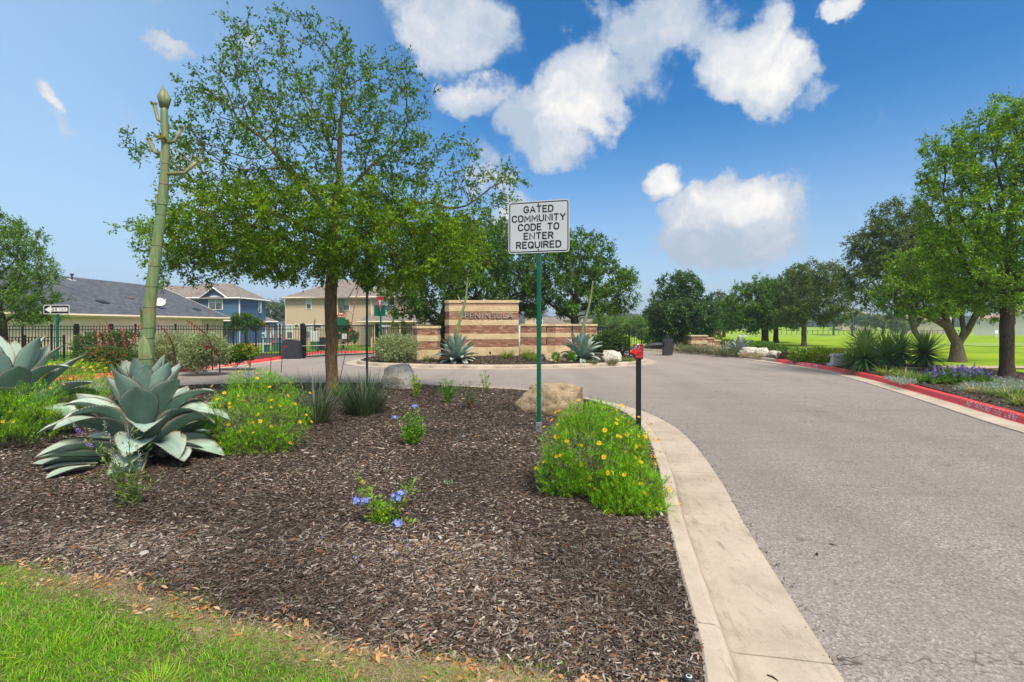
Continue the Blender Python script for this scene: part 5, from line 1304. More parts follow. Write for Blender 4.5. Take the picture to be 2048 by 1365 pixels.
# ------------------------------------------------------------------ other bushes
SIL = [(.30, .38, .19), (.42, .50, .29), (.54, .60, .40), (.17, .22, .10)]
shrub('silver_bush', 'rounded silver green bush in front of the low brick pier and gate post', 790, 20.9, [(788, 700, 38, 24), (775, 690, 25, 18), (810, 695, 26, 22), (795, 720, 26, 14)], 16000, (.075, .03), SIL, [.35, .3, .2, .15], twig=.12, z0=.02)
shrub('silver_bush', 'silver green bush behind the big agave, nearest the rose bush', 410, 16.6, [(410, 695, 38, 26), (430, 705, 26, 24), (395, 715, 30, 24)], 16000, (.07, .03), SIL, [.4, .3, .15, .15], twig=.12)
shrub('silver_bush', 'wide silver green bush behind the stalk of the big agave', 340, 17.6, [(340, 690, 55, 22), (375, 695, 35, 24), (320, 705, 40, 24)], 18000, (.07, .03), SIL, [.35, .35, .15, .15], twig=.12)
shrub('green_bush', 'dark green bush behind the thick black fence post', 235, 21.5, [(200, 690, 50, 22), (250, 688, 40, 24), (225, 710, 70, 20)], 15000, (.09, .045), [(.05, .11, .03), (.09, .17, .04), (.14, .22, .06)], twig=.14)
def flowered(label, px, Y, lobes, n, cols, fcols, nf, name='flowering_bush', z0=None, fs=.045, leaf=(.06, .03), cat='flowering bush'):
    root, P0, Nr, LB = shrub(name, label, px, Y, lobes, n, leaf, cols, z0=z0, cat=cat)
    j = rng.choice(np.where((Nr[:, 2] > -.1))[0], nf); P = np.repeat(P0[j] + Nr[j] * .07, 4, 0) + rng.normal(0, fs * .25, (nf * 4, 3))
    V, Fc = leaf_arrays(P, randdir(nf * 4) + np.array([0, -.3, .5]), randdir(nf * 4), fs, fs * .7)
    link('blossoms', mesh_np('blossoms', V, Fc, [M['petal']], np.repeat(palette(nf * 4, fcols), 4, 0)), root); return root
flowered('bush covered in crimson roses beside the silver bush near the fence', 470, 18.6, [(472, 708, 32, 16), (490, 705, 24, 14), (455, 712, 22, 14)], 12000, OAK, [(.75, .02, .06), (.85, .06, .10), (.6, .01, .03)], 130, name='rose_bush')
flowered('low bush with crimson roses between the agave and the black fence', 215, 12.8, [(215, 712, 30, 14), (240, 722, 35, 14), (190, 722, 20, 12)], 9000, OLV, [(.75, .02, .06), (.85, .06, .10)], 60, name='rose_bush')
flowered('low yellow and orange flowers at the end of the rose bush', 500, 18.2, [(499, 703, 8, 9)], 700, YEL, [(.9, .5, .02), (.9, .3, .02)], 30, name='flower_clump', cat='flowers')
flowered('bright yellow green flowering bush across the road beside the red flowered one', 1602, 21.0, [(1600, 712, 18, 13), (1612, 718, 14, 12)], 6000, YEL, [(.85, .85, .25), (.8, .8, .5)], 110, fs=.05)
flowered('bush with orange red flowers next to the pale utility box', 1645, 20.6, [(1645, 712, 26, 14), (1625, 716, 16, 14), (1668, 710, 18, 10)], 9000, YEL, [(.7, .12, .02), (.8, .25, .03)], 150, fs=.04)
shrub('hedge', 'long low clipped hedge above the distant boulders', 1485, 31, [(1470, 690, 45, 8), (1510, 695, 45, 9), (1440, 688, 25, 8)], 11000, (.10, .05), [(.09, .22, .02), (.15, .33, .025), (.22, .42, .03)], cat='hedge', twig=.12)
shrub('hedge', 'darker low hedge at the right end of the row behind the boulders', 1545, 28.5, [(1535, 700, 35, 9), (1560, 705, 28, 9)], 8000, (.09, .045), [(.06, .15, .02), (.11, .25, .03), (.17, .33, .04)], cat='hedge', twig=.12)
shrub('hedge', 'bright green hedge behind the grey gate arm', 1310, 35, [(1310, 683, 22, 8), (1335, 684, 22, 9), (1350, 686, 14, 9)], 8000, (.11, .055), [(.08, .22, .02), (.13, .31, .03), (.2, .38, .04)], cat='hedge', twig=.14)
shrub('bush', 'bright green rounded bush behind the trunk of the round oak', 1390, 36, [(1388, 684, 16, 9), (1350, 682, 14, 8)], 5000, (.11, .055), [(.07, .2, .02), (.11, .28, .03)], twig=.14)
shrub('green_bush', 'large rounded green bush between the brick piers and the low black fence', 1228, 24.6, [(1225, 683, 30, 22), (1205, 690, 25, 20), (1243, 693, 16, 17)], 15000, (.085, .04), [(.05, .12, .02), (.09, .18, .03), (.14, .24, .05)], twig=.13)
for i, (px, Y, l, lab) in enumerate([(1275, 62, (1275, 655, 28, 16), 'light green bushes beyond the low fence by the far hills'), (1240, 75, (1240, 650, 28, 13), 'light green bush over the low black fence, right of the spreading oak'),
                                     (1205, 85, (1208, 645, 22, 10), 'pale bush seen below the spreading oak crown'), (1300, 52, (1298, 672, 16, 8), 'yellow green bush between the fence end and the round oak')]):
    shrub('bush', lab, px, Y, [l, (l[0] + l[2] * .6, l[1] + 6, l[2] * .7, l[3] * .8)], 8000, (.24, .12), [(.10, .20, .03), (.16, .28, .04), (.22, .34, .06)], twig=.4, stems=4, stemr=.03)
# grasses along the far kerb
GS = [(.14, .19, .10), (.20, .25, .14), (.26, .29, .17), (.30, .27, .15)]
glab = ['grey green grass clump below the gate arm post', 'grey green grass clump beside the round oak trunk', 'grey green grass clump left of the small brick pier', 'grey green grass clump at the foot of the small brick pier', 'grey green grass clump right of the small brick pier',
        'grey green grass clump just left of the distant agaves', 'pale grass clump among the distant agaves', 'grass clump left under the dark box on the post']
for i, (px, Y) in enumerate(((1352, 30), (1372, 29.2), (1392, 28.6), (1412, 28), (1428, 27.4), (1444, 26.4), (1462, 25.8), (1312, 33))):
    clump('grass_clump', glab[i], px, Y, 170, .75, .03, .35, .9, GS, None, .5, cat='grass clump', group='grey green grasses along the far kerb')
for px, Y, lab in ((1490, 24.9, 'straw coloured grass tuft before the first distant boulder'), (1516, 24.0, 'straw coloured grass tuft before the second distant boulder')):
    clump('grass_tuft', lab, px, Y, 120, .4, .02, .2, 1.2, [(.42, .33, .17), (.30, .27, .12)], None, .6, group='straw grass tufts')
clump('grass_clump', 'feathery green grass drooping beside the last distant boulder', 1565, 24, 220, .8, .02, .4, 1.0, [(.16, .25, .07), (.22, .30, .10)], None, .8)
shrub('bush', 'purplish brown low bush by the start of the red kerb', 1572, 22.5, [(1572, 714, 16, 7)], 3000, (.05, .025), [(.10, .06, .05), (.15, .10, .07)], twig=.08)
red_spike('orange red flower spray rising behind the small brick pier', ((1424, 700), (1426, 680), (1430, 668), (1437, 660)), 29, 0, 14, .5, 2, (.8, .25, .12))
red_spike('orange red flower spray right of the small brick pier', ((1452, 705), (1448, 685), (1450, 672), (1452, 662)), 28, 0, 14, .4, 2, (.8, .25, .12))
red_spike('salmon flower spray drooping near the distant agave', ((1462, 705), (1458, 690), (1462, 682), (1478, 678)), 27, 0, 14, .4, 2, (.8, .25, .15))
# right bed in front
GB = [(.10, .22, .02), (.16, .30, .03), (.26, .36, .05), (.36, .33, .10)]
for i, (px, Y, L, lab, cc) in enumerate([(1778, 15.4, .50, 'green grass clump in front of the yuccas', GB), (1838, 13.6, .5, 'yellow green grass clump left of the purple flowers', GB), (1812, 14.6, .45, 'small green clump between grasses behind the red kerb', GB),
                                         (1955, 11.3, .34, 'orange tipped grass tuft right of the purple flowers', [(.45, .28, .10), (.25, .32, .05), (.38, .36, .10)]), (2025, 10.6, .55, 'daylily clump with long green leaves by the right margin', GB),
                                         (2052, 9.6, .42, 'low yellowish clump at the right margin near the kerb lettering', GB), (1965, 13.2, .42, 'green clump behind the orange tipped tuft', OAKB)]):
    clump('grass_clump', lab, px, Y, 330, L, .02, L * .45, 1.3, cc, None, .8, group='grass clumps behind the red kerb')
def salvia():
    root, P0, Nr, LB = shrub('salvia', 'mass of purple flower spikes over green leaves at the foot of the forked oak', 1905, 13.2, [(1905, 765, 38, 20), (1940, 765, 32, 18), (1875, 770, 28, 15)], 14000, (.07, .028), [(.07, .2, .02), (.12, .28, .03), (.18, .34, .05)], cat='flowers', group=None)
    j = rng.choice(np.where(Nr[:, 2] > .05)[0], 90); mb = MB()
    for q in j:
        b = P0[q]; e = b + np.array([rng.normal(.02, .05), rng.normal(-.02, .05), rng.uniform(.18, .32)]); mb.tube([b, e], [.004, .002], 3, cap=False)
        n = 34; t = rng.uniform(.35, 1, n)[:, None]; V, Fc = leaf_arrays(b + (e - b) * t, randdir(n), randdir(n), .035, .022)
        link('flower', mesh_np('flower', V, Fc, [M['petal']], np.repeat(palette(n, [(.22, .13, .55), (.30, .20, .65), (.42, .33, .75)]), 4, 0)), root)
    link('stems', mb.mesh('stems', M['barkgrey']), root)
salvia()
def groundcover(label, pts, n, zf=None):
    poly = np.array(pts); X, Y = scatter_poly(n, poly, poly[:, 0].min(), poly[:, 0].max(), poly[:, 1].min(), poly[:, 1].max()); m = len(X)
    V, Fc = leaf_arrays(np.c_[X, Y, terr(X, Y) + .02 + np.abs(rng.normal(0, .045, m))], randdir(m) + [0, 0, .6], np.c_[rng.normal(0, .5, (m, 2)), np.ones(m)], rng.uniform(.03, .07, m), rng.uniform(.008, .02, m))
    o = link('ground_cover', mesh_np('ground_cover', V, Fc, [M['petal']], np.repeat(palette(m, [(.34, .42, .34), (.42, .50, .42), (.24, .31, .22)]), 4, 0))); tagit(o, label, 'ground cover', kind='stuff')
groundcover('silvery ground cover spreading under the elm beside the fairway', [(10.4, 10.6), (11.6, 10.8), (13.6, 12.2), (13.4, 14), (11.6, 12.8), (10.2, 11.6)], 16000)
groundcover('silvery ground cover trailing by the kerb below the yuccas', [(9.9, 12.7), (10.6, 13.0), (10.9, 13.8), (10.6, 14.3)], 5000)
# small plants on the entrance island
def zr(X, Y): return float(zround(np.array([X]), np.array([Y]))[0])
for i, (px, Y, L, lab, cc) in enumerate([(1013, 21.6, .6, 'soft green plant before the right part of the lettered wall', GB), (1056, 21.6, .62, 'bushy green plant before the gap in the brick walls', GB), (1068, 21.0, .5, 'bright green plant before the first curved pier', GB),
                                         (858, 20.7, .45, 'thin weedy plant against the low brick pier', OLV), (1186, 20.2, .3, 'small grey green plant right of the agave between the boulders', GS), (1226, 20.3, .3, 'grey green plant in front of the right pale boulder', GS), (1255, 21.2, .3, 'small light green plant at the tip of the island', GB)]):
    X0 = X_at(px, Y); clump('small_plant', lab, px, Y, 190, L, .022, .18, .9, cc, None, .35, z0=zr(X0, Y), cat='plant', mat='leaf')
for px, Y, lab in ((1112, 20.0, 'small round plant with an orange flower before the low wide boulder'), (1144, 20.2, 'small round green plant left of the agave between the boulders')):
    X0 = X_at(px, Y); root, P0, Nr, _ = shrub('small_plant', lab, px, Y, [(px, 714, 7, 7)], 1600, (.05, .016), [(.10, .27, .015), (.18, .4, .02)], z0=zr(X0, Y), cat='plant', stems=3, twig=.05)
    link('flower', coreo[0], root, (-.02, -.12, .1), (1.1, 0, 0), 1.4)

# plumbago and saplings on the mulch
def stemmy(name, label, px, Y, stems, leaf, cols, flowers=(), nleaf=26, cat='plant', fcols=((.30, .38, .85), (.42, .50, .92), (.24, .28, .75)), fr=.05, spikes=(), wts=None, mat='leaf', curve=.3):
    X0 = X_at(px, Y); z0 = bz(X0, Y); root = thing(name, label, cat, (X0, Y, z0)); st = MB(); VV = []; FF = []; nb = 0; CC = []
    ends = []
    for (sx, sy) in stems:
        e = np.array([X_at(sx, Y) - X0, rng.normal(0, .05), Z_at(sy, Y) - z0]); b = rng.normal(0, .015, 3); b[2] = -.02
        m_ = b + (e - b) * .5 + np.array([-e[0] * curve * .4, 0, abs(e[0]) * curve * .3]); T_ = np.linspace(0, 1, 9)[:, None]
        C_ = (1 - T_) ** 2 * b + 2 * T_ * (1 - T_) * m_ + T_ ** 2 * e; st.tube(list(C_), list(np.linspace(.0045, .0018, 9)), 4, cap=False)
        n = int(nleaf * 2.4); t = rng.uniform(.12, 1, n); c0 = np.array([np.interp(t, T_[:, 0], C_[:, q]) for q in range(3)]).T; c0 += rng.normal(0, .02, (n, 3))
        out = randdir(n); out[:, 2] = np.abs(out[:, 2]) * .7; P = c0 + out * .012; L = leaf[0] * rng.uniform(.5, 1.2, n)
        V, Fc = leaf_arrays(P, out + [0, 0, .15], np.array([0, 0, 1]) + rng.normal(0, .5, (n, 3)), L, L * leaf[1] / leaf[0], .15)
        VV.append(V); FF.append(Fc + nb); nb += len(V); CC.append(np.repeat(palette(n, cols, wts), 4, 0)); ends.append(e)
    link('stems', st.mesh('stems', M['barkgrey']), root)
    link('foliage', mesh_np('foliage', np.concatenate(VV), np.concatenate(FF), [M[mat]], np.concatenate(CC)), root)
    for (fx, fy, r_) in flowers:
        c = np.array([X_at(fx, Y) - X0, -.05, Z_at(fy, Y) - z0]); n = 34; r_ = r_ * 1.25; d = randdir(n); d[:, 2] = np.abs(d[:, 2]) * 1.0 - .25; cen = c + d * r_ * rng.uniform(.55, 1, (n, 1)); VV2 = []; FF2 = []; q_ = 0; C2_ = []
        for i in range(n):
            nn = unit((d[i] + rng.normal(0, .25, 3))[None])[0]; a1 = unit(np.cross(nn, [0.3, .2, 1])[None])[0]; a2 = np.cross(nn, a1)
            dirs = np.array([a1 * math.cos(k * 1.2566) + a2 * math.sin(k * 1.2566) for k in range(5)]); V, Fc = leaf_arrays(np.repeat(cen[i][None], 5, 0), dirs + nn * .15, np.repeat(nn[None], 5, 0), .0165, .0145, .05)
            VV2.append(V); FF2.append(Fc + q_); q_ += len(V); C2_.append(np.repeat(palette(5, fcols, None, .1), 4, 0))
        link('flower_cluster', mesh_np('flower_cluster', np.concatenate(VV2), np.concatenate(FF2), [M['petal']], np.concatenate(C2_)), root)
    for (x1, y1, x2, y2, purple) in spikes:
        a = np.array([X_at(x1, Y) - X0, -.02, Z_at(y1, Y) - z0]); b = np.array([X_at(x2, Y) - X0, -.02, Z_at(y2, Y) - z0]); n = 64; t = rng.uniform(0, 1, n)[:, None]; w_ = .014 * (1 - .7 * t)
        V, Fc = leaf_arrays(a + (b - a) * np.round(t * 11) / 11 + randdir(n) * w_, randdir(n), randdir(n), .014, .010); c = palette(n, [(.34, .36, .25), (.42, .40, .33)])
        if purple: k_ = t[:, 0] < .35; c[k_] = palette(int(k_.sum()), [(.30, .16, .66), (.42, .28, .75)])
        link('flower_spike', mesh_np('flower_spike', V, Fc, [M['petal']], np.repeat(c, 4, 0)), root)
    return root
PG = [(.14, .34, .02), (.24, .46, .03), (.36, .52, .04), (.44, .48, .07)]
stemmy('plumbago', 'young plumbago with pale blue flower clusters nearest the camera on the mulch', 768, 3.9,
       [(712, 955), (725, 985), (745, 1005), (815, 975), (832, 968), (800, 1010), (785, 1035), (765, 1020), (822, 1055), (772, 1050), (740, 1040), (806, 990), (760, 1075), (775, 1040), (790, 1030), (755, 1010), (765, 1100)], (.042, .020), PG,
       [(735, 998, .032), (716, 997, .024), (795, 992, .042), (806, 984, .03), (797, 1043, .036), (780, 1064, .036), (803, 1068, .026)], 30, cat='plumbago', wts=[.3, .35, .25, .1])
stemmy('plumbago', 'compact plumbago with two small blue flower clusters in the middle of the bed', 826, 6.45,
       [(800, 840), (812, 830), (830, 822), (845, 835), (850, 855), (835, 845), (815, 855), (825, 840), (846, 868), (804, 868), (840, 862)], (.042, .022), [(.10, .30, .02), (.16, .40, .03), (.26, .48, .03)],
       [(831, 812, .032), (791, 834, .028)], 46, cat='plumbago')
stemmy('small_plant', 'small leafy plant right behind the white boulder and the wiry clump', 832, 10.8, [(824, 755), (832, 750), (842, 760), (826, 765), (838, 770)], (.05, .024), PG, (), 40)
stemmy('small_plant', 'rounded leafy green plant left of the ribbon tied seedling', 895, 10.0, [(880, 765), (890, 758), (905, 762), (915, 775), (882, 778), (898, 770), (908, 785)], (.05, .022), [(.10, .30, .02), (.18, .42, .03)], (), 46)
r_ = stemmy('small_plant', 'thin leaved seedling tied with a red ribbon', 940, 9.3, [(918, 770), (930, 768), (945, 775), (960, 772), (925, 790), (955, 790), (940, 765)], (.04, .008), [(.09, .20, .04), (.13, .27, .06)], (), 60)
rb = MB(); rb.tube([(-.02, -.03, .16), (.0, -.035, .10), (.03, -.04, .04), (.06, -.05, .015)], [.008, .010, .008, .004], 5); rb.build('ribbon', M['lockred'], r_)
stemmy('small_plant', 'sparse twiggy yellow green plant at the back edge of the mulched bed', 970, 11.6, [(962, 745), (970, 742), (978, 752), (964, 760), (980, 768)], (.045, .03), PG, (), 16)
stemmy('small_plant', 'grey twiggy plant behind the big tan boulder', 1098, 10.6, [(1080, 770), (1092, 765), (1108, 775), (1088, 778)], (.03, .010), [(.10, .14, .09)], (), 30)
stemmy('vitex_sapling', 'spindly sapling with purple tipped flower spikes in front of the huge agave', 262, 4.35,
       [(165, 890), (185, 905), (215, 890), (240, 870), (262, 860), (215, 925), (235, 935), (280, 940), (305, 960), (255, 920), (190, 950), (290, 905), (225, 955)], (.072, .011), [(.13, .24, .05), (.20, .34, .06), (.30, .42, .09), (.10, .18, .05)], (), 24, cat='sapling',
       spikes=[(165, 866, 144, 838, True), (187, 893, 172, 878, True), (262, 875, 255, 850, True), (237, 915, 215, 895, True), (214, 868, 213, 843, False), (235, 890, 218, 865, False), (285, 925, 277, 890, False)], curve=.5)
stemmy('weed', 'single thin blade weed on the mulch above the plumbago', 778, 5.2, [(766, 925), (776, 938), (782, 948)], (.05, .005), [(.16, .26, .12)], (), 5, cat='weed')
stemmy('weed', 'tiny pale leaved weed on the mulch right of the near plumbago', 898, 4.85, [(893, 965), (903, 968), (899, 962)], (.02, .014), [(.30, .42, .26)], (), 10, cat='weed')
# fallen blue petals
n = 90; px = rng.normal(760, 48, n); py = rng.normal(1075, 30, n); P = np.array([gp(a, b) for a, b in zip(px, py)])
V, Fc = leaf_arrays(np.c_[P, bedz(P[:, 0], P[:, 1]) + .016], randdir(n), [0, 0, 1] + rng.normal(0, .3, (n, 3)), .013, .011)
o = link('fallen_petals', mesh_np('fallen_petals', V, Fc, [M['petal']], np.repeat(palette(n, [(.24, .22, .7), (.3, .3, .8)]), 4, 0))); tagit(o, 'fallen blue petals scattered on the mulch under the plumbago', 'petals', kind='stuff')
clump('small_plant', 'bright green weed clump at the foot of the elm trunk', 683, 10.9, 140, .42, .02, .12, .5, [(.18, .4, .03), (.28, .48, .04)], None, .3, z0=0, mat='leaf', cat='plant')
stemmy('small_plant', 'blue and violet flowered wisps behind the yellow flowered mound by the elm', 505, 7.6, [(470, 765), (485, 750), (500, 742), (515, 748), (530, 755), (490, 760), (560, 760)], (.03, .01), OLV, [(500, 748, .025), (518, 757, .022)], 20)
# ------------------------------------------------------------------ boulders
def boulder(label, X, Y, z, sx, sy, sz, mat, seed, group=None, rz=0.0, cuts=6, ledge=.0):
    bm = bmesh.new(); bmesh.ops.create_icosphere(bm, subdivisions=5, radius=1.0); r = random.Random(seed); off = Vector((seed * 3.1, seed * 1.7, 0))
    planes = []
    for i in range(cuts):
        n = Vector((r.gauss(0, 1), r.gauss(0, 1), r.gauss(.2, .7))).normalized(); planes.append((n, r.uniform(.62, .86)))
    planes.append((Vector((r.gauss(0, .15), r.gauss(0, .15), 1)).normalized(), .72))
    for v in bm.verts:
        p = v.co.copy()
        for n, d in planes:
            t = p.dot(n) - d
            if t > 0: p -= n * t * .88
        f = mnoise.fractal(p * 1.8 + off, .9, 2.2, 5) * .075 + mnoise.fractal(p * 7 + off, .9, 2.2, 3) * .022
        st = math.sin(p.z * 16 + p.x * 3 + mnoise.noise(p * 2 + off) * 3) * .010
        p += p.normalized() * (f + st); v.co = Vector((p.x * sx, p.y * sy, p.z * sz))
    me = bpy.data.meshes.new('boulder'); bm.to_mesh(me); bm.free(); me.materials.append(M[mat]); me.polygons.foreach_set('use_smooth', [True] * len(me.polygons))
    o = link('boulder', me, None, (X, Y, z), (0, 0, rz)); tagit(o, label, 'boulder', group)
    return o
Xb = X_at(1105, 8.9); boulder('big layered tan boulder behind the gated community sign post', Xb, 8.9, .16, .70, .42, .46, 'boulder', 11, rz=-.18)
Xb = X_at(795, 12.2); boulder('rounded whitish boulder behind the dense wiry clump', Xb, 12.2, .16, .44, .38, .52, 'boulderw', 12, cuts=3)
Xb = X_at(1112, 21.2); boulder('low wide tan boulder in front of the curved brick piers', Xb, 21.2, zr(Xb, 21.2) + .05, .58, .4, .30, 'boulder', 23)
Xb = X_at(1222, 21.2); boulder('pocked white boulder left of the red lock box post', Xb, 21.2, zr(Xb, 21.2) + .12, .44, .36, .46, 'boulderw', 31)
for px, Y, sx, sz, sd, lb in ((1497, 25.3, .52, .42, 41, 'first pale boulder beside the distant agave across the road'), (1526, 24.4, .40, .40, 47, 'second pale boulder across the road, in the middle of three'), (1550, 24.0, .38, .26, 53, 'lowest pale boulder across the road, nearest the red kerb')):
    Xb = X_at(px, Y); boulder(lb, Xb, Y, tz(Xb, Y) + .1, sx, .35, sz, 'boulderw', sd)

Xb, Yb = gp(288, 1108); b_ = boulder('small crumbled pale stone lying on the mulch near the lawn', Xb, Yb, bz(Xb, Yb) + .008, .034, .026, .018, 'boulderw', 61)
b_['category'] = 'stone'
for px, py, ln, rz, lb in ((1545, 1357, .05, -.9, 'short dark twig lying on the gutter at the bottom of the frame'), (1665, 1088, .05, -.6, 'short dark twig lying on the asphalt beside the near kerb')):
    Xb, Yb = gp(px, py, -.125); t = MB(); t.tube([(-ln / 2, 0, 0), (0, .004, .002), (ln / 2, 0, 0)], [.003, .004, .0025], 5); o = t.build('twig', M['barkdark'], None, (Xb, Yb, -.122 if px < 1600 else -.131), (0, 0, rz)); tagit(o, lb, 'twig')
Xb, Yb = gp(1634, 1110, -.13); t = MB(); t.lathe([(.001, 0), (.008, .003), (.011, .010), (.008, .017), (.002, .021)], 10); o = t.build('acorn', M['barkdark'], None, (Xb, Yb, -.134)); tagit(o, 'dark acorn lying on the asphalt near the kerb', 'acorn')
# ------------------------------------------------------------------ brick walls
def unitbrick():
    mb = MB(); mb.box(-.5, .5, -.5, .5, -.5, .5); return mb.mesh('brick', M['brick'])
BR = unitbrick()
def offpoly(pl, d):
    n = len(pl); out = []
    for i in range(n):
        a = Vector(pl[i - 1]); b = Vector(pl[i]); c = Vector(pl[(i + 1) % n]); e1 = (b - a).normalized(); e2 = (c - b).normalized()
        n1 = Vector((e1.y, -e1.x)); n2 = Vector((e2.y, -e2.x)); s = (n1 + n2); s = s / max(.3, s.dot(n1)) ; out.append((b.x + s.x * d, b.y + s.y * d))
    return out
def masonry(name, label, X, Y, z, plan, bands, faces, bl=.215, bh=.076, rz=0, cat='brick wall', group=None, limit=290, basemat='cast'):
    """plan: corner points anticlockwise seen from above; bands: (kind, z0, z1)"""
    root = thing(name, label, cat, (X, Y, z), rz, group); zt = bands[-1][2]
    n = len(plan); core = MB(); core.add([(x, y, bands[0][1] - .3) for x, y in plan] + [(x, y, zt - .02) for x, y in plan], [tuple(range(n))[::-1], tuple(range(n, 2 * n))] + [(i, (i + 1) % n, (i + 1) % n + n, i + n) for i in range(n)])
    core.build('core', M['mortar'], root); specs = []
    for kind, z0, z1 in bands:
        if kind == 'brick':
            nr = max(1, round((z1 - z0) / bh)); h = (z1 - z0) / nr
            for fi in faces:
                a = Vector(plan[fi]); b = Vector(plan[(fi + 1) % n]); L = (b - a).length; d = (b - a) / L; nm = Vector((d.y, -d.x)); ang = math.atan2(d.y, d.x)
                for r_ in range(nr):
                    x = -(bl / 2 if r_ % 2 else 0)
                    while x < L - .01:
                        x0 = max(x, 0); x1 = min(x + bl, L)
                        if x1 - x0 > .03:
                            c = a + d * ((x0 + x1) / 2) + nm * (.002 + random.uniform(0, .004)); specs.append(((c.x, c.y, z0 + h * (r_ + .5)), ang, (x1 - x0 - .010, .03, h - .011)))
                        x += bl
        else:
            o_ = .055 if kind == 'cap' else (.035 if kind == 'stone' else .045); pl = offpoly(plan, o_)
            mb = MB(); b_ = .008
            rings = [(offpoly(plan, o_ - b_), z0), (pl, z0 + b_), (pl, z1 - b_), (offpoly(plan, o_ - b_), z1)]
            V = [(x, y, zz) for P_, zz in rings for x, y in P_]; Fs = [tuple(range(n))[::-1], tuple(range(3 * n, 4 * n))]
            for k in range(3): Fs += [(k * n + i, k * n + (i + 1) % n, (k + 1) * n + (i + 1) % n, (k + 1) * n + i) for i in range(n)]
            mb.add(V, Fs); mb.build({'cap': 'cap_stone', 'stone': 'stone_band', 'base': 'base_stone'}[kind], M[basemat], root)
    for i, (p, a, s) in enumerate(specs[:limit]): link('brick', BR, root, p, (0, 0, a), s)
    if len(specs) > limit:
        mb = MB()
        for p, a, s in specs[limit:]: mb.box(-s[0] / 2, s[0] / 2, -s[1] / 2, s[1] / 2, -s[2] / 2, s[2] / 2, M=Matrix.Translation(p) @ Matrix.Rotation(a, 4, 'Z'))
        o = mb.build('bricks', M['brick'], root); o['kind'] = 'stuff'
    return root
YW = 23.0; zw = .10
def zz(y, Y, z): return Z_at(y, Y) - z
xl = X_at(899, YW); xr = X_at(1036, YW); Wm = xr - xl
wall = masonry('entrance_wall', 'tall brick and stone banded entrance wall with metal PENINSULA lettering', xl, YW, zw, [(-.22, .30), (0, 0), (Wm, .0), (Wm, .62), (-.22, .62)],
        [('base', -.1, zz(695, YW, zw)), ('brick', zz(695, YW, zw), zz(679.5, YW, zw)), ('stone', zz(679.5, YW, zw), zz(668, YW, zw)), ('brick', zz(668, YW, zw), zz(651.5, YW, zw)), ('stone', zz(651.5, YW, zw), zz(640.5, YW, zw)),
         ('brick', zz(640.5, YW, zw), zz(623.5, YW, zw)), ('stone', zz(623.5, YW, zw), zz(612.5, YW, zw)), ('brick', zz(612.5, YW, zw), zz(606.5, YW, zw)), ('cap', zz(606.5, YW, zw), zz(601, YW, zw))], [0, 1, 2], limit=295)
put_text('PENINSULA', .40, M['letter'], wall, (X_at(977.5, YW) - xl, -.055, zz(632.2, YW, zw)), (R(90), 0, 0), .018, 1.16, -.004, sx=.965, sy=.98)
put_text('at', .17, M['letter'], wall, (X_at(929.5, YW) - xl, -.055, zz(633.5, YW, zw)), (R(90), 0, 0), .012, 1.05, 0)
Yp = 21.6; zp = .06; xl2 = X_at(823, Yp)
masonry('brick_pier', 'low brick and stone pier left of the lettered wall, beside the silver bush', xl2, Yp, zp, [(0, .42), (.26, 0), (1.12, .0), (1.12, .7), (0, .7)],
        [('base', -.1, zz(700.5, Yp, zp)), ('brick', zz(700.5, Yp, zp), zz(683.5, Yp, zp)), ('stone', zz(683.5, Yp, zp), zz(671.5, Yp, zp)), ('brick', zz(671.5, Yp, zp), zz(657.5, Yp, zp)), ('cap', zz(657.5, Yp, zp), zz(652.5, Yp, zp))], [0, 1, 2], cat='brick pier')
lp = ['curved brick pier right of the lettered wall, behind the green sign post', 'middle curved brick pier behind the low wide boulder', 'curved brick pier behind the agave between the boulders']
for (pa, pb, Yq, lab, apex) in ((1042, 1092, 23.8, lp[0], .82), (1094, 1142, 24.2, lp[1], .35), (1147, 1194, 24.8, lp[2], .5)):
    zq = .12; x0 = X_at(pa, Yq); w_ = X_at(pb, Yq) - x0
    masonry('brick_pier', lab, x0, Yq, zq, [(0, .22 * apex + .05), (w_ * apex, 0), (w_, .22 * (1 - apex) + .05), (w_, .6), (0, .6)],
        [('base', -.15, zz(692, Yq, zq)), ('brick', zz(692, Yq, zq), zz(675.5, Yq, zq)), ('stone', zz(675.5, Yq, zq), zz(666.5, Yq, zq)), ('brick', zz(666.5, Yq, zq), zz(652.8, Yq, zq)), ('cap', zz(652.8, Yq, zq), zz(648.5, Yq, zq))], [0, 1], cat='brick pier', group='curved brick piers')
# stepped pier across the road
Yd = 29.5
for (pa, pb, yt, lab, bs) in ((1383, 1414, 671, 'tallest step of the small brick pier across the road', [671, 673.5, 682, 688.5]), (1415, 1428, 676, 'middle step of the small brick pier across the road', [676, 678, 686.5, 692]), (1429, 1440, 680.5, 'lowest step of the small brick pier across the road', [680.5, 683, 691, 697])):
    x0 = X_at(pa, Yd); w_ = X_at(pb, Yd) - x0; zd = tz(x0, Yd); b = [zz(q, Yd, zd) for q in bs]
    masonry('brick_pier', lab, x0, Yd, zd, [(0, 0), (w_, 0), (w_, .45), (0, .45)], [('brick', 0, b[3]), ('stone', b[3], b[2]), ('brick', b[2], b[1]), ('cap', b[1], b[0])], [0], cat='brick pier', group='stepped brick pier across the road', basemat='cast')

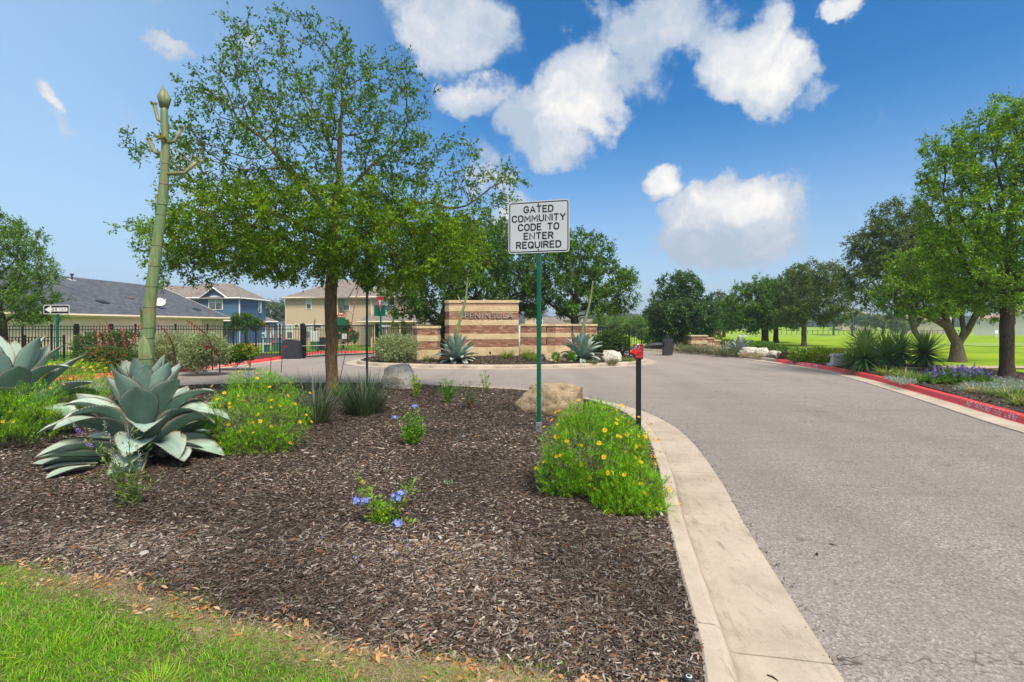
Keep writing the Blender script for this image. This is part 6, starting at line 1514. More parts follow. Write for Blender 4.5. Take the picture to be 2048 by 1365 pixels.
# ------------------------------------------------------------------ fences and gate
def fence(label, pts, heights, zb, spacing=.115, rails=(.06, .22), bottom=.10, big=(), name='metal_fence', group=None, post=.032, pk=.0095, cat='fence', cap=0.06):
    """pts: post positions; a panel of square pickets between each pair"""
    X0, Y0 = pts[0]; root = thing(name, label, cat, (X0, Y0, 0), 0, group)
    pm = MB(); pm.box(-pk, pk, -pk, pk, 0, 1); PM = pm.mesh('picket', M['black'])
    cnt = 0; extra = MB()
    for i, (x, y) in enumerate(pts):
        s = .065 if i in big else post; h = heights[i]; b = zb(x, y)
        mb = MB(); mb.box(-s, s, -s, s, -.1, h + cap, bev=.004); mb.box(-s - .008, s + .008, -s - .008, s + .008, h + cap + .001, h + cap + .014, bev=.003); mb.build('post', M['black'], root, (x - X0, y - Y0, b))
    for i in range(len(pts) - 1):
        a = Vector((*pts[i], 0)); b = Vector((*pts[i + 1], 0)); L = (b - a).length; d = (b - a) / L; ang = math.atan2(d.y, d.x); h = min(heights[i], heights[i + 1]); za, zc = zb(*pts[i]), zb(*pts[i + 1])
        for zz_ in [h - r_ for r_ in rails] + [bottom + .05]:
            mb = MB(); mb.tube([(a.x - X0, a.y - Y0, za + zz_), (b.x - X0, b.y - Y0, zc + zz_)], .016, 4, smooth=False); mb.build('rail', M['black'], root)
        n = int(L / spacing)
        for k in range(1, n):
            p = a + d * (L * k / n); zq = za + (zc - za) * k / n
            if cnt < 295: link('picket', PM, root, (p.x - X0, p.y - Y0, zq + bottom), (0, 0, ang), (1, 1, h - bottom - rails[0] + .0)); cnt += 1
            else: extra.box(-pk, pk, -pk, pk, 0, h - bottom - rails[0], M=Matrix.Translation((p.x - X0, p.y - Y0, zq + bottom)) @ Matrix.Rotation(ang, 4, 'Z'))
    if extra.v: o = extra.build('pickets', M['black'], root); o['kind'] = 'stuff'
    return root
tzz = lambda x, y: tz(x, y)
pxs = [602, 560, 512, 467, 415, 351, 271, 222, 153, 103, 45, -20, -90, -170]
pts = [(X_at(p, 24.9 - .0042 * (602 - p)), 24.9 - .0042 * (602 - p)) for p in pxs]
fence('long black picket fence behind the left kerb, joining the gate', pts, [1.52] * len(pts), lambda x, y: 0.0, rails=(.03, .19), big=(7, 8), bottom=.08)
pts = [(X_at(p, 19.6), 19.6) for p in (128, 50, -30, -110)]
fence('lower black picket fence in front of the long one at the left margin', pts, [1.08] * 4, lambda x, y: 0.0, rails=(.02, .16), cap=.05, spacing=.125, bottom=.1)
fence('black fence behind the trees, right of the gate', [(X_at(753, 28), 28), (X_at(774, 28.6), 28.6), (X_at(828, 28.6), 28.6), (X_at(880, 28.6), 28.6), (X_at(905, 28.6), 28.6)], [1.48] * 5, lambda x, y: 0.05, rails=(.02, .2), spacing=.12)
fence('black picket fence right of the brick piers ending in the low bushes', [(X_at(1196, 26.5), 26.5), (X_at(1227, 26.8), 26.8)], [1.30, 1.34], lambda x, y: 0.12, rails=(.02, .16), spacing=.12, big=(1,))
fence('lower black fence run beside the thick post by the round green bush', [(X_at(1235, 24.5), 24.5), (X_at(1259, 24.1), 24.1), (X_at(1283, 23.6), 23.6)], [1.20, 1.32, 1.22], lambda x, y: 0.05, rails=(.02, .10), spacing=.13)
# the gate: from the left post to the right one
GX0, GY0 = X_at(612, 25.2), 25.2; GX1, GY1 = X_at(747, 27.9), 27.9
gate = thing('entrance_gate', 'black vehicle gate of thin pickets standing between two tall posts', 'gate', (GX0, GY0, 0), math.atan2(GY1 - GY0, GX1 - GX0))
GL = math.hypot(GX1 - GX0, GY1 - GY0); gz0, gz1 = Z_at(713.5, 25.2), 1.50
for nm, a, b in (('top_rail', (0, gz1), (GL, gz1)), ('bottom_rail', (0, gz0), (GL, gz0)), ('side_frame', (0, gz0 - .02), (0, gz1 + .02)), ('side_frame', (GL, gz0 - .02), (GL, gz1 + .02)), ('middle_rail', (0, gz1 - .17), (GL, gz1 - .17))):
    if nm == 'middle_rail': continue
    mb = MB(); mb.tube([(a[0], 0, a[1]), (b[0], 0, b[1])], .032, 4, smooth=False); mb.build(nm, M['black'], gate)
pm = MB(); pm.box(-.0095, .0095, -.0095, .0095, 0, 1); PM = pm.mesh('picket', M['black']); ng = 46
for k in range(1, ng): link('picket', PM, gate, (GL * k / ng, 0, gz0), (0, 0, 0), (1, 1, gz1 - gz0))
mb = MB(); mb.tube([(.1, -.02, gz1 - .12), (GL * .5, -.02, gz1 - .42), (GL * .78, -.02, gz0 + .35), (GL - .1, -.02, gz0 + .05)], .007, 4); mb.build('truss_cable', M['black'], gate)
for px, Y, lab, h_ in ((606, 25.0, 'thick black gate post with rounded top beside the grey operator box', 1.56), (754, 28.1, 'black gate post at the right end of the gate', 1.55)):
    mb = MB(); mb.box(-.085, .085, -.085, .085, -.3, h_, bev=.01); t = thing('gate_post', lab, 'gate post', (X_at(px, Y), Y, 0)); mb.build('post', M['black'], t)
    m2 = MB(); m2.lathe([(.09, h_ + .001), (.09, h_ + .03), (.05, h_ + .07), (.01, h_ + .085)], 10); m2.build('cap', M['black'], t)
    for q in (.25, 1.2): m3 = MB(); m3.box(.086, .15, -.02, .02, q, q + .12, bev=.004); m3.build('hinge', M['black'], t)
# grey gate operator on the kerb
t = thing('gate_operator', 'charcoal gate operator box standing at the red kerb left of the gate', 'gate operator', (X_at(583.5, 24.3), 24.3, -.13), R(8))
mb = MB(); prof = [(-.42, .02), (.42, .02), (.40, .74), (.30, .90), (-.30, .94), (-.38, .78)]; mb.extr(prof, -.28, .28, 'y'); b = mb.build('housing', M['blackplastic'], t)
mb = MB(); mb.box(-.30, .26, -.20, .20, .94, .965, bev=.008); mb.build('lid', M['blackplastic'], t)
mb = MB(); mb.box(-.46, .46, -.32, .32, -.02, .02, bev=.005); mb.build('base_plate', M['utilgrey'], t)
mb = MB(); mb.box(-.30, -.14, -.290, -.281, .62, .65); mb.build('badge', M['signred'], t)
for q in (-.2, 0, .2): mb = MB(); mb.box(q - .07, q + .07, -.288, -.281, .16, .19); mb.build('vent_slot', M['black'], t)
mb = MB(); mb.tube([(0, 0, 0), (0, 0, .01), (2.4, .3, 0), ], .012, 4); 
m2 = MB(); m2.tube([(-.2, .3, .62), (2.6, 1.0, .66)], .014, 5); m2.build('arm', M['amber'], t)
# ------------------------------------------------------------------ signs
def signpost(root, x, y, h, r=.03, foot=True, sides=8, mat='greenpost', hexa=True):
    mb = MB(); mb.tube([(x, y, .16 if foot else -.3), (x, y, h)], r, 4 if hexa else sides, smooth=not hexa); o = mb.build('post', M[mat], root); 
    return o
def plate(w_, h_, r_, th, name, mat, root, loc=(0, 0, 0), off=0.0):
    pr = rrect(w_, h_, r_); mb = MB(); mb.extr(pr, -th / 2, th / 2, 'y'); return mb.build(name, M[mat], root, loc)
def ringplate(w_, h_, r_, b, name, mat, root, loc):
    o = rrect(w_, h_, r_); i = rrect(w_ - 2 * b, h_ - 2 * b, max(r_ - b, .005)); n = len(o)
    V = [(x, 0, z) for x, z in o] + [(x, 0, z) for x, z in i]; mb = MB(); mb.add(V, [(k, (k + 1) % n, n + (k + 1) % n, n + k) for k in range(n)])
    return mb.build(name, M[mat], root, loc)
Ys = 7.38; Xs_ = X_at(1078, Ys); t = thing('gated_community_sign', 'white GATED COMMUNITY CODE TO ENTER REQUIRED sign on a green post', 'sign', (Xs_, Ys, 0), R(-15))
mb = MB(); 
mb.box(-.029, .029, -.029, .029, .10, 2.60, bev=.006); mb.build('post', M['greenpost'], t)
mb = MB(); mb.box(-.042, .042, -.042, .042, -.25, .115, bev=.005); so = mb.build('post_socket', M['galv'], t)
mb = MB(); mb.tube([(0, -.043, .05), (0, -.055, .05)], .011, 6); mb.build('bolt', M['signblack'], so)
zc = Z_at(455, Ys); sw, sh = .915, .765
plate(sw, sh, .045, .004, 'sign_panel', 'signwhite', t, (.0, -.036, zc)); ringplate(sw - .03, sh - .03, .036, .014, 'border', 'signblack', t, (0, -.0395, zc))
mb = MB(); mb.box(-.027, .027, -.0010, .0008, zc - sh / 2 + .02, zc + sh / 2 - .02); mb.build('bracket', M['galv'], t, (0, -.0315, 0))
for i, (tx, wd) in enumerate((('GATED', .43), ('COMMUNITY', .79), ('CODE TO', .60), ('ENTER', .43), ('REQUIRED', .66))):
    stroke_text(tx, wd, .088, .0180, M['signblack'], t, (0, -.0400, zc + .262 - .131 * i))
for q in (.335, -.335): mb = MB(); mb.tube([(0, -.037, zc + q), (0, -.047, zc + q)], .010, 6); mb.build('bolt', M['signblack'], t)
# one way sign
Yo = 16.9; t = thing('one_way_sign', 'black and white ONE WAY arrow sign pointing left on a green post', 'sign', (X_at(115, Yo), Yo, 0), R(-4))
mb = MB(); mb.box(-.03, .03, -.03, .03, -.3, Z_at(628, Yo), bev=.005); mb.build('post', M['greenpost'], t)
zo = Z_at(619.5, Yo); ww = .93; hh = .31; plate(ww, hh, .03, .004, 'sign_panel', 'white', t, (0, -.036, zo)); plate(ww - .04, hh - .04, .02, .003, 'black_field', 'signblack', t, (0, -.0385, zo))
mb = MB(); mb.add([(x, 0, z) for x, z in ((-.42, 0), (-.19, .125), (-.19, .065), (.40, .065), (.40, -.065), (-.19, -.065), (-.19, -.125))], [tuple(range(7))]); mb.build('arrow', M['white'], t, (0, -.0412, zo))
stroke_text('ONE WAY', .50, .085, .016, M['signblack'], t, (.09, -.0420, zo))
# yield sign in front of a green sign back
Yy = 23.4; t = thing('yield_sign', 'narrow looking red and white yield sign on a green post by the silver bush', 'sign', (X_at(761.5, Yy), Yy, 0.0), R(-46))
mb = MB(); mb.box(-.032, .032, -.032, .032, -.3, Z_at(600, Yy), bev=.005); mb.build('post', M['greenpost'], t)
def tri(s, y, mat, nm, zc_): mb = MB(); h_ = s * 1.0; mb.extr([(-s / 2, h_ * .5), (0, -h_ * .5), (s / 2, h_ * .5)], y - .0015, y + .0015, 'y'); mb.build(nm, M[mat], t, (0, 0, zc_))
zy = Z_at(608.5, Yy); tri(.72, -.040, 'white', 'sign_panel', zy); tri(.68, -.0435, 'signred', 'red_border', zy + .006); tri(.30, -.047, 'white', 'white_field', zy + .03)
t = thing('blank_sign', 'blank green back of a rectangular sign below the yield triangle', 'sign', (X_at(759.5, 23.55), 23.55, 0), R(3)); plate(.53, .53, .02, .004, 'sign_panel', 'greenpost', t, (0, 0, Z_at(621.5, 23.55)))
mb = MB(); mb.box(-.03, .03, .003, .05, Z_at(632, 23.5), Z_at(610, 23.5)); mb.build('bracket', M['galv'], t)
# tall green pole under the elm, sign backs in the leaves
Yg = 12.3; t = thing('diamond_sign', 'tall green pole with a green sign back lost in the elm leaves', 'sign', (X_at(734, Yg), Yg, 0.0), R(6))
mb = MB(); mb.box(-.024, .024, -.024, .024, -.3, Z_at(555, Yg), bev=.005); mb.build('post', M['greenpost'], t)
mb = MB(); s_ = .27; mb.extr([(-s_, 0), (0, -s_), (s_, 0), (0, s_)], -.002, .002, 'y'); mb.build('sign_panel', M['greenpost'], t, (0, -.028, Z_at(566, Yg)))
# red lock box on black post with padlock
Yl = 5.9; t = thing('lock_box_post', 'black post at the kerb carrying a small red box', 'post', (X_at(1277, Yl), Yl, -.0))
mb = MB(); mb.box(-.026, .026, -.026, .026, -.05, Z_at(716, Yl), bev=.003); mb.build('post', M['black'], t)
zb_ = Z_at(704, Yl); w2 = .107; h2 = .155
bxm = MB(); bxm.box(-w2 / 2, w2 / 2, -.035, .035, -h2 / 2, h2 / 2, bev=.004); bx = bxm.build('red_box', M['boxred'], t, (-.004, -.005, zb_), (0, 0, R(-6)))
lid = MB(); lid.box(-w2 / 2 - .004, w2 / 2 + .004, -.041, .039, h2 / 2 + .0008, h2 / 2 + .012, bev=.003); link('lid', lid.mesh('lid', M['boxred']), bx)
hp_ = MB(); hp_.box(-.052, -.018, -.047, -.036, .03, .062, bev=.002); link('hasp', hp_.mesh('hasp', M['galv']), bx)
wp = MB()
for q in range(9): wp.box(-.044 + q * .010, -.038 + q * .010, -.0362, -.0356, -.056 + random.uniform(0, .003), -.047 + random.uniform(-.002, .002))
for q in range(3): wp.box(.000 + q * .009, .006 + q * .009, -.0362, -.0356, .006, .016)
link('worn_print', wp.mesh('worn_print', simple('worn_print', (.50, .22, .22), .6)), bx)
t2 = thing('padlock', 'red padlock with black bumper hanging open on the red box', 'padlock', (X_at(1268, Yl - .06), Yl - .075, Z_at(704, Yl)), 0)
t2.scale = (1.25, 1.2, 1.25)
Mx = Matrix.Rotation(R(32), 4, 'Y')
mb = MB(); mb.box(-.027, .027, -.013, .013, -.022, .024, bev=.006, M=Mx); mb.build('lock_body', M['lockred'], t2)
mb = MB(); mb.box(-.030, .030, -.015, .015, -.037, -.0225, bev=.005, M=Mx); mb.build('bumper', M['black'], t2)
mb = MB(); pth = [Mx @ Vector(p) for p in ((-.016, 0, .022), (-.016, 0, .062)) ] + [Mx @ Vector((-.016 * math.cos(a), 0, .062 + .018 * math.sin(a))) for a in (.5, 1.1, 1.57, 2.1, 2.7)] + [Mx @ Vector(p) for p in ((.016, 0, .062), (.016, 0, .022))]
mb.tube(pth, .0042, 8); mb.build('shackle', M['chrome'], t2)
# gate arm post across the road
Yk = 27.5; xk = X_at(1335, Yk); zk = -.1; t = thing('barrier_operator', 'dark box on a pedestal with a stubby curved arm reaching left, across the road', 'barrier', (xk, Yk, zk))
mb = MB(); W1 = .24; mb.add([(-W1, -.2, 0), (W1 - .02, -.2, 0), (W1 - .02, .2, 0), (-W1, .2, 0), (-W1 + .01, -.22, zz(678, Yk, zk)), (W1 + .03, -.22, zz(678, Yk, zk)), (W1 + .03, .22, zz(678, Yk, zk)), (-W1 + .01, .22, zz(678, Yk, zk))], [(0, 1, 5, 4), (1, 2, 6, 5), (2, 3, 7, 6), (3, 0, 4, 7), (4, 5, 6, 7), (3, 2, 1, 0)]); mb.build('housing', M['blackplastic'], t)
mb = MB(); zt = zz(678, Yk, zk); mb.tube([(-.02, 0, zt + .002), (-.02, 0, zt + .05), (-.02, 0, zt + .21)], [.135, .12, .10], 4, smooth=False); mb.build('lamp_cap', M['blackplastic'], t)
mb = MB(); pts_ = [(-.24, 0, zz(690, Yk, zk)), (-.7, 0, zz(690.2, Yk, zk)), (-1.0, 0, zz(691.5, Yk, zk)), (-1.25, 0, zz(694, Yk, zk))]
mb.tube(pts_, [.12, .12, .11, .09], 4, smooth=False, ell=1.0); mb.build('arm', M['blackplastic'], t)
# utility things
Yu = 18.7; t = thing('utility_cabinet', 'pale grey low utility cabinet between the flowers and the yuccas', 'utility box', (X_at(1678, Yu), Yu, 0), R(-14))
mb = MB(); mb.box(-.34, .34, -.24, .24, 0, .10, bev=.01); mb.build('plinth', M['utilgrey'], t)
mb = MB(); mb.add([(-.25, -.18, .101), (.25, -.18, .101), (.25, .18, .101), (-.25, .18, .101), (-.22, -.16, .36), (.22, -.16, .36), (.22, .16, .36), (-.22, .16, .36)], [(0, 1, 5, 4), (1, 2, 6, 5), (2, 3, 7, 6), (3, 0, 4, 7), (4, 5, 6, 7), (3, 2, 1, 0)]); mb.build('cabinet', M['utilgrey'], t)
mb = MB(); mb.box(-.26, .26, -.20, .20, .361, .46, bev=.012); mb.build('lid', M['utilgrey'], t)
def ubox(name, label, px, Y, w_, y0, y1, mat, cat, dp=.5, lidh=.04, z=None, rz=0):
    x = X_at(px, Y); zt, zb2 = Z_at(y0, Y), Z_at(y1, Y); t = thing(name, label, cat, (x, Y, zb2), rz); hw = w_ * Y / F / 2; h = zt - zb2
    mb = MB(); mb.box(-hw, hw, 0, dp, -.2, h - lidh, bev=.01); mb.build('cabinet', M[mat], t); mb = MB(); mb.box(-hw - .02, hw + .02, -.02, dp + .02, h - lidh + .001, h, bev=.008); mb.build('lid', M[mat], t)
    mb = MB(); mb.box(-.006, .006, -.010, -.001, .05, h - lidh - .03); mb.build('door_seam', M['black'], t); return t, hw, h
ubox('transformer_box', 'green transformer box on the lawn behind the fence', 554, 33, 22, 686, 707, 'utilgreen', 'utility box', dp=.8)
t, hw, h = ubox('call_box_base', 'teal narrow cabinet behind the fence left of the transformer', 531, 31, 8, 690, 708, 'utilteal', 'utility box', dp=.3)
t = thing('keypad_pedestal', 'slender pedestal with a pale keypad leaning above the teal cabinet', 'keypad', (X_at(527, 30.4), 30.4, -.3)); mb = MB(); mb.box(-.03, .03, -.03, .03, -.2, 1.05, bev=.005); mb.build('post', M['utilgrey'], t)
mb = MB(); mb.box(-.09, .09, -.06, .06, 0, .34, bev=.01); mb.build('keypad_housing', M['utilgrey'], t, (0, -.05, 1.06), (R(-18), 0, 0)); mb = MB(); mb.box(-.06, .06, -.006, .006, .05, .2); mb.build('keypad_screen', M['utilteal'], t, (0, -.125, 1.1), (R(-18), 0, 0))
Yc = 34; t = thing('guard_cabinet', 'white louvred cabinet with a black pipe standing inside the gate', 'cabinet', (X_at(627, Yc), Yc, Z_at(694, Yc)))
mb = MB(); mb.box(-.22, .22, 0, .4, -.2, .35); mb.build('plinth', M['utilgreen'], t); mb = MB(); mb.box(-.24, .24, -.02, .42, .351, 1.05, bev=.01); mb.build('cabinet', M['white'], t)
for q in range(4): mb = MB(); mb.box(-.20 + q * .11, -.14 + q * .11, -.030, -.021, .40, 1.0); mb.build('louvre', M['utilgrey'], t)
mb = MB(); mb.tube([(0, .2, 1.051), (0, .2, 1.85)], .035, 8); mb.build('pipe', M['black'], t)
t = thing('wheeled_bin', 'dark wheeled bin standing right of the white louvred cabinet', 'bin', (X_at(641, 38), 38, tz(X_at(641, 38), 38))); mb = MB(); mb.add([(-.25, -.25, .1), (.25, -.25, .1), (.25, .25, .1), (-.25, .25, .1), (-.32, -.32, 1.0), (.32, -.32, 1.0), (.32, .32, 1.0), (-.32, .32, 1.0)], [(0, 1, 5, 4), (1, 2, 6, 5), (2, 3, 7, 6), (3, 0, 4, 7), (4, 5, 6, 7), (3, 2, 1, 0)]); mb.build('bin_body', M['blackplastic'], t)
mb = MB(); mb.box(-.34, .34, -.34, .34, 1.001, 1.06, bev=.02); mb.build('lid', M['black'], t)
for s in (-1, 1): mb = MB(); mb.tube([(s * .27, .2, .1), (s * .33, .2, .1)], .1, 12); mb.build('wheel', M['tyre'], t)
# street name and stop sign seen from behind
Yt = 41; t = thing('street_name_sign', 'red street name blades above the green back of a stop sign, beyond the gate', 'sign', (X_at(682.5, Yt), Yt, tz(X_at(682.5, Yt), Yt) - .1))
zb3 = -(tz(X_at(682.5, Yt), Yt) - .1); mb = MB(); mb.box(-.035, .035, -.035, .035, -.2, Z_at(632, Yt) + zb3, bev=.005); mb.build('post', M['greenpost'], t)
mb = MB(); mb.extr([(.31 * math.cos(R(22.5 + 45 * k)), .31 * math.sin(R(22.5 + 45 * k))) for k in range(8)], -.003, .003, 'y'); mb.build('stop_sign_back', M['greenpost'], t, (0, -.04, Z_at(645, Yt) + zb3), (0, 0, R(35)))
for zy_, w_, rz in ((628, .5, 8), (633, .36, 40)):
    o = plate(w_, .17, .01, .006, 'name_blade', 'signred', t, (0, 0, Z_at(zy_, Yt) + zb3)); o.rotation_euler = (0, 0, R(rz))
    mb = MB(); mb.box(-w_ * .36, w_ * .30, -.006, -.0045, -.035, .035); link('lettering_strip', mb.mesh('lettering_strip', M['white']), o)
t = thing('white_notice', 'small blank white notice on a post seen through the gate', 'sign', (X_at(689, 39), 39, tz(X_at(689, 39), 39))); mb = MB(); zn = -tz(X_at(689, 39), 39); mb.box(-.02, .02, -.02, .02, -.2, Z_at(668, 39) + zn); mb.build('post', M['galv'], t); plate(.36, .4, .01, .006, 'notice_panel', 'white', t, (0, -.03, Z_at(673, 39) + zn))
# camera mast by the gate
Yc = 28.3; t = thing('camera_post', 'white pole with two small white cameras and an amber lamp right of the gate', 'camera post', (X_at(773, Yc), Yc, 0)); mb = MB(); mb.tube([(0, 0, -.2), (0, 0, Z_at(650, Yc))], .035, 8); mb.build('pole', M['white'], t)
for s, tilt in ((-1, .2), (1, -.1)): mb = MB(); mb.box(-.13, .13, -.06, .06, -.05, .05, bev=.015); mb.build('camera', M['white'], t, (s * .14, -.05, Z_at(653, Yc)), (0, tilt, R(20 * s)))
mb = MB(); mb.lathe([(.05, 0), (.06, .03), (.02, .07)], 10); mb.build('lamp', simple('amber_lamp', (.8, .35, .05), .4) and M['amber'], t, (.16, -.06, Z_at(660, Yc)))
t = thing('white_pole', 'whitish pole with green foliage tape between the lettered wall and the first pier', 'pole', (X_at(1038.5, 23.6), 23.6, .1)); mb = MB(); mb.tube([(0, 0, -.1), (0, 0, 1.42)], .045, 10); mb.build('pole', M['utilgrey'], t); mb = MB(); mb.tube([(0, 0, .62), (0, 0, .70)], .048, 10); mb.build('band', M['white'], t)
t = thing('landscape_light', 'small dark garden spotlight in front of the base of the lettered wall', 'lamp', (X_at(981, 22.4), 22.4, zr(X_at(981, 22.4), 22.4))); mb = MB(); mb.tube([(0, 0, -.05), (0, 0, .1)], .012, 6); mb.build('stake', M['black'], t); mb = MB(); mb.tube([(0, 0, .1), (-.03, .02, .2)], [.035, .055], 10); mb.build('lamp_head', M['barkdark'], t)
Yv = 2.12; t = thing('sprinkler_head', 'black sprinkler head with a round white marking by the near kerb', 'sprinkler', (X_at(1378, 2.17), 2.17, .0)); mb = MB(); mb.lathe([(.024, -.05), (.024, .018), (.022, .024), (.004, .025)], 20); mb.build('body', M['blackplastic'], t)
mb = MB(); mb.lathe([(.0135, .0255), (.0135, .0262), (.002, .0263)], 20); d_ = mb.build('disc', M['white'], t); mb = MB(); mb.lathe([(.008, .0264), (.008, .0268), (.001, .0269)], 14); mb.build('dial', M['signblack'], t)
# ------------------------------------------------------------------ houses
def wallbox(root, x0, x1, y0, y1, z0, z1, mat, name='wall', lap=0.0, faces='s'):
    mb = MB(); mb.box(x0, x1, y0, y1, z0, z1); mb.build(name, M[mat], root)
    if lap:
        mb = MB(); n = int((z1 - z0) / lap)
        for i in range(n):
            za = z0 + i * lap; zc = za + lap - .004
            if 's' in faces: mb.add([(x0, y0 - .022, za), (x1, y0 - .022, za), (x1, y0 - .004, zc), (x0, y0 - .004, zc), (x0, y0, za), (x1, y0, za)], [(0, 1, 2, 3), (4, 5, 1, 0)])
            if 'e' in faces: mb.add([(x1 + .022, y0, za), (x1 + .022, y1, za), (x1 + .004, y1, zc), (x1 + .004, y0, zc), (x1, y0, za), (x1, y1, za)], [(0, 1, 2, 3), (4, 5, 1, 0)])
        o = mb.build('siding', M[mat], root); o['kind'] = 'stuff'
def window(root, x, z, w_, h_, y, rz=0, split=True, arch=False, blind=True, mull=False):
    """window in a wall facing -Y at depth y (local), centred x,z"""
    f = MB(); b = .07
    pr = rrect(w_ + 2 * b, h_ + 2 * b, .01)
    if arch: pr = [(-w_ / 2 - b, -h_ / 2 - b), (w_ / 2 + b, -h_ / 2 - b)] + [((w_ / 2 + b) * math.cos(a), h_ / 2 - .25 + (.25 + b) * math.sin(a)) for a in np.linspace(0, math.pi, 11)]
    f.extr(pr, -.05, .03, 'y'); fo = f.build('window', M['white'], root, (x, y, z), (0, 0, rz))
    def pane(x0, x1, z0, z1, m_, nm='pane'): mb = MB(); mb.box(x0, x1, -.054, -.0505, z0, z1); link(nm, mb.mesh(nm, M[m_]), fo)
    cols = 2 if mull else 1
    for c in range(cols):
        xa = -w_ / 2 + c * w_ / cols + (.03 if cols > 1 else 0); xb = -w_ / 2 + (c + 1) * w_ / cols - (.03 if cols > 1 else 0)
        if split: pane(xa, xb, .025, h_ / 2 - (.10 if arch else 0), 'blind' if blind else 'glass'); pane(xa, xb, -h_ / 2, -.025, 'glass')
        else: pane(xa, xb, -h_ / 2, h_ / 2, 'blind' if blind else 'glass')
    return fo
def slab(root, pts, th, mat, name='roof', edge=None):
    """sloping roof plane given its corners (top surface)"""
    n = len(pts); mb = MB(); mb.add(list(pts) + [(x, y, z - th) for x, y, z in pts], [tuple(range(n)), tuple(range(2 * n - 1, n - 1, -1))] + [(i, i + n, (i + 1) % n + n, (i + 1) % n) for i in range(n)])
    return mb.build(name, M[mat], root)
def bar(root, a, b, w_, name='fascia', mat='white'): mb = MB(); mb.tube([a, b], w_, 4, smooth=False); return mb.build(name, M[mat], root)
# house with the charcoal roof, along the left
h1 = thing('grey_roof_house', 'long low cream house with a charcoal shingle roof behind the left fence', 'house', (-33, 40, -.8))
wallbox(h1, -12, 0, -12, 17.0, -.6, 3.2, 'cream')
ez, rz_ = 3.2, 6.75; slab(h1, [(.5, -12.5, ez), (.5, 17.6, ez), (-7.5, 17.6, rz_), (-7.5, -12.5, rz_)], .16, 'shgrey'); slab(h1, [(-7.5, -12.5, rz_), (-7.5, 17.6, rz_), (-15.5, 17.6, ez), (-15.5, -12.5, ez)], .16, 'shgrey')
bar(h1, (.53, -12.5, ez - .14), (.53, 17.6, ez - .14), .13, 'gutter', 'amber'); bar(h1, (.45, 17.66, ez - .06), (-7.5, 17.66, rz_ - .06), .08, 'rake_board', 'amber')
mb = MB(); mb.add([(0, 17.0, 3.2), (-15, 17.0, 3.2), (-7.5, 17.0, 6.5)], [(0, 1, 2)]); mb.build('gable', M['cream'], h1)
mb = MB(); mb.box(.001, .06, 13.2, 17.05, -.6, 3.0); mb.build('stone_veneer', M['limestone'], h1)
for yy in (5.2, 12.0): mb = MB(); mb.box(.001, .02, yy, yy + .08, -.5, 3.0); mb.build('trim_strip', M['cream'], h1)
def onroof(y, s): return (.5 - 8 * s, y, ez + (rz_ - ez) * s)
for y_, s_, w_ in ((2.6, .30, .9), (14.3, .22, .7), (7.5, .48, .5)):
    p = onroof(y_, s_); mb = MB(); mb.box(-.3, .3, -w_ / 2, w_ / 2, .01, .10, bev=.02); mb.build('roof_vent', M['black'] if w_ > .6 else M['barkgrey'], h1, p, (0, math.atan2(rz_ - ez, 8), 0))
for y_, s_ in ((5.1, .90), (1.0, .93)):
    p = onroof(y_, s_); mb = MB(); mb.tube([(0, 0, -.05), (0, 0, .42)], .07, 8); mb.tube([(0, 0, .42), (0, 0, .56)], .14, 8); mb.build('flue_pipe', M['barkdark'], h1, p); mb = MB(); mb.box(-.2, .2, -.3, .3, -.02, .03); mb.build('flashing', M['utilgrey'], h1, p, (0, math.atan2(rz_ - ez, 8), 0))
p = onroof(8.6, .22); sd_ = thing('satellite_dish', 'small white satellite dish standing on the charcoal roof', 'satellite dish', (-33 + p[0], 40 + p[1], -.8 + p[2]))
mb = MB(); mb.tube([(0, 0, -.05), (0, 0, .35), (.05, -.1, .5)], .03, 6); mb.build('mast', M['galv'], sd_)
mb = MB(); V = []; 
for i in range(5):
    for k in range(16): a = k * math.pi / 8; r_ = .12 * i + .005; V.append((r_ * math.cos(a) * .9, r_ * math.sin(a) * 1.05, .35 * r_ * r_))
mb.add(V, [(i * 16 + k, i * 16 + (k + 1) % 16, (i + 1) * 16 + (k + 1) % 16, (i + 1) * 16 + k) for i in range(4) for k in range(16)], smooth=True); mb.build('dish', M['white'], sd_, (.05, -.1, .55), (R(35), R(55), 0)); mb = MB(); mb.tube([(.05, -.1, .4), (.75, -.25, .75)], .02, 5); mb.tube([(.72, -.25, .70), (.8, -.28, .82)], .06, 6); mb.build('feed_arm', M['white'], sd_)
# blue two storey house
zb1 = -1.0; Y2 = 66; h2 = thing('blue_house', 'two storey slate blue house with taupe roof and arched white window', 'house', (X_at(432, Y2), Y2, zb1))
def lx(px, Y=Y2): return X_at(px, Y) - X_at(432, Y2)
def lz(py, Y=Y2): return Z_at(py, Y) - zb1
wallbox(h2, lx(345), lx(478.5), 0, 7, 0, lz(597), 'blue', lap=.2, faces='se')
zt = lz(597); bar(h2, (lx(330), -.45, zt), (lx(404), -.45, zt), .11); bar(h2, (lx(452), -.45, zt), (lx(484), -.45, zt), .11); bar(h2, (lx(479), -.03, 0), (lx(479), -.03, zt), .09, 'corner_board'); bar(h2, (lx(478.5) + .5, -.4, zt), (lx(478.5) + .5, 7.4, zt), .11)
rr_ = lz(563); slab(h2, [(lx(325), -.5, zt), (lx(485), -.5, zt), (lx(425), 4.5, rr_ + .1), (lx(360), 4.5, rr_ + .1)], .12, 'shbrown'); slab(h2, [(lx(485), -.5, zt), (lx(485), 7.6, zt), (lx(425), 4.6, rr_ + .1), (lx(425), 4.5, rr_ + .1)], .12, 'shbrown')
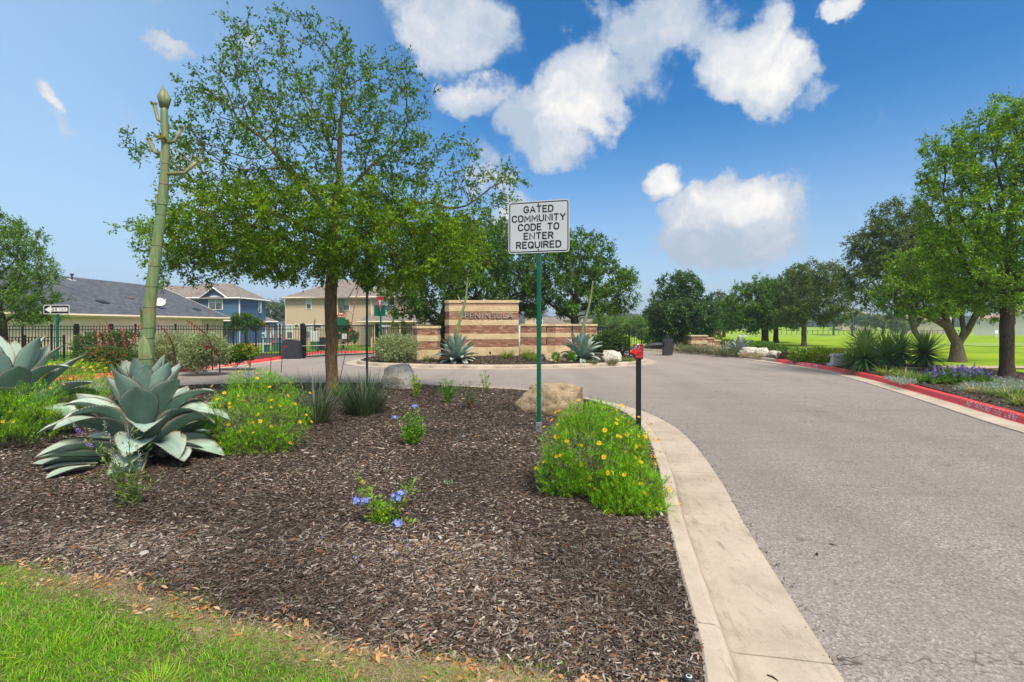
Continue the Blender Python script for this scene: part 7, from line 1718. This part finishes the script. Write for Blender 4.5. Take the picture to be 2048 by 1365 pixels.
# dormer gable above the arched window
mb = MB(); mb.extr([(lx(404), zt - .1), (lx(456), zt - .1), (lx(430), lz(578))], -.05, 2.5, 'y'); mb.build('gable', M['blue'], h2)
slab(h2, [(lx(400), -.4, zt - .05), (lx(430), -.4, lz(575.5)), (lx(430), 3, lz(575.5)), (lx(400), 3, zt - .05)], .1, 'shbrown'); slab(h2, [(lx(430), -.4, lz(575.5)), (lx(460), -.4, zt - .05), (lx(460), 3, zt - .05), (lx(430), 3, lz(575.5))], .1, 'shbrown')
bar(h2, (lx(400), -.45, zt - .1), (lx(430), -.45, lz(576.5)), .09, 'rake_board'); bar(h2, (lx(430), -.45, lz(576.5)), (lx(460), -.45, zt - .1), .09, 'rake_board')
window(h2, lx(432), lz(606), 1.75, 1.75, -.05, arch=True, mull=True); window(h2, lx(513, 70.5), lz(614), .7, 1.25, 5, split=True)
bw = lx(478.5); fo = window(h2, bw + .06, lz(613, 69.5), .8, 1.3, 0, rz=R(90)); fo.location = (bw + .06, 5.3, lz(612.5, 70))
# pale gable at its left
mb = MB(); mb.extr([(lx(318), lz(597)), (lx(362), lz(597)), (lx(330), lz(574))], -2.0, .5, 'y'); mb.build('side_gable', M['white'], h2); slab(h2, [(lx(328), -2.4, lz(572.5)), (lx(366), -2.4, lz(598)), (lx(420), 1, lz(598)), (lx(390), 1, lz(572.5))], .1, 'shbrown'); bar(h2, (lx(318), -2.45, lz(589)), (lx(328), -2.45, lz(573.5)), .1, 'rake_board'); bar(h2, (lx(328), -2.45, lz(573.5)), (lx(366), -2.45, lz(598.5)), .1, 'rake_board'); bar(h2, (lx(366), -2.45, lz(598.5)), (lx(412), -2.45, lz(598.5)), .1)
# porch and wing
slab(h2, [(lx(442), -1.6, lz(641.5)), (lx(482), -1.6, lz(641.5)), (lx(480), 0, lz(633)), (lx(448), 0, lz(633))], .1, 'shbrown'); bar(h2, (lx(442), -1.65, lz(642.5)), (lx(482), -1.65, lz(642.5)), .09); 
wallbox(h2, lx(478.6), lx(563), 6.9, 13, 0, lz(643.5, 73), 'bluegrey', lap=.2, faces='s'); slab(h2, [(lx(470), 6.3, lz(643)), (lx(575, 73) - 1.0, 6.3, lz(643)), (lx(490, 78), 12, lz(608)), (lx(470, 78), 12, lz(608))], .12, 'shbrown'); bar(h2, (lx(484), 6.28, lz(643) - .05), (lx(575, 73) - 1.0, 6.28, lz(643) - .05), .11)
for px in (530, 545, 560): window(h2, lx(px, 73) , lz(662, 73), .45, 1.9, 6.85, split=False)
mb = MB(); mb.box(-.25, .25, -.2, .2, 0, .08); mb.build('roof_vent', M['black'], h2, (lx(518), 9.0, lz(629, 75)), (R(30), 0, 0))
mb = MB(); mb.box(lx(446), lx(462), -.06, -.001, .3, 2.4); mb.build('door', M['bluegrey'], h2)
# beige two storey house
zb2 = -.95; Y3 = 60; h3 = thing('beige_house', 'two storey beige house with lap siding and taupe roof behind the gate', 'house', (X_at(660, Y3), Y3, zb2))
def mx(px, Y=Y3): return X_at(px, Y) - X_at(660, Y3)
def mz(py, Y=Y3): return Z_at(py, Y) - zb2
wallbox(h3, mx(571), mx(676), 0, 9, 0, mz(597), 'beige', lap=.17, faces='s'); wallbox(h3, mx(676) + .01, mx(747), .9, 9, 0, mz(595, 60.9), 'beige', lap=.17, faces='s'); wallbox(h3, mx(747) + .01, mx(835), -1.2, 9, 0, mz(597, 58.8), 'beige', lap=.17, faces='s')
bar(h3, (mx(568), -.5, mz(596.5)), (mx(679), -.5, mz(596.5)), .10, 'gutter', 'amber'); bar(h3, (mx(672), .4, mz(594.5, 60.4)), (mx(745), .4, mz(594.5, 60.4)), .10, 'gutter', 'amber'); bar(h3, (mx(745), -1.6, mz(596)), (mx(840), -1.6, mz(596)), .10, 'gutter', 'amber')
for px, y_ in ((571.3, -.03), (675, -.03), (748.5, -1.24)): bar(h3, (mx(px), y_, 0), (mx(px), y_, mz(598)), .06 if px != 748.5 else .13, 'corner_board', 'amber')
slab(h3, [(mx(564), -.6, mz(597)), (mx(700), -.6, mz(595)), (mx(690), 5, mz(560, 65)), (mx(655), 5, mz(560, 65))], .12, 'shbrown'); slab(h3, [(mx(690), .3, mz(595)), (mx(845), .3, mz(595)), (mx(830), 5, mz(560, 65)), (mx(655), 5, mz(560, 65))], .12, 'shbrown')
slab(h3, [(mx(740), -1.8, mz(597)), (mx(850), -1.8, mz(597)), (mx(820), 4, mz(562, 64)), (mx(780), 4, mz(562, 64))], .12, 'shbrown')
window(h3, mx(618), mz(608.5), .5, 1.1, -.03); window(h3, mx(678.5, 60.9) + .25, mz(605, 60.9), .42, .95, .87, split=False); window(h3, mx(693, 60.9), mz(609.5, 60.9), .72, 1.35, .87)
window(h3, mx(580), mz(664), .62, 1.6, -.03); window(h3, mx(593.5), mz(652.5), .35, .38, -.03, split=False, blind=False); window(h3, mx(619), mz(663), .62, 1.6, -.03); window(h3, mx(636), mz(653), .8, .38, -.03, split=False, blind=False)
window(h3, mx(771, 58.8), mz(611, 58.8), .75, 1.2, -1.23); window(h3, mx(783, 58.8), mz(611, 58.8), .75, 1.2, -1.23, blind=False)
slab(h3, [(mx(738), -4.5, mz(643, 55.5)), (mx(850), -4.5, mz(643, 55.5)), (mx(840), -1.2, mz(629, 58.8)), (mx(752), -1.2, mz(629, 58.8))], .12, 'shbrown', 'porch_roof'); bar(h3, (mx(738), -4.55, mz(644, 55.5)), (mx(850), -4.55, mz(644, 55.5)), .09, 'gutter', 'amber'); 
for px in (747, 800): bar(h3, (mx(px, 55.8), -4.2, 0), (mx(px, 55.8), -4.2, mz(644.5, 55.8)), .12, 'column', 'amber')
mb = MB(); mb.box(mx(744, 55.8) - .1, mx(750, 55.8) + .1, -4.45, -3.95, 0, 1.1); mb.build('stone_base', M['limestone'], h3)
mb = MB(); mb.box(mx(755), mx(800), -1.26, -1.205, 0, 2.3); mb.build('garage_door', M['cream'], h3)
# tan and stone house behind the piers
zb4 = -.9; Y4 = 62; h4 = thing('stone_house', 'partly hidden tan house with a stone gable behind the curved brick piers', 'house', (X_at(1066, Y4), Y4, zb4))
def nx(px, Y=Y4): return X_at(px, Y) - X_at(1066, Y4)
def nz(py, Y=Y4): return Z_at(py, Y) - zb4
wallbox(h4, nx(1050), nx(1086), 0, 8, 0, nz(634), 'limestone'); mb = MB(); mb.box(nx(1049), nx(1087), -.05, 8, nz(634) + .002, nz(625)); mb.build('upper_wall', M['beige'], h4); slab(h4, [(nx(1046), -.5, nz(625.5)), (nx(1092), -.5, nz(625.5)), (nx(1085), 4, nz(614, 66)), (nx(1055), 4, nz(614, 66))], .12, 'shbrown')
mb = MB(); mb.box(nx(1086) + .01, nx(1120), 2, 9, 0, nz(648)); mb.build('wall', M['beige'], h4); slab(h4, [(nx(1084), 1.5, nz(648)), (nx(1135), 1.5, nz(648)), (nx(1125), 6, nz(634, 68)), (nx(1092), 6, nz(634, 68))], .12, 'shbrown'); window(h4, nx(1078), nz(641), .8, 1.2, -.03, blind=False); window(h4, nx(1100, 64), nz(655, 64), .8, .9, 1.97, blind=False)
for i, (px, Y, w_, ye, yr, lab) in enumerate(((1128, 120, 26, 640, 632, 'distant house roof showing between the piers and the spreading oak'), (1178, 130, 30, 645, 638, 'distant low roof seen right of the spreading oak trunk'))):
    x = X_at(px, Y); hw = w_ * Y / F / 2; h_ = thing('distant_house', lab, 'house', (x, Y, -1.2)); wallbox(h_, -hw, hw, 0, 7, 0, Z_at(ye, Y) + 1.2, 'stucco'); slab(h_, [(-hw - .5, -.5, Z_at(ye, Y) + 1.2), (hw + .5, -.5, Z_at(ye, Y) + 1.2), (hw * .7, 4, Z_at(yr, Y) + 1.2), (-hw * .7, 4, Z_at(yr, Y) + 1.2)], .15, 'shbrown'); window(h_, 0, 2.2, 1.2, 1.2, -.03, blind=False)
# houses across the golf course
def farhouse(label, px, Y, w_, ye, yr, mat, wins, wing=None, roof='tileroof', zb=None):
    x = X_at(px, Y); z = tz(x, Y) - .3; hw = w_ * Y / F / 2; h_ = thing('distant_house', label, 'house', (x, Y, z), -math.atan2(x, Y)); e = Z_at(ye, Y) - z; r_ = Z_at(yr, Y) - z
    wallbox(h_, -hw, hw, 0, 12, -1, e, mat); slab(h_, [(-hw - .8, -.8, e), (hw + .8, -.8, e), (hw * .75, 6, r_), (-hw * .75, 6, r_)], .3, roof); slab(h_, [(hw + .8, 12.8, e), (-hw - .8, 12.8, e), (-hw * .75, 6, r_), (hw * .75, 6, r_)], .3, roof); slab(h_, [(-hw - .8, 12.8, e), (-hw - .8, -.8, e), (-hw * .75, 6, r_)], .3, roof); slab(h_, [(hw + .8, -.8, e), (hw + .8, 12.8, e), (hw * .75, 6, r_)], .3, roof)
    for wx, wy, ww_, wh in wins: window(h_, (wx - px) * Y / F, Z_at(wy, Y) - z, ww_ * Y / F, wh * Y / F, -.04, blind=False, mull=ww_ > 4, split=False)
    return h_
farhouse('salmon stucco house with a tiled roof far across the fairway', 1712, 215, 46, 633, 625, 'stucco', [(1700, 642, 3, 5), (1716, 642, 5, 5), (1728, 640, 3, 4)])
farhouse('tan house partly behind the distant trees near the elm row', 1688, 230, 20, 640, 634, 'stucco', [(1684, 646, 3, 4), (1692, 646, 2, 4)])
farhouse('long pale house behind the yuccas and the forked oak', 1850, 190, 80, 640, 629, 'stucco', [(1822, 647, 4, 4), (1846, 647, 5, 4), (1872, 647, 4, 4)])
farhouse('white two storey house across the green at the right, left of the straight trunk', 1975, 150, 42, 637, 628, 'stuccow', [(1962, 646, 5, 7), (1980, 646, 4, 7)])
farhouse('white house with a dark double window right of the straight trunk', 2055, 120, 74, 622, 606, 'stuccow', [(2034, 643, 10, 12), (2070, 643, 8, 12)])
# fence line across the fairway
mb = MB(); fl = thing('far_fence', 'thin dark fence line along the far edge of the fairway', 'fence', (60, 182, tz(60, 182)))
for i in range(60): x = 38 + i * 1.9; mb = MB(); mb.box(-.06, .06, -.06, .06, 0, 1.6); mb.build('post', M['black'], fl, (x, 0, tz(60 + x, 182) - tz(60, 182)))
mb = MB(); mb.tube([(38, 0, 1.5 + tz(98, 182) - tz(60, 182)), (150, 0, 1.5 + tz(210, 182) - tz(60, 182))], .05, 4); mb.build('rail', M['black'], fl)
# ------------------------------------------------------------------ wooded skyline
def skyline(label, x0, x1, Y, h, n, ls, cols, seed, hv=.4, name='treeline'):
    r = np.random.default_rng(seed); X = r.uniform(x0, x1, n); prof = np.array([h * (1 + hv * mnoise.fractal(Vector((x * 5 / abs(x1 - x0) * 3, seed, 0)), .8, 2, 4) * 1.8) for x in X]); q = r.uniform(0, 1, n) ** .7
    P = np.c_[X, Y + r.uniform(-.05, .05, n) * Y - (1 - q) * h * .5, terr(X, np.full(n, Y)) - .5 + prof * q]
    V, Fc = leaf_arrays(P, randdir(n), randdir(n), ls * r.uniform(.6, 1.3, n), ls * .6)
    tone = np.array([mnoise.noise(Vector(p) * (.9 / ls)) for p in P]) * .5 + 1
    o = link(name, mesh_np(name, V, Fc, [M['leaf']], np.repeat(palette(n, cols) * tone[:, None], 4, 0))); tagit(o, label, 'trees', kind='stuff')
skyline('distant wooded skyline behind the golf course on the right', 60, 560, 330, 6.5, 26000, 2.2, [(.06, .11, .05), (.09, .15, .06), (.12, .18, .08)], 2, .35)
skyline('hazy wooded hill beyond the low fence in the middle distance', -60, 210, 600, 12, 24000, 3.6, [(.07, .12, .09), (.09, .14, .10), (.11, .16, .12)], 5, .3)
skyline('belt of light green trees beyond the fairway in the middle', 20, 110, 240, 6.0, 16000, 1.5, [(.08, .15, .04), (.12, .20, .05), (.16, .25, .07)], 8, .45)
skyline('trees beyond the houses on the left', -420, -40, 300, 6.5, 16000, 2.0, [(.08, .13, .06), (.11, .17, .07)], 11, .4)
hm = MB(); n_ = 40; V = []
for i in range(n_ + 1):
    for j in range(7):
        x = -500 + i * 50; y = 640 + j * 140; V.append((x, y, -3 + 20 * math.sin(j / 6 * math.pi) * (1 + .5 * mnoise.noise(Vector((i * .35, j * .5, 1))))))
hm.add(V, [(i * 7 + j, (i + 1) * 7 + j, (i + 1) * 7 + j + 1, i * 7 + j + 1) for i in range(n_) for j in range(6)], smooth=True); o = hm.build('hills', simple('wooded_hills', (.06, .10, .055), .95, 0, .3, .05, 0, .1, 'w')); o['kind'] = 'structure'
# ------------------------------------------------------------------ golf carts and golfer
def golf_cart():
    t = thing('golf_cart', 'white golf cart parked beside the golfer on the fairway', 'golf cart', group='golf carts on the course')
    mb = MB(); mb.extr([(-1.15, .35), (1.05, .35), (1.15, .55), (1.0, .78), (.55, .85), (.45, .50), (-.1, .48), (-.15, .78), (-1.1, .80), (-1.2, .55)], -.55, .55, 'y'); mb.build('body', M['white'], t)
    mb = MB(); mb.box(-.75, -.16, -.5, .5, .785, .88, bev=.03); mb.build('seat', M['utilgrey'], t); mb = MB(); mb.box(-.80, -.70, -.5, .5, .885, 1.25, bev=.03); mb.build('backrest', M['utilgrey'], t)
    mb = MB(); mb.box(-1.0, .75, -.58, .58, 1.82, 1.90, bev=.03); mb.build('roof', M['white'], t)
    for s in (-.52, .52):
        mb = MB(); mb.tube([(.62, s, .86), (.45, s, 1.82)], .02, 5); mb.build('roof_post', M['black'], t); mb = MB(); mb.tube([(-.82, s, .82), (-.85, s, 1.82)], .02, 5); mb.build('roof_post', M['black'], t)
        for x in (.75, -.75): mb = MB(); mb.tube([(x, s - .08, .24), (x, s + .08, .24)], .24, 14); w_ = mb.build('wheel', M['tyre'], t); m2 = MB(); m2.tube([(x, s - .085, .24), (x, s + .085, .24)], .11, 10); link('rim', m2.mesh('rim', M['galv']), w_)
    mb = MB(); mb.tube([(.5, .25, .85), (.25, .25, 1.1)], .015, 5); mb.tube([(.25, .08, 1.08), (.22, .25, 1.12), (.25, .42, 1.08)], .015, 5); mb.build('steering_wheel', M['black'], t)
    mb = MB(); mb.box(-1.25, -1.05, -.3, .3, .6, 1.35, bev=.05); mb.build('bag_rack', M['clothdark'], t); return t
gc = golf_cart(); Yc = 150; gc.location = (X_at(1485, Yc), Yc, tz(X_at(1485, Yc), Yc) + 0.02); gc.rotation_euler = (0, 0, R(172))
for px, Y, a, lab in ((1325, 140, 80, 'distant golf cart left of the round oak, above the gate arm'), (1350, 140, 100, 'distant golf cart just left of the round oak trunk')):
    c = copy_tree(gc); c.location = (X_at(px, Y), Y, tz(X_at(px, Y), Y) + .02); c.rotation_euler = (0, 0, R(a)); c['label'] = lab
def person():
    me = bpy.data.meshes.new('body')
    J = [((0, 0, .93), .15), ((0, .02, 1.15), .14), ((0, .05, 1.38), .155), ((0, .10, 1.50), .06), ((0, .13, 1.60), .085), ((0, .14, 1.70), .085),
         ((-.19, .07, 1.40), .065), ((-.22, .20, 1.16), .045), ((-.06, .40, 1.0), .038), ((.19, .07, 1.40), .065), ((.20, .22, 1.16), .045), ((-.02, .42, .98), .038),
         ((-.11, 0, .88), .10), ((-.14, .03, .50), .068), ((-.16, -.02, .09), .045), ((-.17, .12, .04), .042), ((.11, 0, .88), .10), ((.14, .03, .50), .068), ((.16, -.02, .09), .045), ((.17, .12, .04), .042)]
    E = [(0, 1), (1, 2), (2, 3), (3, 4), (4, 5), (2, 6), (6, 7), (7, 8), (2, 9), (9, 10), (10, 11), (0, 12), (12, 13), (13, 14), (14, 15), (0, 16), (16, 17), (17, 18), (18, 19)]
    me.from_pydata([j[0] for j in J], E, []); o = bpy.data.objects.new('tmp', me); COL.objects.link(o); m_ = o.modifiers.new('s', 'SKIN'); o.modifiers.new('u', 'SUBSURF').levels = 1
    for i, v in enumerate(me.skin_vertices[0].data): v.radius = (J[i][1],) * 2; v.use_root = i == 0
    dg = bpy.context.evaluated_depsgraph_get(); dg.update(); m2 = bpy.data.meshes.new_from_object(o.evaluated_get(dg)); bpy.data.objects.remove(o); m2.materials.clear()
    for mm in ('cloth', 'clothdark', 'skin'): m2.materials.append(M[mm])
    for p in m2.polygons:
        c = p.center; p.material_index = 2 if (c.z > 1.5 or (c.y > .28 and c.z > .9)) else (1 if c.z > .95 else 0); p.use_smooth = True
    t = thing('person', 'golfer in dark shirt and pale trousers bending over a club', 'person'); link('body', m2, t)
    mb = MB(); mb.lathe([(.10, 1.69), (.105, 1.72), (.09, 1.78), (.03, 1.81)], 12, (0, .14)); mb.box(-.06, .06, .20, .32, 1.70, 1.715); mb.build('cap', M['white'], t); return t
g = person(); Yg = 150; g.location = (X_at(1505, Yg), Yg, tz(X_at(1505, Yg), Yg)); g.rotation_euler = (0, 0, R(-95))
cl = thing('golf_club', 'golf club held by the golfer beside the cart', 'golf club', tuple(g.location), R(-95)); mb = MB(); mb.tube([(-.03, .40, 1.04), (0, .85, .06)], .010, 5); mb.build('shaft', M['galv'], cl); mb = MB(); mb.box(-.02, .06, .83, .89, .02, .07, bev=.01); mb.build('head', M['black'], cl)
t = thing('tee_marker', 'small white marker board standing on the fairway left of the straight trunk', 'marker', (X_at(1993, 60), 60, tz(X_at(1993, 60), 60))); mb = MB(); mb.box(-.03, .03, -.03, .03, 0, .5); mb.build('post', M['white'], t); mb = MB(); mb.box(-.2, .2, -.02, .02, .5, .9, bev=.01); mb.build('board', M['white'], t)
print('realtris', sum(len(o.data.loops) - 2 * len(o.data.polygons) for o in bpy.data.objects if o.type == 'MESH'));print('objects', len(bpy.data.objects), 'tris', sum(len(o.data.polygons) for o in bpy.data.objects if o.type == 'MESH'))

# ------------------------------------------------------------------ haze in the distance
mb = MB(); mb.box(-4200, 4200, -4200, 4400, -8, 60)
hz_ = mb.build('haze', []); hz_['kind'] = 'stuff'; hz_['label'] = 'thin pale air that softens the farthest trees and houses'
hm_ = bpy.data.materials.new('haze_air'); hm_.use_nodes = True; hm_.node_tree.nodes.clear()
vo = hm_.node_tree.nodes.new('ShaderNodeVolumePrincipled'); vo.inputs['Color'].default_value = (.80, .90, 1, 1); vo.inputs['Density'].default_value = .0008; vo.inputs['Anisotropy'].default_value = .2
ou = hm_.node_tree.nodes.new('ShaderNodeOutputMaterial'); hm_.node_tree.links.new(vo.outputs[0], ou.inputs['Volume']); hz_.data.materials.append(hm_)
